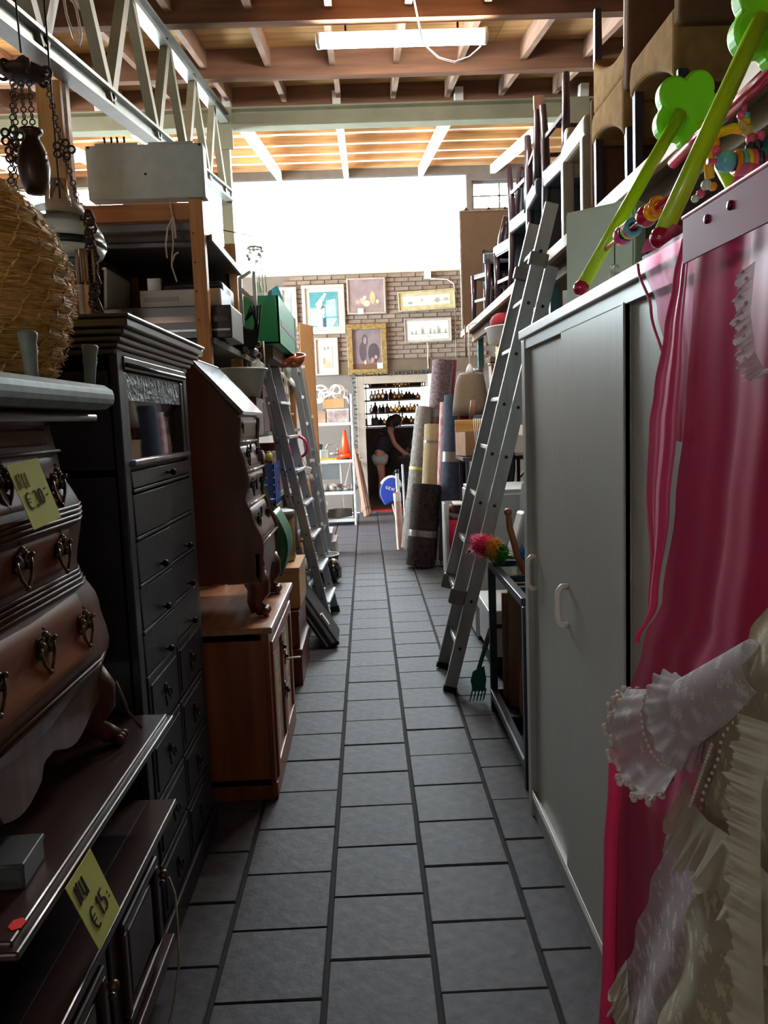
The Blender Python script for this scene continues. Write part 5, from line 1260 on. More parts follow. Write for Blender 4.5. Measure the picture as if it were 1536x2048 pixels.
# ================================================================== LEFT RACK AND STACKED GOODS
M_post = wood('pine_post', (206, 150, 94), (170, 112, 62), 'Z', rough=.6)
M_rail = wood('pine_rail', (186, 126, 76), (150, 94, 52), 'X', rough=.6)
M_gsh = mat('grey_shelf', (110, 114, 118), rough=.5, var=.08)
t = thing('timber_rack', 'pine timber rack with grey shelves along the left of the aisle', 'rack', (-1.05, 5.5, 0))
posts = [(-.765, 3.98), (-1.33, 3.98), (-.765, 4.95), (-1.33, 4.95), (-.765, 8.62), (-1.33, 8.62)]
for x, y in posts:
    p = MB().box(x - .035, x + .03, y - .03, y + .03, 0, 2.585).build('post', M_post, t, bevel=.003)
    q = MB()
    for k in range(16): q.lathe([(.004, 0), (.004, .004), (0, .005)], 6, (x - .02, y - .03, .4 + k * .135), (0, -1, 0))
    q.build('screw', M_iron, p)
for y in (3.98, 4.95, 8.62): MB().box(-1.30, -.80, y - .025, y + .025, 2.49, 2.57).build('cross_rail', M_rail, t, bevel=.003)
MB().box(-1.30, -.79, 4.0, 4.04, 2.455, 2.485).box(-1.30, -.79, 4.05, 4.08, 2.39, 2.43).build('steel_angle', M_gsh, t)
for z in (2.43, 1.93, 1.45, .95, .42):
    ya = 4.01 if z == 2.43 else 3.96
    MB().box(-1.36, -.72, ya, 4.98 if z == 2.43 else 8.64, z - .022, z).build('shelf_board', mat('dark_shelf_board', (72, 62, 58), rough=.6), t)
    MB().box(-.722, -.708, ya, 4.98 if z == 2.43 else 8.64, z - .026, z + .004).build('shelf_lip', M_gsh, t)
MB().box(-1.385, -1.365, 3.96, 8.64, .0, 2.5).build('back_panel', mat('brown_rack_back', (84, 58, 46), rough=.8), t)
MB().box(-1.30, -.80, 4.09, 4.10, 2.435, 2.57).build('light_block_panel', mat('dark_rack_end', (58, 46, 44), rough=.7), t)  # dark panel added in the gap to block window light
MB().box(-1.32, -.78, 4.92, 4.94, 1.95, 2.42).build('end_panel', mat('dark_rack_end', (58, 46, 44), rough=.7), t)
MB().box(-1.345, -1.30, 3.93, 3.955, 2.405, 2.455).build('label_plate', M_shelf, t)
# grey box on top, with a row of pegs
t = thing('grey_cabinet', 'flat grey wooden box with dark pegs on top of the left rack', 'box', (-1.0, 4.1, 2.572))
M_gbx = mat('blue_grey_board', (186, 198, 200), rough=.55, var=.08, scale=20)
MB().box(-1.265, -.715, 3.94, 4.03, 2.588, 2.835).build('body', M_gbx, t, bevel=.006)
MB().box(-1.22, -1.02, 3.95, 4.02, 2.836, 2.846).box(-.97, -.76, 3.95, 4.02, 2.836, 2.846).build('lid_strip', M_gbx, t)
for i in range(4): MB().tube([(-1.18 + .03 * i, 3.985, 2.84), (-1.185 + .03 * i + .004 * (i % 2), 3.985, 2.885)], .0055, 6).build('peg', M_iron, t)
for i, x in enumerate((-1.25, -.99, -.73)): MB().lathe([(.006, 0), (.006, .003), (0, .004)], 8, (x, 3.94, 2.825 if i != 1 else 2.70), (0, -1, 0)).build('screw', M_iron, t)
# things on the rack's near bay
t = thing('amplifier', 'black stereo amplifier with glossy front on the left rack', 'amplifier', (-1.0, 4.15, 1.931))
MB().box(-1.31, -.64, 4.03, 4.40, 1.94, 2.10).build('housing', mat('black_hifi', (38, 34, 38), rough=.3), t, bevel=.005)
MB().box(-1.30, -.65, 4.022, 4.03, 2.02, 2.05).build('glossy_strip', mat('bronze_gloss', (90, 76, 70), rough=.12, metal=.6), t); MB().box(-1.30, -.65, 4.022, 4.03, 1.975, 1.985).build('trim_line', M_alu, t)
MB().box(-1.25, -1.12, 4.018, 4.03, 2.065, 2.08).build('display', mat('grey_display', (110, 112, 116), rough=.3), t)
for x in (-1.25, -.70): MB().lathe([(.015, 1.931), (.015, 1.94)], 8, (x, 4.1, 0)).build('foot', M_rub, t)
t = thing('video_player', 'pale grey flat recorder on top of the black amplifier', 'recorder', (-.88, 4.2, 2.10))
MB().box(-1.09, -.69, 4.06, 4.36, 2.102, 2.185).build('housing', mat('pale_grey_plastic', (172, 172, 170), rough=.45, var=.06), t, bevel=.004); MB().box(-1.07, -.9, 4.056, 4.06, 2.13, 2.15).build('tape_flap', mat('grey_flap', (150, 150, 150), rough=.5), t)
t = thing('crt_monitor', 'dark monitor box standing behind the pale recorder', 'monitor', (-.95, 4.5, 2.1))
MB().box(-1.12, -.74, 4.42, 4.8, 1.932, 2.285).build('shell', mat('dark_plastic', (44, 42, 48), rough=.4), t, bevel=.02); MB().box(-1.08, -.76, 4.412, 4.42, 2.0, 2.26).build('screen', mat('dark_screen', (24, 24, 34), rough=.1), t); MB().box(-1.13, -1.06, 4.38, 4.41, 2.19, 2.30).build('side_card', M_alu, t)
t = thing('white_panel', 'white panel leaning inside the left rack beside the timber post', 'panel', (-1.28, 4.2, 1.94))
MB().obox((-1.275, 4.3, 2.12), (.015, .4, .36), (0, .08, 0)).build('sheet', M_whc, t, bevel=.002); MB().obox((-1.268, 4.3, 2.305), (.018, .4, .012), (0, .08, 0)).build('edge_strip', M_alu, t)
t = thing('frayed_string', 'bunch of frayed pale string hanging from the rack cross rail', 'string', (-.88, 3.94, 2.5))
M_str = mat('pale_twine', (206, 194, 176), rough=.9)
for pts in ([(-.885, 3.945, 2.575), (-.875, 3.94, 2.50), (-.90, 3.93, 2.45), (-.915, 3.93, 2.37), (-.912, 3.93, 2.31)], [(-.875, 3.94, 2.50), (-.88, 3.93, 2.45), (-.878, 3.93, 2.38), (-.89, 3.93, 2.31), (-.893, 3.93, 2.27), (-.873, 3.93, 2.20)], [(-.875, 3.94, 2.50), (-.866, 3.93, 2.46), (-.862, 3.93, 2.40)], [(-.89, 3.93, 2.29), (-.875, 3.93, 2.325), (-.858, 3.93, 2.335)], [(-.872, 3.94, 2.5), (-.868, 3.93, 2.4)]):
    MB().tube(pts, .004, 6).build('strand', M_str, t)
# tall boards left of the rack
t = thing('timber_plank', 'tall ochre timber plank standing left of the rack', 'plank', (-1.27, 3.55, 0))
MB().box(-1.315, -1.215, 3.52, 3.56, 0, 2.96).build('board', wood('ochre_plank', (206, 152, 84), (172, 118, 58), 'Z', rough=.6), t, bevel=.003); MB().box(-1.205, -1.19, 3.52, 3.56, 1.8, 2.95).build('edge_strip', M_shelf, t)
for z in (2.3, 2.62): MB().box(-1.216, -1.204, 3.53, 3.55, z, z + .03).build('spacer', M_shelf, t)
t = thing('plywood_sheet', 'tan plywood sheet standing behind the ochre plank', 'sheet', (-1.25, 4.2, 0))
q = MB(); A = Vector((-1.215, 3.66, 0)); B = Vector((-1.12, 4.55, 0))
q.add([A + Vector((0, 0, 2.2)), B + Vector((0, 0, 2.2)), B + Vector((0, 0, 2.98)), A + Vector((0, 0, 2.95)), A + Vector((-.02, 0, 2.2)), B + Vector((-.02, 0, 2.2)), B + Vector((-.02, 0, 2.98)), A + Vector((-.02, 0, 2.95))], [(0, 1, 2, 3), (4, 7, 6, 5), (0, 4, 5, 1), (1, 5, 6, 2), (2, 6, 7, 3), (3, 7, 4, 0)])
# stands on the rack top
q.v = [(x - .06, y + .95, max(z, 2.59)) for x, y, z in q.v]
q.build('sheet', mat('tan_plywood', (196, 166, 120), rough=.6, var=.08), t); MB().box(-1.30, -1.18, 4.62, 5.5, 2.572, 2.60).build('foot_batten', M_rail, t)
# ---- hanging oil lamp and enamel shade
M_chain = mat('rusty_brown_iron', (64, 44, 36), rough=.6, metal=.5, var=.3, scale=30)
t = thing('hanging_oil_lamp', 'ornate brown iron oil lamp hanging on chains at upper left', 'lamp', (-1.0, 2.6, 1.95))
lx, ly = -1.0, 2.6
MB().tube([(lx - .01, ly, 2.93), (lx - .005, ly, 2.66)], .003, 6).build('wire', M_chain, t)
q = MB().lathe([(.012, 2.58), (.05, 2.585), (.075, 2.60), (.06, 2.615), (.03, 2.625), (.014, 2.645), (0, 2.655)], 16, (lx, ly, 0))
for k in range(6): q.torus((lx + .065 * cos(k * 1.047), ly + .065 * sin(k * 1.047), 2.60), .016, .006, (cos(k * 1.047 + 1.57), sin(k * 1.047 + 1.57), 0), 10, 6)
q.build('crown', M_chain, t)
def chain(pts, name='chain', rr=.0085):
    q = MB(); pts = [Vector(p) for p in pts]
    for a, b in zip(pts[:-1], pts[1:]):
        n = max(1, int((b - a).length / .017))
        for i in range(n):
            c = a.lerp(b, (i + .5) / n); ax = Vector((1, 0, 0)) if i % 2 else Vector((0, 1, 0)); q.torus(c, rr, .0022, ax, 8, 4)
    return q.build(name, M_chain, t)
for k in range(3):
    a = k * 2.094 + .35; chain([(lx + .06 * cos(a), ly + .06 * sin(a), 2.59), (lx + .09 * cos(a), ly + .09 * sin(a), 2.40), (lx + .15 * cos(a), ly + .15 * sin(a), 2.12), (lx + .16 * cos(a), ly + .16 * sin(a), 2.02)])
    q = MB(); c = (lx + .095 * cos(a), ly + .095 * sin(a), 2.385)
    for j in range(5): q.torus((c[0] + .024 * cos(j * 1.257), c[1], c[2] + .020 * sin(j * 1.257)), .011, .004, (0, 1, 0), 10, 5)
    q.build('scroll_joint', M_chain, t)
chain([(lx - .012, ly, 2.58), (lx - .012, ly, 2.43)]); chain([(lx + .012, ly, 2.58), (lx + .012, ly, 2.43)])
MB().lathe([(.004, 2.24), (.028, 2.245), (.042, 2.28), (.048, 2.32), (.042, 2.37), (.026, 2.405), (.022, 2.415), (.034, 2.425), (.036, 2.435), (.0, 2.43)], 18, (lx + .005, ly, 0)).build('counterweight_vase', mat('dark_bronze', (66, 44, 34), rough=.35, metal=.5, var=.25, scale=25), t)
MB().lathe([(.02, 2.23), (.075, 2.215), (.085, 2.18), (.08, 2.178), (.07, 2.205), (.015, 2.222)], 20, (lx + .06, ly + .02, 0)).build('smoke_bell', mat('dusty_glass_bell', (176, 160, 140), rough=.4, alpha=.75), t)
q = MB()
for k in range(11):
    for j in range(3): q.torus((lx + .165 + .006 * sin(k * 2), ly - .01, 2.16 - k * .028 + .01 * j), .016 - .003 * j, .004, (0, 1, .3 * (j - 1)), 8, 5)
q.build('filigree_arm', M_chain, t)
q = MB(); 
for k in range(18): q.lathe([(.004, 0), (.005, .07), (.004, .10)], 6, (lx + .145 + .03 * cos(k), ly + .03 * sin(k), 1.97))
q.build('bead_fringe', mat('amber_fringe', (150, 118, 90), rough=.4), t)
t = thing('enamel_lampshade', 'pale green-white enamel lampshade with dark band hanging behind the skep', 'lampshade', (-.96, 2.72, 2.05))
MB().lathe([(.055, 2.205), (.10, 2.19), (.125, 2.15), (.13, 2.125), (.122, 2.125), (.095, 2.18), (.05, 2.197)], 28, (-.965, 2.72, 0)).build('dome', mat('white_enamel', (214, 222, 220), rough=.2, coat=.4, var=.04), t)
MB().lathe([(.132, 2.125), (.135, 2.10), (.131, 2.10), (.128, 2.125)], 28, (-.965, 2.72, 0)).build('dark_band', mat('dark_green_enamel', (30, 42, 40), rough=.25), t)
MB().lathe([(.133, 2.10), (.12, 2.075), (.10, 2.06), (.095, 2.062), (.117, 2.08), (.129, 2.10)], 28, (-.965, 2.72, 0)).build('lower_rim', mat('white_enamel', (214, 222, 220)), t)
MB().tube([(-.965, 2.72, 2.20), (-.965, 2.72, 2.95)], .003, 6).build('hook_wire', M_iron, t)
t = thing('glass_chimney', 'clear glass lamp chimney standing in the enamel shade', 'chimney', (-.965, 2.72, 2.2))
MB().lathe([(.03, 2.206), (.034, 2.25), (.028, 2.32)], 18, (-.965, 2.72, 0)).build('tube', glass('chimney_glass'), t); MB().lathe([(.032, 2.2055), (.032, 2.215)], 18, (-.965, 2.72, 0)).build('collar', M_brass, t)
# cloth and cord on the girder
t = thing('cord_loop', 'loop of pale cord hanging from the lattice girder at the top left corner', 'cord', (-1.12, 3.3, 3.0))
MB().tube([(-1.12, 3.35, 3.28), (-1.10, 3.33, 3.12), (-1.075, 3.32, 3.03), (-1.055, 3.32, 3.0), (-1.045, 3.32, 3.04), (-1.06, 3.33, 3.14), (-1.10, 3.35, 3.27)], .005, 8).build('loop', M_handle, t); MB().tube([(-1.13, 3.36, 3.28), (-1.09, 3.34, 3.29)], .007, 8).build('knot', M_handle, t)
# ---- pieces carried by the rack further along
M_grn = mat('green_crate_plastic', (30, 160, 100), rough=.45, var=.06)
M_grn2 = mat('lit_green_crate_side', (60, 146, 112), rough=.45, var=.06)  # lit copy of the crate green: aisle-side light put into the colour
t = thing('green_crate', 'bright green plastic crate sticking out over the aisle from the left rack', 'crate', (-.75, 5.6, 2.0))
x0, x1, y0, y1, z0, z1 = -1.0, -.525, 5.2, 6.45, 2.02, 2.32
q = MB().box(x0, x1, y0, y0 + .01, z0, z1).box(x0, x1, y1 - .01, y1, z0, z1).box(x0, x0 + .01, y0, y1, z0, z1).box(x0, x1, y0, y1, z0, z0 + .01); q.build('shell', M_grn, t)
MB().box(x1 - .01, x1 + .002, y0, y1, z0, z1).build('aisle_side', M_grn2, t); MB().box(x1 + .0015, x1 + .004, y0 + .1, y1, z0 + .12, z0 + .16).build('dark_strap', M_gsh, t)
MB().box(x1 - .004, x1 + .006, y1 - .12, y1 + .004, z0, z1).build('end_cap', M_brp, t)
MB().box(x0 + .04, x0 + .2, y0 - .006, y0, z0 + .06, z0 + .18).build('dark_label', mat('dark_green_label', (14, 74, 52), rough=.6), t)
MB().box(-.98, x1 - .06, 5.3, 6.05, 1.935, 2.02).build('base_board', M_dboard, t)
rr = R(12)
for i, (x, y, h_, cc, lab) in enumerate(((-.84, 5.5, .36, (150, 110, 84), 'brown board end sticking up from the green crate'), (-.66, 5.7, .33, (236, 236, 236), 'white plastic sheet sticking up from the green crate'), (-.60, 5.85, .45, (60, 150, 166), 'teal surfboard-shaped blade standing in the green crate'), (-.64, 5.92, .44, (70, 76, 96), 'slate blue blade standing in the green crate'), (-.74, 5.95, .5, (186, 184, 166), 'pale sheet of card standing in the green crate'))):
    t = thing('upright_board', lab, 'board', (x, y, 2.041)); w = .05
    pts = [(x - w, 2.041), (x + w, 2.041), (x + w * .9, 2.041 + h_ * .8), (x + w * .2, 2.041 + h_), (x - w * .6, 2.041 + h_ * .95)]
    MB().prism(pts, 'Y', y, y + .012).build('sheet', mat('crate_sheet_%d' % i, cc, rough=.5), t, bevel=.003); MB().box(x - w * .5, x + w * .5, y - .003, y, 2.10, 2.12).build('band', M_gsh, t)
# black tangle hanging at the rack corner
t = thing('camera_bag_cluster', 'black straps and lamp heads bundled at the rack corner beside the green crate', 'bag', (-.66, 4.9, 1.95))
rr = R(21)
MB().obox((-.70, 4.85, 2.02), (.12, .2, .12), (.1, .2, .3)).build('bag', M_rub, t, bevel=.02)
for i in range(7): MB().lathe([(.004, 0), (.022, .01), (.026, .04), (.015, .05)], 12, (-.69 + rr.uniform(-.05, .07), 4.78 + rr.uniform(-.05, .12), 1.93 + rr.uniform(0, .2)), (rr.uniform(-1, 1), -1, rr.uniform(-.6, .6))).build('lamp_head', M_leath if i % 2 else M_alu, t)
for i in range(4): MB().tube([(-.68, 4.8, 2.12), (-.64 + .02 * i, 4.77, 2.2), (-.62, 4.78, 2.10 - .04 * i), (-.66, 4.8, 1.96)], .006, 6).build('strap', M_rub, t)
t = thing('tripod_stand', 'white folding stand leaning out of the left rack above the straps', 'stand', (-.70, 4.85, 2.2))
for a, b in (((-.70, 4.8, 2.09), (-.70, 4.8, 2.36)), ((-.70, 4.8, 2.36), (-.64, 4.82, 2.40)), ((-.70, 4.8, 2.30), (-.62, 4.82, 2.22)), ((-.62, 4.82, 2.40), (-.62, 4.82, 2.10))): MB().bar(a, b, .02, .02).build('strut', M_whtrim, t)
# brown post seen beyond, and hanging glitter
t = thing('chandelier', 'string of bright glass drops hanging beyond the left rack', 'chandelier', (-.74, 5.95, 2.5))
rr = R(4)
MB().torus((-.72, 5.7, 2.72), .05, .008, (0, 0, 1), 16, 6).build('ring', M_alu, t)
for k in range(8): MB().ball((-.72 + .05 * cos(k * .785), 5.7 + .05 * sin(k * .785), 2.70 - .03 * (k % 3)), .014, 8).build('glass_drop', M_clear, t)
for k in range(5): MB().tube([(-.74 + .02 * k, 5.7, 2.70), (-.74 + .022 * k, 5.7, 2.42)], .004, 6).build('drop_chain', M_clear, t)
MB().tube([(-.72, 5.7, 2.72), (-.72, 5.7, 2.80), (-.9, 5.5, 2.80)], .004, 6).build('hook', M_iron, t)
# white planter tub on top of the secretary side
t = thing('planter_tub', 'pale grey-green plastic tub with brown label behind the secretary desk', 'tub', (-.70, 4.45, 1.46))
q = MB().lathe([(.105, 1.655), (.125, 1.66), (.16, 1.80), (.172, 1.80), (.170, 1.812), (.15, 1.81), (.118, 1.67), (0, 1.665)], 26, (-.70, 4.42, 0), sx=1.05, sy=.95); q.build('tub', mat('grey_green_plastic', (196, 204, 194), rough=.4, var=.08), t)
q = MB().grid(lambda u, v: (-.70 + (.143 + .017 * v) * 1.05 * cos(-2.1 + .35 * u), 4.42 + (.145 + .017 * v) * .95 * sin(-2.1 + .35 * u), 1.72 + .065 * v), 6, 3); q.build('label', mat('brown_label', (134, 92, 76), rough=.6), t)
MB().box(-.85, -.58, 4.32, 4.55, 1.452, 1.654).build('stand_block', M_dboard, t)
t = thing('foil_ball', 'crumpled white wrapping sticking out of the pale tub', 'wrapping', (-.58, 4.45, 1.8)); q = MB().ball((-.575, 4.42, 1.812), .045, 12, (.8, .8, 1)); q.v = [(x + rr.uniform(-.008, .008), y, z + rr.uniform(-.01, .01)) for x, y, z in q.v]; q.s = [False] * len(q.s); q.build('wrap', mat('white_wrap', (236, 238, 240), rough=.35), t)
# wrought scroll, copper pot, desk lamp, hanging cord
t = thing('iron_scrollwork', 'cream wrought iron scroll panel below the green crate', 'ironwork', (-.72, 5.2, 1.9))
for z in (1.90, 1.97, 2.04): MB().torus((-.70, 5.14, z), .022, .005, (0, 1, 0), 14, 6).torus((-.66, 5.14, z - .03), .018, .005, (0, 1, 0), 14, 6).build('scroll', mat('cream_iron', (186, 176, 156), rough=.5), t)
for x in (-.735, -.625): MB().tube([(x, 5.14, 1.80), (x, 5.14, 2.03)], .006, 6).build('bar', mat('cream_iron', (186, 176, 156)), t)
t = thing('copper_bowls', 'nested copper bowls hanging below the far end of the green crate', 'bowls', (-.6, 6.1, 1.9))
for i in range(3): MB().lathe([(.0, 0), (.05, .005), (.085, .05), (.09, .09), (.085, .09), (.045, .012)], 16, (-.66 + .07 * i, 6.05 + .03 * i, 1.93), (0, -.3, 1)).build('bowl', mat('copper', (176, 96, 66), rough=.3, metal=.8, var=.2), t)
t = thing('desk_lamp', 'white jointed desk lamp hanging from the left rack', 'lamp', (-.62, 6.8, 1.8))
MB().lathe([(.05, 2.085), (.035, 1.98), (.018, 1.90), (.014, 1.90), (.03, 1.98), (.046, 2.085)], 16, (-.64, 6.8, 0)).build('shade', M_whtrim, t); MB().tube([(-.645, 6.8, 1.905), (-.665, 6.8, 1.97), (-.672, 6.8, 1.88), (-.65, 6.8, 1.86)], .010, 8).build('arm', M_whtrim, t); MB().lathe([(.045, 0), (.045, .03), (0, .04)], 14, (-.62, 6.8, 1.835), (1, 0, .4)).build('base', M_whtrim, t)
MB().tube([(-.645, 6.8, 1.905), (-.69, 6.8, 1.925), (-.72, 6.8, 1.937)], .012, 8).build('clamp_arm', M_whtrim, t)
t = thing('cord_bundle', 'tangled cream flex hanging below the white desk lamp', 'cord', (-.64, 6.8, 1.5))
for k in range(3): MB().tube([(-.70, 6.79, 1.938), (-.665 + .012 * k, 6.79, 1.88), (-.665 + .015 * k, 6.78, 1.83), (-.675 + .02 * k, 6.78, 1.74), (-.63 - .01 * k, 6.77, 1.66), (-.66 + .01 * k, 6.78, 1.58), (-.645, 6.78, 1.50)], .006, 6).build('flex', mat('cream_flex', (196, 178, 160), rough=.6), t)
MB().tube([(-.69, 6.77, 1.60), (-.60, 6.77, 1.58)], .011, 8).build('plug', mat('cream_flex', (196, 178, 160)), t)
# ---- aluminium step ladder leaning at the rack
t = thing('step_ladder', 'folded aluminium step ladder with bright treads leaning on the left rack', 'step ladder', (-.33, 6.0, 0))
M_st = mat('step_ladder_grey', (150, 154, 160), rough=.4, metal=.7, var=.12, scale=10)
A0, A1 = Vector((-.325, 5.72, 0)), Vector((-.705, 5.60, 2.06)); B0, B1 = Vector((-.300, 6.26, 0)), Vector((-.680, 6.0, 2.06))
C0, C1 = Vector((-.450, 5.80, .03)), Vector((-.675, 5.64, 1.70)); E0, E1 = Vector((-.430, 6.24, .03)), Vector((-.66, 6.02, 1.70))
for a, b, w in ((A0, A1, .06), (B0, B1, .06), (C0, C1, .04), (E0, E1, .04)):
    l = MB().bar(a, b, w, .025, up=(0, 1, 0)).build('stile' if w > .05 else 'rear_stile', M_st, t, bevel=.004)
    d_ = (b - a).normalized(); MB().bar(a, a + d_ * .05, w + .012, .034, up=(0, 1, 0)).build('rubber_foot', M_rub, l)
    q = MB()
    for k in range(1, 8): q.lathe([(.007, 0), (.007, .004), (0, .005)], 8, a.lerp(b, k * .115) - Vector((0, .0125, 0)), (0, -1, 0))
    q.build('rivet', M_rub, l)
for k in range(7):
    s_ = .1 + .118 * k; a = A0.lerp(A1, s_); b = B0.lerp(B1, s_)
    tr = MB().add([(a.x - .045, a.y, a.z), (a.x + .05, a.y, a.z + .0), (b.x + .05, b.y, b.z), (b.x - .045, b.y, b.z), (a.x - .045, a.y, a.z - .02), (a.x + .05, a.y, a.z - .02), (b.x + .05, b.y, b.z - .02), (b.x - .045, b.y, b.z - .02)], [(0, 1, 2, 3), (4, 7, 6, 5), (0, 4, 5, 1), (1, 5, 6, 2), (2, 6, 7, 3), (3, 7, 4, 0)]).build('tread', M_rung, t, bevel=.003)
    MB().tube([a + Vector((-.04, .02, -.03)), C0.lerp(C1, min(1, s_ * 1.1)) + Vector((0, .02, 0))], .006, 6).build('strut', M_st, tr)
for k in range(2): MB().bar(C0.lerp(C1, .15 + .5 * k), E0.lerp(E1, .15 + .5 * k), .02, .03).build('rear_cross_bar', M_st, t)
MB().bar(A1, B1, .14, .03).build('top_platform', M_st, t, bevel=.004)
# second ladder and curtain rails
t = thing('straight_ladder', 'second plain aluminium ladder leaning behind the step ladder', 'ladder', (-.45, 8.0, 0))
for (a, b) in (((-.42, 7.75, 0), (-.69, 7.70, 2.25)), ((-.40, 8.15, 0), (-.67, 8.08, 2.25))): MB().bar(a, b, .06, .025, up=(0, 1, 0)).build('stile', M_st, t, bevel=.004)
for k in range(8): 
    z = .2 + .26 * k; x = -.42 - .27 * z / 2.25; MB().bar((x, 7.75, z), (x + .02, 8.13, z), .03, .03).build('rung', M_rung, t)
M_bar2 = mat('bronze_rail', (150, 140, 130), rough=.4, metal=.5, var=.1)
for i, (x0, y0, x1, y1, z1, lab) in enumerate(((-.46, 8.75, -.70, 8.72, 2.2, 'first of the bronze curtain rails leaning behind the ladders'), (-.43, 8.85, -.655, 8.82, 2.1, 'second bronze curtain rail leaning near the ochre hardboard'), (-.42, 7.35, -.50, 7.3, 1.15, 'short pale rail leaning in front of the plain ladder'))):
    t = thing('curtain_rail', lab, 'rail', (x0, y0, 0)); MB().bar((x0, y0, 0), (x1, y1, z1), .035, .02, up=(0, 1, 0)).build('rail', M_bar2 if i < 2 else M_st, t, bevel=.003); MB().bar((x1, y1, z1), (x1 - .003, y1, z1 + .03), .04, .025, up=(0, 1, 0)).build('end_cap', M_whtrim, t)
    for k in range(3):
        p = Vector((x0, y0, 0)).lerp(Vector((x1, y1, z1)), .25 + .25 * k); MB().obox(p + Vector((.02, -.014, 0)), (.02, .014, .03)).build('clip', M_whtrim, t)
t = thing('hardboard_sheet', 'tall ochre hardboard sheet standing edge-on beyond the ladders', 'sheet', (-.65, 9.2, 0))
q = MB(); A = Vector((-.60, 9.0, 0)); B = Vector((-.47, 9.5, 0)); U = Vector((-.075, 0, 2.58)); n_ = Vector((-.015, .004, 0))
A = Vector((-.66, 8.95, 0)); B = Vector((-.545, 9.25, 0)); U = Vector((-.02, .0, 2.6))
q.add([A, B, B + U, A + U, A + n_, B + n_, B + U + n_, A + U + n_], [(0, 1, 2, 3), (4, 7, 6, 5), (0, 4, 5, 1), (1, 5, 6, 2), (2, 6, 7, 3), (3, 7, 4, 0)]); q.build('sheet', mat('ochre_hardboard', (186, 128, 62), rough=.6, var=.06), t)
MB().bar(B, B + U, .012, .02).build('pale_edge', M_shelf, t)
# ---- floor goods behind the step ladder
t = thing('tool_case', 'black and silver flat tool case propped on the floor by the step ladder', 'case', (-.4, 5.3, 0))
ang = atan2(.36, .22)
c = Vector((-.40, 5.38, .205)); rt = (0, 1.02, 0)
MB().obox(c, (.46, .34, .10), rt).build('shell', mat('black_abs', (40, 44, 46), rough=.4, var=.1), t, bevel=.012)
from mathutils import Euler
Rm = Euler(rt).to_matrix()
MB().obox(c + Rm @ Vector((0, 0, .022)), (.468, .348, .022), rt).build('silver_band', M_alu, t, bevel=.003); MB().obox(c + Rm @ Vector((0, 0, -.025)), (.468, .348, .012), rt).build('silver_band', M_alu, t, bevel=.003)
MB().obox(c + Rm @ Vector((.05, -.12, .056)), (.09, .05, .012), rt).build('white_label', M_whtrim, t)
for sx in (-1, 1): MB().obox(c + Rm @ Vector((sx * .22, -.165, 0)), (.03, .02, .106), rt).build('corner_guard', M_rub, t, bevel=.004)
M_bcart = mat('kraft_carton', (190, 146, 100), rough=.8, var=.08)
def crate(lab, x0, x1, y0, y1, z0, z1, m, lid=None, cat='box', name='carton'):
    t = thing(name, lab, cat, ((x0 + x1) / 2, (y0 + y1) / 2, z0)); MB().box(x0, x1, y0, y1, z0, z1 - .012).build('body', m, t, bevel=.003); MB().box(x0 - .004, x1 + .004, y0 - .004, y1 + .004, z1 - .03, z1).build('lid', lid or m, t, bevel=.003); return t
crate('kraft carton between the pine cabinet and the step ladder', -.72, -.42, 4.55, 5.0, .44, .68, M_bcart, cat='carton')
crate('reddish wooden box stacked under the kraft carton', -.74, -.43, 4.5, 5.0, .22, .435, M_sec, M_sec, 'box', 'wooden_box')
crate('reddish wooden box at floor level behind the pine cabinet', -.76, -.42, 4.48, 5.02, 0, .215, M_sec, M_sec, 'box', 'wooden_box')
t = thing('carboy', 'amber glass carboy with grey collar standing on the kraft carton', 'bottle', (-.57, 4.8, .681))
MB().lathe([(.10, .682), (.11, .70), (.11, .93), (.105, .95)], 22, (-.565, 4.8, 0)).build('body', mat('amber_plastic', (150, 120, 60), rough=.25, var=.1), t); MB().lathe([(.112, .95), (.114, .985), (.10, .99)], 22, (-.565, 4.8, 0)).build('collar', mat('grey_collar', (120, 120, 112), rough=.5), t)
t = thing('green_bag', 'dark green bag hanging behind the serpentine drawers', 'bag', (-.53, 4.3, .72))
MB().grid(lambda u, v: (-.50 + .05 * sin(v * pi) - .02 * v, 4.15 + .28 * u, .72 + .32 * v), 14, 14).build('cloth', mat('dark_green_nylon', (10, 96, 54), rough=.5, var=.2), t, solid=.05)
MB().tube([(-.52, 4.2, 1.03), (-.55, 4.22, 1.15), (-.70, 4.24, 1.43), (-.712, 4.25, 1.452), (-.70, 4.26, 1.43), (-.55, 4.28, 1.15), (-.52, 4.33, 1.03)], .008, 6).build('strap', mat('dark_green_nylon', (10, 96, 54)), t)
t = thing('blue_crate', 'cobalt blue mesh crate hanging at the rack beside the secretary', 'crate', (-.64, 5.2, 1.0))
M_cob = mat('cobalt_plastic', (26, 92, 190), rough=.4, var=.06)
x0, x1, y0, y1, z0, z1 = -.70, -.585, 5.0, 5.3, 1.0, 1.27
MB().box(x0, x1, y0, y1, z0, z0 + .01).box(x0, x0 + .008, y0, y1, z0, z1).build('base', M_cob, t)
for k in range(6): MB().box(x1 - .006, x1, y0, y1, z0 + .045 * k, z0 + .045 * k + .03).box(x0, x1, y0, y0 + .006, z0 + .045 * k, z0 + .045 * k + .036).build('slat', M_cob, t)
for k in range(4): MB().box(x1, x1 + .004, y0 + .09 * k, y0 + .09 * k + .02, z0, z1).build('rib', M_cob, t)
MB().box(x0 - .01, x1 + .01, y0 - .01, y1 + .01, .952, .999).build('ledge', M_dboard, t)
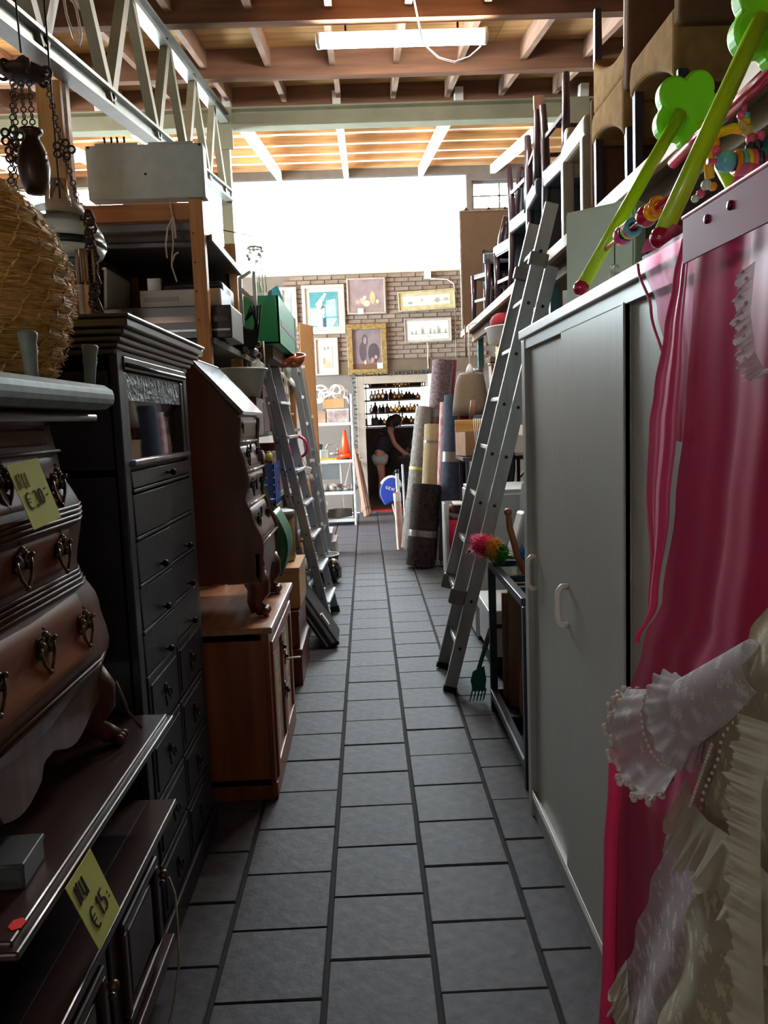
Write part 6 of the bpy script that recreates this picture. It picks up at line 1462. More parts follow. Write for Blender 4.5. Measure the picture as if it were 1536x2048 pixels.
for i, (x, y, z, h_, r_, cc, lab) in enumerate(((-.625, 5.12, 1.275, .06, .022, (230, 206, 60), 'small yellow pot on the blue crate'), (-.66, 5.05, 1.275, .07, .02, (200, 180, 190), 'small pale pink pot on the blue crate'), (-.735, 5.42, .955, .16, .035, (226, 216, 196), 'cream patterned bottle beside the blue crate'), (-.735, 5.6, .955, .10, .03, (206, 196, 180), 'cream jar on the rack behind the step ladder'), (-.735, 4.60, .955, .03, .03, (220, 220, 220), 'small white dish above the carboy'))):
    t = thing('pot', lab, 'pot', (x, y, z)); MB().lathe([(r_ * .8, z), (r_, z + h_ * .3), (r_, z + h_ * .7), (r_ * .5, z + h_ * .85)], 14, (x, y, 0)).build('body', mat('pot_%d' % i, cc, rough=.4, var=.2), t); MB().lathe([(r_ * .52, z + h_ * .85), (r_ * .55, z + h_), (0, z + h_ + .002)], 14, (x, y, 0)).build('cap', M_whtrim, t)
t = thing('pink_hoop', 'magenta hoop hanging behind the step ladder treads', 'hoop', (-.60, 7.2, 1.2)); MB().torus((-.60, 7.06, 1.30), .09, .012, (.5, 1, 0), 24, 8).build('ring', mat('magenta_plastic', (200, 20, 100), rough=.35), t); MB().tube([(-.60, 7.06, 1.39), (-.66, 7.06, 1.44), (-.73, 7.06, 1.453)], .004, 6).build('tie', M_str, t)
t = thing('glove', 'white cotton glove hanging behind the step ladder', 'glove', (-.5, 7.0, 1.0))
MB().tube([(-.525, 7.0, 1.12), (-.62, 7.0, 1.30), (-.705, 7.0, 1.452), (-.73, 7.0, 1.453)], .003, 6).build('string', M_str, t)
MB().obox((-.52, 7.0, 1.09), (.05, .02, .07), (0, .3, 0)).build('palm', M_whtrim, t, bevel=.008)
for k in range(4): MB().tube([(-.535 + .014 * k, 7.0, 1.06), (-.525 + .018 * k, 7.0, 1.0)], .006, 6).build('finger', M_whtrim, t)
# far floor goods left
crate('grey open tray on the floor beyond the step ladder', -.72, -.40, 8.25, 8.75, .28, .36, mat('grey_tray', (150, 142, 140), rough=.5), cat='tray', name='tray')
crate('pale box under the grey tray beyond the step ladder', -.70, -.36, 8.2, 8.7, .12, .275, mat('taupe_card', (176, 160, 154), rough=.7), cat='box', name='carton')
t = thing('black_bin', 'black oval bin with pale rim on the floor beyond the step ladder', 'bin', (-.45, 7.75, 0)); MB().lathe([(.10, .0), (.13, .02), (.145, .22)], 22, (-.46, 7.72, 0)).build('bin', M_rub, t); MB().torus((-.46, 7.72, .222), .145, .008, (0, 0, 1), 24, 6).build('rim', M_whtrim, t)
t = thing('helmet', 'glossy black helmet on the floor at the aisle edge', 'helmet', (-.36, 7.5, 0))
q = MB().ball((-.36, 7.45, .115), .115, 18, (.65, 1.15, 1)); q.build('shell', mat('gloss_black', (20, 20, 22), rough=.08, coat=.8), t); MB().grid(lambda u, v: (-.36 + .078 * cos(-.9 + 1.2 * u) * 1., 7.45 + .14 * sin(-.9 + 1.4 * u), .05 + .09 * v), 10, 4).build('visor', mat('smoke_visor', (70, 74, 80), rough=.05), t)

rr = R(41)
SHN = {.42: 'lowest', .95: 'second', 1.45: 'third', 1.93: 'upper'}
CN = (('maroon', (96, 40, 36)), ('rust brown', (140, 78, 48)), ('tan', (176, 136, 96)), ('charcoal', (56, 52, 54)), ('olive', (104, 98, 66)), ('dusty grey', (140, 134, 130)), ('wine red', (110, 30, 44)))
n_ = 0
for z in (.42, .95, 1.45, 1.93):
    y = 5.75 if z < 1.9 else 6.6
    for k in range(6):
        w = rr.uniform(.28, .48); h_ = rr.uniform(.22, .40)
        if y + w > 8.5: break
        cn, cc = CN[n_ % 7]; n_ += 1
        crate('%s carton, %s along the %s shelf behind the step ladder' % (cn, ('first', 'second', 'third', 'fourth', 'fifth', 'sixth')[k], SHN[z]), -1.2, -.735 - rr.uniform(0, .06), y, y + w, z + .001, z + h_, mat('stored_%s' % cn.replace(' ', '_'), cc, rough=.7, var=.15), cat='carton')
        y += w + rr.uniform(.03, .08)
# ================================================================== FAR WALL: PICTURES, LIGHTS, METAL RACK
PY = YF - .03
def picture(lab, x0, x1, z0, z1, mf, fw, mmat, mw, shapes, rot=0., depth=.03, tagpos=None, bgc=(150, 150, 150)):
    cx, cz = (x0 + x1) / 2, (z0 + z1) / 2
    t = thing('framed_picture', lab, 'picture', (cx, PY, z0), 'pictures on the brick wall', local=True); t.location = (cx, PY, cz); t.rotation_euler = (0, rot, 0)
    w, h_ = (x1 - x0) / 2, (z1 - z0) / 2
    for a in ((-w, w, h_ - fw, h_), (-w, w, -h_, -h_ + fw), (-w, -w + fw, -h_ + fw, h_ - fw), (w - fw, w, -h_ + fw, h_ - fw)): MB().box(a[0], a[1], -depth, 0, a[2], a[3]).build('frame_bar', mf, t, bevel=.006)
    if mw: MB().box(-w + fw, w - fw, -.012, -.002, -h_ + fw, h_ - fw).build('mount', mmat, t)
    iw, ih = w - fw - mw, h_ - fw - mw
    cv = MB().box(-iw, iw, -.016, -.004, -ih, ih).build('print', mat('print_%d' % len(MATS), bgc, rough=.6, var=.22, scale=6), t)
    for k, (kind, a, c) in enumerate(shapes):
        mm = mat('paint_%d_%d_%d' % c, c, rough=.6, var=.15, scale=14)
        if kind == 'b': q = MB().box(a[0] * iw, a[1] * iw, -.018 - .0004 * k, -.0155, a[2] * ih, a[3] * ih)
        elif kind == 'e': q = MB().prism([((a[0] + a[2] * cos(i * pi / 9)) * iw, (a[1] + a[3] * sin(i * pi / 9)) * ih) for i in range(18)], 'Y', -.018 - .0004 * k, -.0155)
        else: q = MB().prism([(p[0] * iw, p[1] * ih) for p in a], 'Y', -.018 - .0004 * k, -.0155)
        q.build('painted_area', mm, cv)
    if tagpos: MB().box(tagpos[0] - .045, tagpos[0] + .045, -depth - .006, -depth - .002, tagpos[1] - .045, tagpos[1] + .045).build('price_tag', mat('cream_tag', (236, 226, 206), rough=.8), t)
    return t
M_ffw = mat('pink_white_frame', (176, 158, 148), rough=.5, var=.04); M_fdk = mat('grey_brown_frame', (150, 136, 128), rough=.5, var=.1); M_fgold = mat('old_gold_frame', (130, 104, 62), rough=.5, metal=.2, var=.4, scale=30, bump=.6); M_fcr = mat('cream_frame', (168, 154, 120), rough=.5); M_mwh = mat('off_white_mount', (170, 162, 154), rough=.8, var=.04)
picture('teal and white painting of a figure in a pale pink frame', -.945, -.262, 2.92, 3.70, M_ffw, .055, M_mwh, .06, [('b', (-1, 1, -1, 1), (90, 140, 146)), ('p', [(-1, 1), (1, 1), (.9, .45), (-.9, .1)], (60, 118, 128)), ('p', [(-.6, .3), (.1, .95), (.25, .9), (-.3, .1)], (150, 186, 190)), ('b', (-.95, -.45, -.9, .05), (206, 206, 196)), ('p', [(-.45, -1), (-.5, .3), (-.1, .45), (.1, -1)], (176, 180, 172)), ('e', (-.08, -.08, .16, .22), (216, 180, 160)), ('p', [(-.25, -.05), (-.1, .25), (.12, .1), (0, .12)], (70, 60, 60)), ('p', [(.15, -1), (.2, .5), (.85, .6), (.9, -.6), (.6, -1)], (140, 190, 196)), ('b', (.15, 1, -.5, -.42), (60, 130, 140)), ('p', [(-.1, -1), (-.1, -.5), (.15, -.45), (.15, -1)], (40, 70, 96))], bgc=(120, 160, 164))
picture('mauve still life of fruit in a thin grey frame', -.222, .405, 3.215, 3.785, M_fdk, .03, M_mwh, 0, [('b', (-1, 1, -1, -.55), (126, 110, 108)), ('e', (.0, -.45, .2, .2), (186, 166, 146)), ('e', (-.25, -.3, .15, .18), (166, 150, 136)), ('e', (.35, -.1, .16, .4), (166, 146, 116)), ('e', (-.1, -.1, .1, .12), (196, 180, 160)), ('e', (-.5, -.35, .15, .14), (150, 130, 124)), ('e', (.62, -.35, .1, .12), (196, 170, 150))], tagpos=(-.1, -.24), bgc=(128, 112, 116))
picture('dark still life with jug in an ornate old gold frame', -.25, .392, 2.25, 3.06, M_fgold, .09, M_mwh, 0, [('b', (-1, 1, -1, -.72), (96, 66, 50)), ('e', (-.3, -.1, .25, .5), (70, 58, 66)), ('e', (-.15, .45, .2, .3), (64, 56, 62)), ('e', (-.13, .45, .12, .2), (120, 108, 116)), ('e', (.45, -.2, .4, .5), (62, 52, 58)), ('e', (.35, -.55, .13, .13), (150, 110, 96)), ('e', (-.15, -.65, .09, .11), (186, 150, 130)), ('e', (.6, -.4, .1, .1), (170, 120, 104))], depth=.05, tagpos=(.20, -.27), bgc=(112, 98, 104))
picture('small print of ladies in a white mount and cream frame', -.775, -.40, 2.265, 2.86, M_ffw, .025, M_mwh, .075, [('e', (-.4, .1, .35, .6), (190, 180, 180)), ('e', (.35, .1, .35, .65), (176, 170, 178)), ('b', (-.8, .8, -.95, -.35), (166, 146, 126)), ('e', (-.35, .65, .12, .15), (120, 96, 86)), ('e', (.3, .68, .12, .15), (120, 96, 86)), ('b', (-.7, -.3, -.6, -.1), (150, 116, 106))], bgc=(206, 198, 188))
picture('long pale harbour print in a cream frame hanging slightly tilted', .598, 1.525, 3.245, 3.56, M_fcr, .022, mat('straw_mount', (176, 164, 130), rough=.8), .06, [('b', (-1, 1, -.35, -.2), (170, 166, 156)), ('e', (-.7, -.4, .1, .25), (140, 130, 120)), ('e', (.45, -.1, .12, .5), (150, 144, 132)), ('b', (-.9, .9, .35, .42), (186, 184, 176)), ('e', (-.2, .1, .06, .3), (160, 154, 146)), ('e', (.8, .0, .1, .3), (160, 154, 146))], rot=-.035, bgc=(206, 202, 188))
picture('long skyline print in a thin grey frame below the tilted one', .69, 1.45, 2.735, 3.12, M_fdk, .014, M_mwh, .035, [('b', (-.95, .95, -.42, -.36), (120, 124, 118))] + [('p', [(x - .05, -.36), (x + .05, -.36), (x + .02, h_ * .6), (x, h_)], (130, 134, 128)) for x, h_ in ((-.8, .0), (-.6, .1), (-.3, .45), (-.24, .2), (.1, .3), (.3, .1), (.48, .5), (.55, .3), (.85, .15))] + [('e', (0, -.7, .07, .08), (176, 172, 160))], rot=-.012, bgc=(222, 220, 208))
picture('partly hidden pale frame at the left end of the wall', -1.30, -1.03, 3.05, 3.68, M_ffw, .05, M_mwh, .04, [('b', (-.5, .9, -.8, .8), (130, 140, 146))], bgc=(176, 182, 184))
# hanging string, bracket lamp, cable
t = thing('hanging_string', 'thin pale string hanging from the skyline print', 'string', (1.06, PY, 2.3)); MB().tube([(1.05, PY - .01, 2.73), (1.058, PY - .012, 2.6), (1.05, PY - .012, 2.48), (1.055, PY - .012, 2.32)], .007, 6).build('strand', M_str, t); MB().ball((1.055, PY - .012, 2.32), .012, 6).build('knot', M_str, t)
t = thing('wall_lamp', 'small white wall bracket under the far window', 'bracket', (1.08, PY, 3.80)); MB().box(1.04, 1.14, PY - .06, PY + .02, 3.74, 3.86).build('box', M_whtrim, t, bevel=.006); MB().tube([(1.14, PY, 3.74), (1.4, PY, 3.72), (1.5, PY, 3.66), (1.54, PY, 3.5)], .008, 6).build('cable', M_whtrim, t)
t = thing('wall_cable', 'thin dark cable running down the brick wall right of the prints', 'cable', (1.5, PY, 2.3)); MB().tube([(1.52, PY + .01, 3.5), (1.515, PY + .01, 2.3)], .006, 6).build('wire', M_fdk, t); MB().box(1.505, 1.53, PY, PY + .014, 2.9, 2.93).build('clip', M_fdk, t)
t = thing('string_lights', 'dark green string of fairy lights around the door frame', 'string lights', (-.2, YF - .06, 1.2))
M_dgr = mat('dark_green_wire', (44, 50, 44), rough=.5)
pts = [(-.19 + .012 * sin(i * 1.3), YF - .075, .55 + 1.72 * i / 24) for i in range(25)] + [(-.15 + 1.3 * i / 20, YF - .075, 2.28 + .012 * sin(i * 1.9)) for i in range(21)]
MB().tube(pts, .006, 6).build('wire', M_dgr, t)
rr = R(30)
bulb = MB().lathe([(.011, 0), (.010, .02), (.006, .055), (0, .06)], 8).build('bulb', M_dgr, t, raw=True)
for i, k in enumerate(range(1, 45, 1)):
    p = pts[k]; o = bulb if i == 0 else part_copy(bulb, (0, 0, 0)); o.location = Vector(p) - Vector(t['_o']); side = k <= 24
    o.rotation_euler = (rr.uniform(-.3, .3), (1.2 + rr.uniform(-.6, .9)) if side else pi + rr.uniform(-.7, .7), 0)
# ---- white metal rack by the door
M_rk = mat('white_rack_paint', (206, 208, 212), rough=.4, var=.06)
t = thing('metal_rack', 'white metal shelf rack standing left of the doorway', 'shelf rack', (-.5, 11.8, 0))
rx0, rx1, ry0, ry1 = -.82, -.19, 11.55, 11.95
for x in (rx0, rx1 - .04):
    for y in (ry0, ry1 - .04): 
        up = MB().box(x, x + .04, y, y + .012, 0, 1.90).box(x if x > -.5 else x, x + .012, y, y + .04, 0, 1.90).build('upright', M_rk, t)
        q = MB()
        for k in range(14): q.lathe([(.006, 0), (.006, .001)], 6, (x + .022, y - .0005, .1 + .13 * k), (0, -1, 0))
        q.build('bolt_hole', M_gsh, up)
for z in (1.50, .96, .50, .10): MB().box(rx0, rx1, ry0 - .004, ry1, z - .045, z - .005).box(rx0, rx1, ry0 - .004, ry1, z - .006, z).build('shelf', M_rk, t, bevel=.002)
for x in (-.72, -.36): MB().bar((x, ry1, .52), (x + .12, ry1, .94), .02, .01).build('back_strut', M_rk, t)
MB().bar((-.36, ry0 + .1, .12), (-.38, ry0 + .1, .48), .025, .015).build('back_strut', M_rk, t)
def bx(name, lab, cat, x0, x1, y0, y1, z0, z1, m, extra=None):
    t = thing(name, lab, cat, ((x0 + x1) / 2, (y0 + y1) / 2, z0)); MB().box(x0, x1, y0, y1, z0, z1).build('body', m, t, bevel=.004)
    MB().box(x0 - .003, x1 + .003, y0 - .003, y1 + .003, z1 - .02, z1 + .002).build('lid', extra or m, t, bevel=.002); return t
bx('carton', 'kraft carton on the top shelf of the metal rack', 'carton', -.60, -.30, 11.62, 11.85, 1.70, 1.83, M_bcart)
bx('picture_box', 'grey box with floral print on the metal rack top shelf', 'box', -.555, -.23, 11.56, 11.68, 1.501, 1.69, mat('floral_grey', (186, 176, 172), rough=.6, rgb2=(140, 110, 112), scale=12), M_gbx)
bx('small_carton', 'small brown carton beside the floral box on the metal rack', 'carton', -.69, -.57, 11.57, 11.7, 1.501, 1.66, mat('small_carton', (176, 142, 118), rough=.8))
bx('storage_tin', 'plain tin behind the floral box carrying the kraft carton', 'tin', -.62, -.28, 11.70, 11.90, 1.501, 1.695, M_gsh)
t = thing('hose_coil', 'coil of white hose heaped on top of the metal rack', 'hose', (-.5, 11.75, 1.83))
for i, (x, z, r_, ax) in enumerate(((-.68, 1.89, .10, (.3, 1, .4)), (-.63, 1.93, .11, (.1, 1, .2)), (-.57, 1.90, .09, (-.3, 1, .5)), (-.42, 1.95, .085, (.5, 1, 0)), (-.37, 1.93, .10, (-.6, 1, 0)), (-.31, 1.90, .07, (-.2, 1, .4)), (-.50, 1.875, .13, (.1, .5, 1)), (-.45, 1.87, .12, (-.1, .3, 1)))):
    MB().torus((x, 11.72, z), r_, .014, ax, 24, 7).build('loop', M_whtrim, t)
MB().tube([(-.31, 11.70, 1.87), (-.25, 11.66, 1.84), (-.21, 11.6, 1.74)], .016, 8).build('hose_end', M_whtrim, t)
t = thing('traffic_cone', 'bright orange traffic cone on the metal rack', 'traffic cone', (-.32, 11.7, .961))
M_cone = mat('fluorescent_orange', (255, 70, 10), rough=.5, var=.05)
MB().lathe([(.085, .985), (.02, 1.38), (.012, 1.385)], 20, (-.315, 11.70, 0)).build('cone', M_cone, t); MB().box(-.44, -.19, 11.585, 11.82, .962, .985).build('base', M_cone, t, bevel=.006); MB().lathe([(.10, .985), (.095, 1.03), (.085, 1.04)], 20, (-.315, 11.7, 0)).build('collar', M_cone, t)
MB().tube([(-.38, 11.575, .975), (-.25, 11.575, .975)], .012, 8).build('dark_edge', M_rub, t)
t = thing('power_tool', 'grey power tool with loop handle on the metal rack beside the cone', 'tool', (-.58, 11.7, .961))
MB().obox((-.62, 11.68, 1.04), (.14, .1, .14), (0, 0, .1)).build('motor', M_gbx, t, bevel=.02); MB().tube([(-.60, 11.68, 1.12), (-.56, 11.68, 1.19), (-.46, 11.68, 1.19), (-.42, 11.68, 1.12), (-.42, 11.68, 1.03)], .013, 8).build('loop_handle', M_alu, t); MB().tube([(-.54, 11.66, 1.05), (-.42, 11.66, 1.05)], .03, 10).build('barrel', M_alu, t); MB().box(-.72, -.44, 11.58, 11.78, .962, .985).build('yellow_base', mat('yellow_ochre_plate', (220, 160, 50), rough=.6), t)
MB().obox((-.68, 11.72, 1.14), (.06, .06, .1), (.3, .2, 0)).build('dark_head', M_rub, t, bevel=.01)
t = thing('folding_seat', 'grey folding seat panel propped on the rack below the cone', 'panel', (-.55, 11.62, .51)); MB().obox((-.545, 11.60, .79), (.25, .02, .22), (.1, 0, 0)).build('panel', M_gsh, t, bevel=.004)
for x in (-.70, -.39): MB().tube([(x, 11.60, .93), (x + .01, 11.6, .55)], .012, 8).build('leg', M_rk, t)
t = thing('bag_heap', 'heap of crumpled grey plastic bags on the lower rack shelf', 'bags', (-.5, 11.75, .501)); rr = R(9)
for i in range(6):
    q = MB().ball((-.72 + .1 * i, 11.68, .55), .075, 12, (1, 1.2, .65)); q.v = [(x + rr.uniform(-.012, .012), y + rr.uniform(-.012, .012), max(.502, z + rr.uniform(-.012, .012))) for x, y, z in q.v]; q.build('bag', mat('grey_film_%d' % (i % 2), ((168, 160, 154), (136, 128, 122))[i % 2], rough=.4, var=.2), t)
MB().tube([(-.52, 11.6, .60), (-.38, 11.58, .58)], .03, 10).build('tube', mat('brown_tube', (110, 92, 84), rough=.7), t)
t = thing('binder', 'turquoise binder standing on the bottom shelf of the metal rack', 'binder', (-.72, 11.6, .101)); MB().obox((-.70, 11.60, .25), (.035, .24, .29), (0, .0, 0)).build('cover', mat('turquoise_card', (10, 160, 170), rough=.5), t, bevel=.004); MB().obox((-.64, 11.56, .36), (.05, .03, .12), (0, -.7, 0)).build('white_flap', M_whtrim, t)
t = thing('cable_heap', 'dark heap of flat cables on the bottom of the metal rack', 'cables', (-.45, 11.75, .101)); 
for i in range(7): MB().tube([(-.64, 11.62 + .02 * i, .13 + .012 * i), (-.45, 11.60, .12 + .02 * i), (-.25, 11.63, .14 + .015 * i)], [.03, .035, .025], 8, flat=.5).build('cable', mat('dark_taupe', (84, 74, 72), rough=.7), t)
for i, x in enumerate((-.155, -.12, -.09)):
    t = thing('brown_board', ('first', 'second', 'third')[i] + ' of three brown boards leaning by the door frame, counted from the rack', 'board', (x, 12.7, 0))
    MB().bar((x + .10, 12.55 + .12 * i, 0), (x - .05, 12.9 + .08 * i, 1.05 - .1 * i), .02, .12).build('board', M_brp, t, bevel=.002); MB().bar((x + .085, 12.58 + .12 * i, .1), (x + .08, 12.59 + .12 * i, .13), .026, .122).build('worn_band', M_dboard, t)
# ================================================================== BACK ROOM
M_shw = mat('white_glass_shelf', (232, 234, 236), rough=.3)
t = thing('bottle_shelf', 'white shelf wall of bottles in the room beyond the door', 'shelving', (.6, 16.7, 0))
sz = (1.42, 1.66, 1.92, 2.18)
for z in sz: MB().box(-1.1, 2.3, 16.45, 16.75, z - .03, z).build('shelf', M_shw, t)
for x in (-1.1, .02, 1.18, 2.28): MB().box(x, x + .02, 16.45, 16.75, 0, 2.45).build('divider', M_shw, t)
MB().box(-1.1, 2.3, 16.40, 16.75, .0, 1.34).build('base_cabinet', mat('dark_base_cabinet', (70, 54, 48), rough=.7), t)
rr = R(77)
ORD = ('first', 'second', 'third', 'fourth', 'fifth', 'sixth', 'seventh', 'eighth', 'ninth', 'tenth', 'eleventh', 'twelfth', 'thirteenth', 'fourteenth', 'fifteenth', 'sixteenth', 'seventeenth', 'eighteenth', 'nineteenth', 'twentieth')
protos = []
cols_ = [(120, 60, 40), (176, 120, 60), (206, 150, 60), (150, 140, 136), (96, 60, 56), (190, 176, 166)]
def bottle(j, lab, loc):
    t = thing('bottle', lab, 'bottle', loc, 'bottles on the back room shelves', local=True); c = cols_[j % 6]; m = mat('bottle_%d' % (j % 6), c, rough=.3, var=.2, trans=.75 if j in (1, 2, 5) else 0.)
    if j % 3 == 0: MB().lathe([(.035, 0), (.038, .01), (.038, .11), (.014, .15), (.012, .19)], 12).build('body', m, t)
    elif j % 3 == 1: MB().lathe([(.05, 0), (.06, .03), (.055, .08), (.02, .11), (.018, .13)], 12).build('body', m, t)
    else: MB().lathe([(.03, 0), (.045, .06), (.03, .12), (.012, .14), (.012, .17)], 12).build('body', m, t)
    MB().lathe([(.014, .13 if j % 3 == 1 else .17), (.014, .20 if j % 3 != 1 else .15), (0, .201 if j % 3 != 1 else .151)], 10).build('stopper', M_brp, t)
    return t
protos = [bottle(j, 'bottle among the rows on the back room shelves', (-.3 + .2 * j, 16.5, sz[0])) for j in range(6)]
for si, z in enumerate(sz):
    for k in range(20):
        x = -.35 + .08 * k + rr.uniform(-.015, .015)
        if abs(x - .03) < .06 or abs(x - 1.19) < .06: continue
        if si == 0 and k < 13 and k % 2 == 0: continue
        j = rr.choice((0, 1, 2, 3, 4, 5)) if x < .55 else rr.choice((1, 2, 2, 4))
        o = copy_tree(protos[j]); o['label'] = '%s bottle, %s from the left on the %s shelf of the back room' % (('red brown', 'amber', 'golden', 'grey', 'dark plum', 'pale beige')[j], ORD[k], ('lowest', 'second lowest', 'second highest', 'top')[si]); o.location = (x, 16.5 + rr.uniform(-.02, .03), z)
        sc_ = rr.uniform(.8, 1.12); o.scale = (sc_ * 1.25, sc_ * 1.25, sc_)
for j, p in enumerate(protos): p.location = (-.33 + .16 * j, 16.5, sz[0]); p['label'] = '%s bottle in the front gaps of the lowest back room shelf' % ('red brown', 'amber', 'golden', 'grey', 'dark plum', 'pale beige')[j]
t = thing('counter', 'dark counter full of glassware in front of the person', 'counter', (1.2, 15.0, 0)); MB().box(.62, 2.0, 14.7, 15.3, 0, .78).build('body', mat('dark_counter', (46, 40, 44), rough=.6), t); MB().box(.60, 2.0, 14.68, 15.32, .78, .81).build('top', mat('dark_counter_top', (60, 52, 54), rough=.4), t)
for i in range(9):
    t = thing('glass_vase', 'small glass vase %s on the dark back room counter' % ('nearest the person', 'second from the person', 'third from the person', 'fourth from the person', 'fifth from the person', 'sixth from the person', 'seventh from the person', 'eighth from the person', 'at the far right')[i], 'vase', (.68 + .09 * i, 14.85 + .12 * (i % 3), .811)); x, y = .68 + .09 * i, 14.85 + .12 * (i % 3)
    MB().lathe([(.025, .811), (.035, .85), (.02, .90), (.03, .95 + .03 * (i % 2))], 12, (x, y, 0)).build('body', mat('vase_%d' % (i % 3), ((150, 160, 160), (106, 96, 100), (176, 160, 150))[i % 3], rough=.2), t); MB().lathe([(.03, .808), (.03, .815)], 12, (x, y, 0)).build('foot', M_clear, t)
t = thing('blue_bin', 'dark blue bin on the floor behind the doorway', 'bin', (.62, 14.3, 0)); MB().box(.45, .8, 14.15, 14.5, 0, .55).build('body', mat('dark_blue_bin', (26, 40, 90), rough=.5), t, bevel=.01); MB().box(.44, .81, 14.14, 14.51, .52, .56).build('rim', mat('dark_blue_bin', (26, 40, 90)), t)
t = thing('pink_box', 'dusty pink carton beside the dark blue bin', 'box', (.98, 14.3, 0)); MB().box(.85, 1.15, 14.1, 14.45, 0, .50).build('body', mat('dusty_pink_card', (150, 92, 104), rough=.7), t); MB().box(.845, 1.155, 14.095, 14.455, .46, .505).build('lid', mat('mauve_lid', (120, 84, 100), rough=.7), t)
# ---- person bending over the counter
M_skin = mat('skin', (206, 150, 128), rough=.55, var=.06)
t = thing('person', 'person in dark sleeveless top and pale denim shorts bending over the counter', 'person', (.30, 14.62, 0))
def skin_mesh(name, verts, edges, radii, m, par, sub=2):
    off = Vector(par['_o']) if '_o' in par else Vector((0, 0, 0))
    me = bpy.data.meshes.new(name); me.from_pydata([tuple(Vector(v) - off) for v in verts], edges, []); o = bpy.data.objects.new(name, me); COL.objects.link(o); o.parent = par; o['_o'] = tuple(off)
    md = o.modifiers.new('skin', 'SKIN'); md.use_smooth_shade = True
    for i, r_ in enumerate(radii):
        sv = me.skin_vertices[0].data[i]; sv.radius = (r_, r_) if not isinstance(r_, tuple) else r_; sv.use_root = (i == 0)
    s_ = o.modifiers.new('sub', 'SUBSURF'); s_.levels = sub; s_.render_levels = sub
    me.materials.append(m); return o
px, py = .24, 14.62
V = [(px, py, .92), (px + .05, py, 1.08), (px + .13, py, 1.24), (px + .20, py, 1.345), (px + .25, py, 1.40), (px + .30, py, 1.455), (px + .33, py, 1.52),
     (px + .19, py - .17, 1.31), (px + .27, py - .20, 1.06), (px + .43, py - .16, .90), (px + .50, py - .13, .87),
     (px + .19, py + .17, 1.31), (px + .28, py + .20, 1.07), (px + .44, py + .14, .91), (px + .51, py + .11, .88),
     (px - .01, py - .09, .86), (px + .02, py - .10, .48), (px - .03, py - .10, .09), (px + .09, py - .11, .035),
     (px - .01, py + .09, .86), (px + .03, py + .10, .48), (px - .02, py + .10, .09), (px + .10, py + .11, .035)]
E_ = [(0, 1), (1, 2), (2, 3), (3, 4), (4, 5), (5, 6), (3, 7), (7, 8), (8, 9), (9, 10), (3, 11), (11, 12), (12, 13), (13, 14), (0, 15), (15, 16), (16, 17), (17, 18), (0, 19), (19, 20), (20, 21), (21, 22)]
Rd = [.135, .115, .125, .10, .05, .075, .085, .052, .040, .030, .028, .052, .040, .030, .028, .095, .06, .036, .034, .095, .06, .036, .034]
skin_mesh('body', V, E_, Rd, M_skin, t)
skin_mesh('tank_top', [(px - .008, py, .90), (px + .05, py, 1.08), (px + .13, py, 1.24), (px + .18, py, 1.315), (px + .175, py - .12, 1.30), (px + .175, py + .12, 1.30)], [(0, 1), (1, 2), (2, 3), (3, 4), (3, 5)], [.195, .175, .172, .14, .085, .085], mat('dark_navy_cotton', (44, 40, 56), rough=.9), t)
skin_mesh('shorts', [(px, py, .985), (px - .005, py, .86), (px - .005, py - .095, .80), (px + .008, py - .10, .66), (px - .005, py + .095, .80), (px + .012, py + .10, .66)], [(0, 1), (1, 2), (2, 3), (1, 4), (4, 5)], [.19, .20, .155, .13, .155, .13], mat('pale_denim', (176, 186, 190), rough=.9, var=.12), t)
hr = MB().ball((px + .315, py, 1.50), .105, 16, (1.05, .95, 1.08)); hr.tube([(px + .28, py, 1.54), (px + .22, py, 1.46), (px + .20, py - .03, 1.34), (px + .24, py - .07, 1.22)], [.085, .10, .085, .04], 12); hr.build('hair', mat('dark_brown_hair', (48, 30, 28), rough=.6, var=.25, scale=40), t)
fc = MB().ball((px + .385, py, 1.455), .052, 12, (.8, 1.05, 1.3)); fc.ball((px + .428, py, 1.445), .014, 8); fc.build('face', M_skin, t)
for s_ in (-1, 1): MB().ball((px + .42, py + s_ * .022, 1.468), .008, 6).build('eye', mat('dark_eye', (30, 22, 20), rough=.3), t)
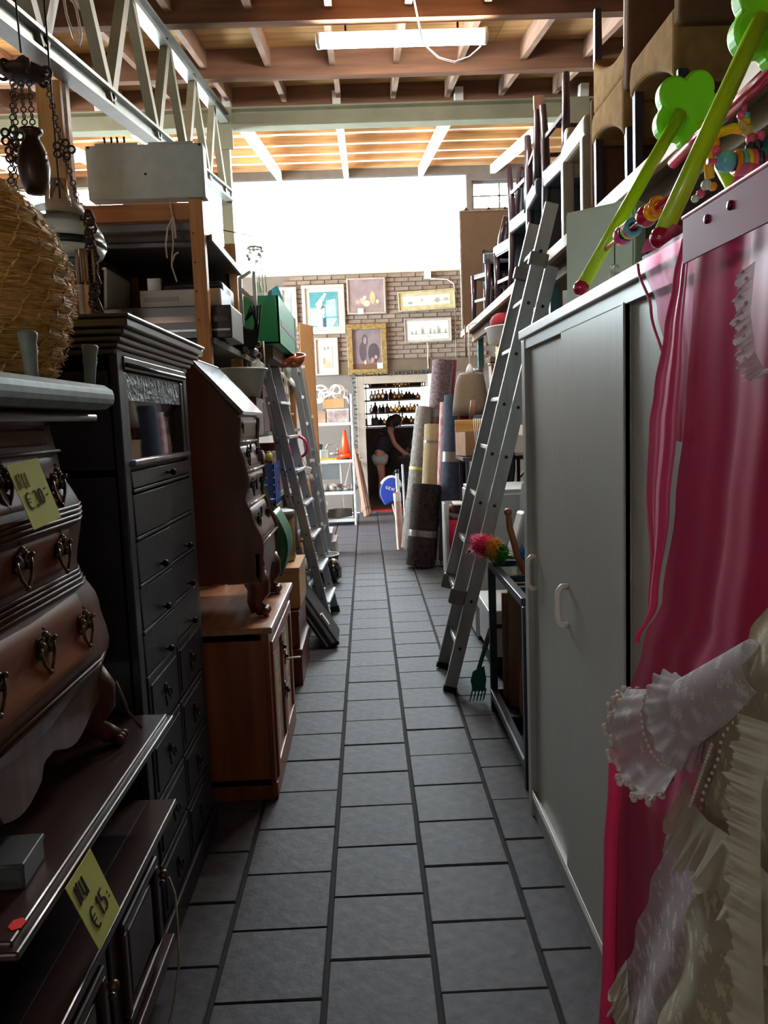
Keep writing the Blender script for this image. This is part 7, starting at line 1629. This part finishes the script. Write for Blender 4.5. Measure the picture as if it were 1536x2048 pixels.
for hx, hy, hz in ((px + .52, py - .13, .865), (px + .53, py + .11, .875)):
    for k in range(4): MB().tube([(hx, hy - .02 + .013 * k, hz), (hx + .04, hy - .02 + .014 * k, hz - .012), (hx + .065 - .006 * abs(k - 1.5), hy - .02 + .014 * k, hz - .03)], [.0085, .008, .006], 6).build('finger', M_skin, t)
    MB().tube([(hx - .01, hy + .02, hz), (hx + .02, hy + .04, hz - .012)], [.009, .007], 6).build('thumb', M_skin, t)

# ================================================================== LAMPS
M_tube = mat('lit_fluorescent_diffuser', (255, 250, 240), rough=.4, var=0., emit=TUBE)
def batten(lab, xc, y, L_, z):
    t = thing('fluorescent_light', lab, 'light', (xc, y, z))
    MB().box(xc - L_ / 2, xc + L_ / 2, y - .045, y + .045, z, z + .022).build('housing', M_whtrim, t, bevel=.006)
    q = MB().grid(lambda u, v: (xc - L_ / 2 + .02 + (L_ - .04) * v, y + .05 * cos(pi + pi * u), z + .0 + .062 * sin(pi + pi * u)), 12, 8); q.build('diffuser', M_tube, t)
    for s_ in (-1, 1): MB().lathe([(.052, 0), (.052, .022), (.03, .03)], 16, (xc + s_ * (L_ / 2 - .022), y, z - .012), (s_, 0, 0)).build('end_cap', M_whtrim, t)
    for s_ in (-1, 1): MB().tube([(xc + s_ * L_ * .33, y, z + .02), (xc + s_ * L_ * .33, y, z + .10)], .008, 6).build('hanger', M_iron, t)
    return t
batten('lit fluorescent batten hanging under the roof above the aisle', .33, 5.42, 1.09, 3.945)
t = thing('lamp_cable', 'thin pale cable looping below the lit fluorescent batten', 'cable', (.5, 5.4, 3.8))
MB().tube([(.33, 4.62, 3.90), (.38, 4.95, 3.93), (.46, 5.38, 3.88), (.56, 5.40, 3.80), (.66, 5.40, 3.77), (.76, 5.40, 3.80), (.83, 5.41, 3.86), (.86, 5.42, 3.94)], .0055, 6).build('flex', M_whtrim, t); MB().ball((.33, 4.6, 3.89), .03, 10, (1, 1, .6)).build('ceiling_rose', M_whtrim, t)
batten('lit fluorescent batten at the left edge of the roof', -2.95, 6.05, 1.05, 4.06)
batten('unseen fluorescent batten added behind the viewer as fill light', -2.95, -3.4, 1.09, 2.62)  # unseen lamp added to brighten surfaces that face the camera
for o in bpy.data.objects:
    if '_o' in o: del o['_o']
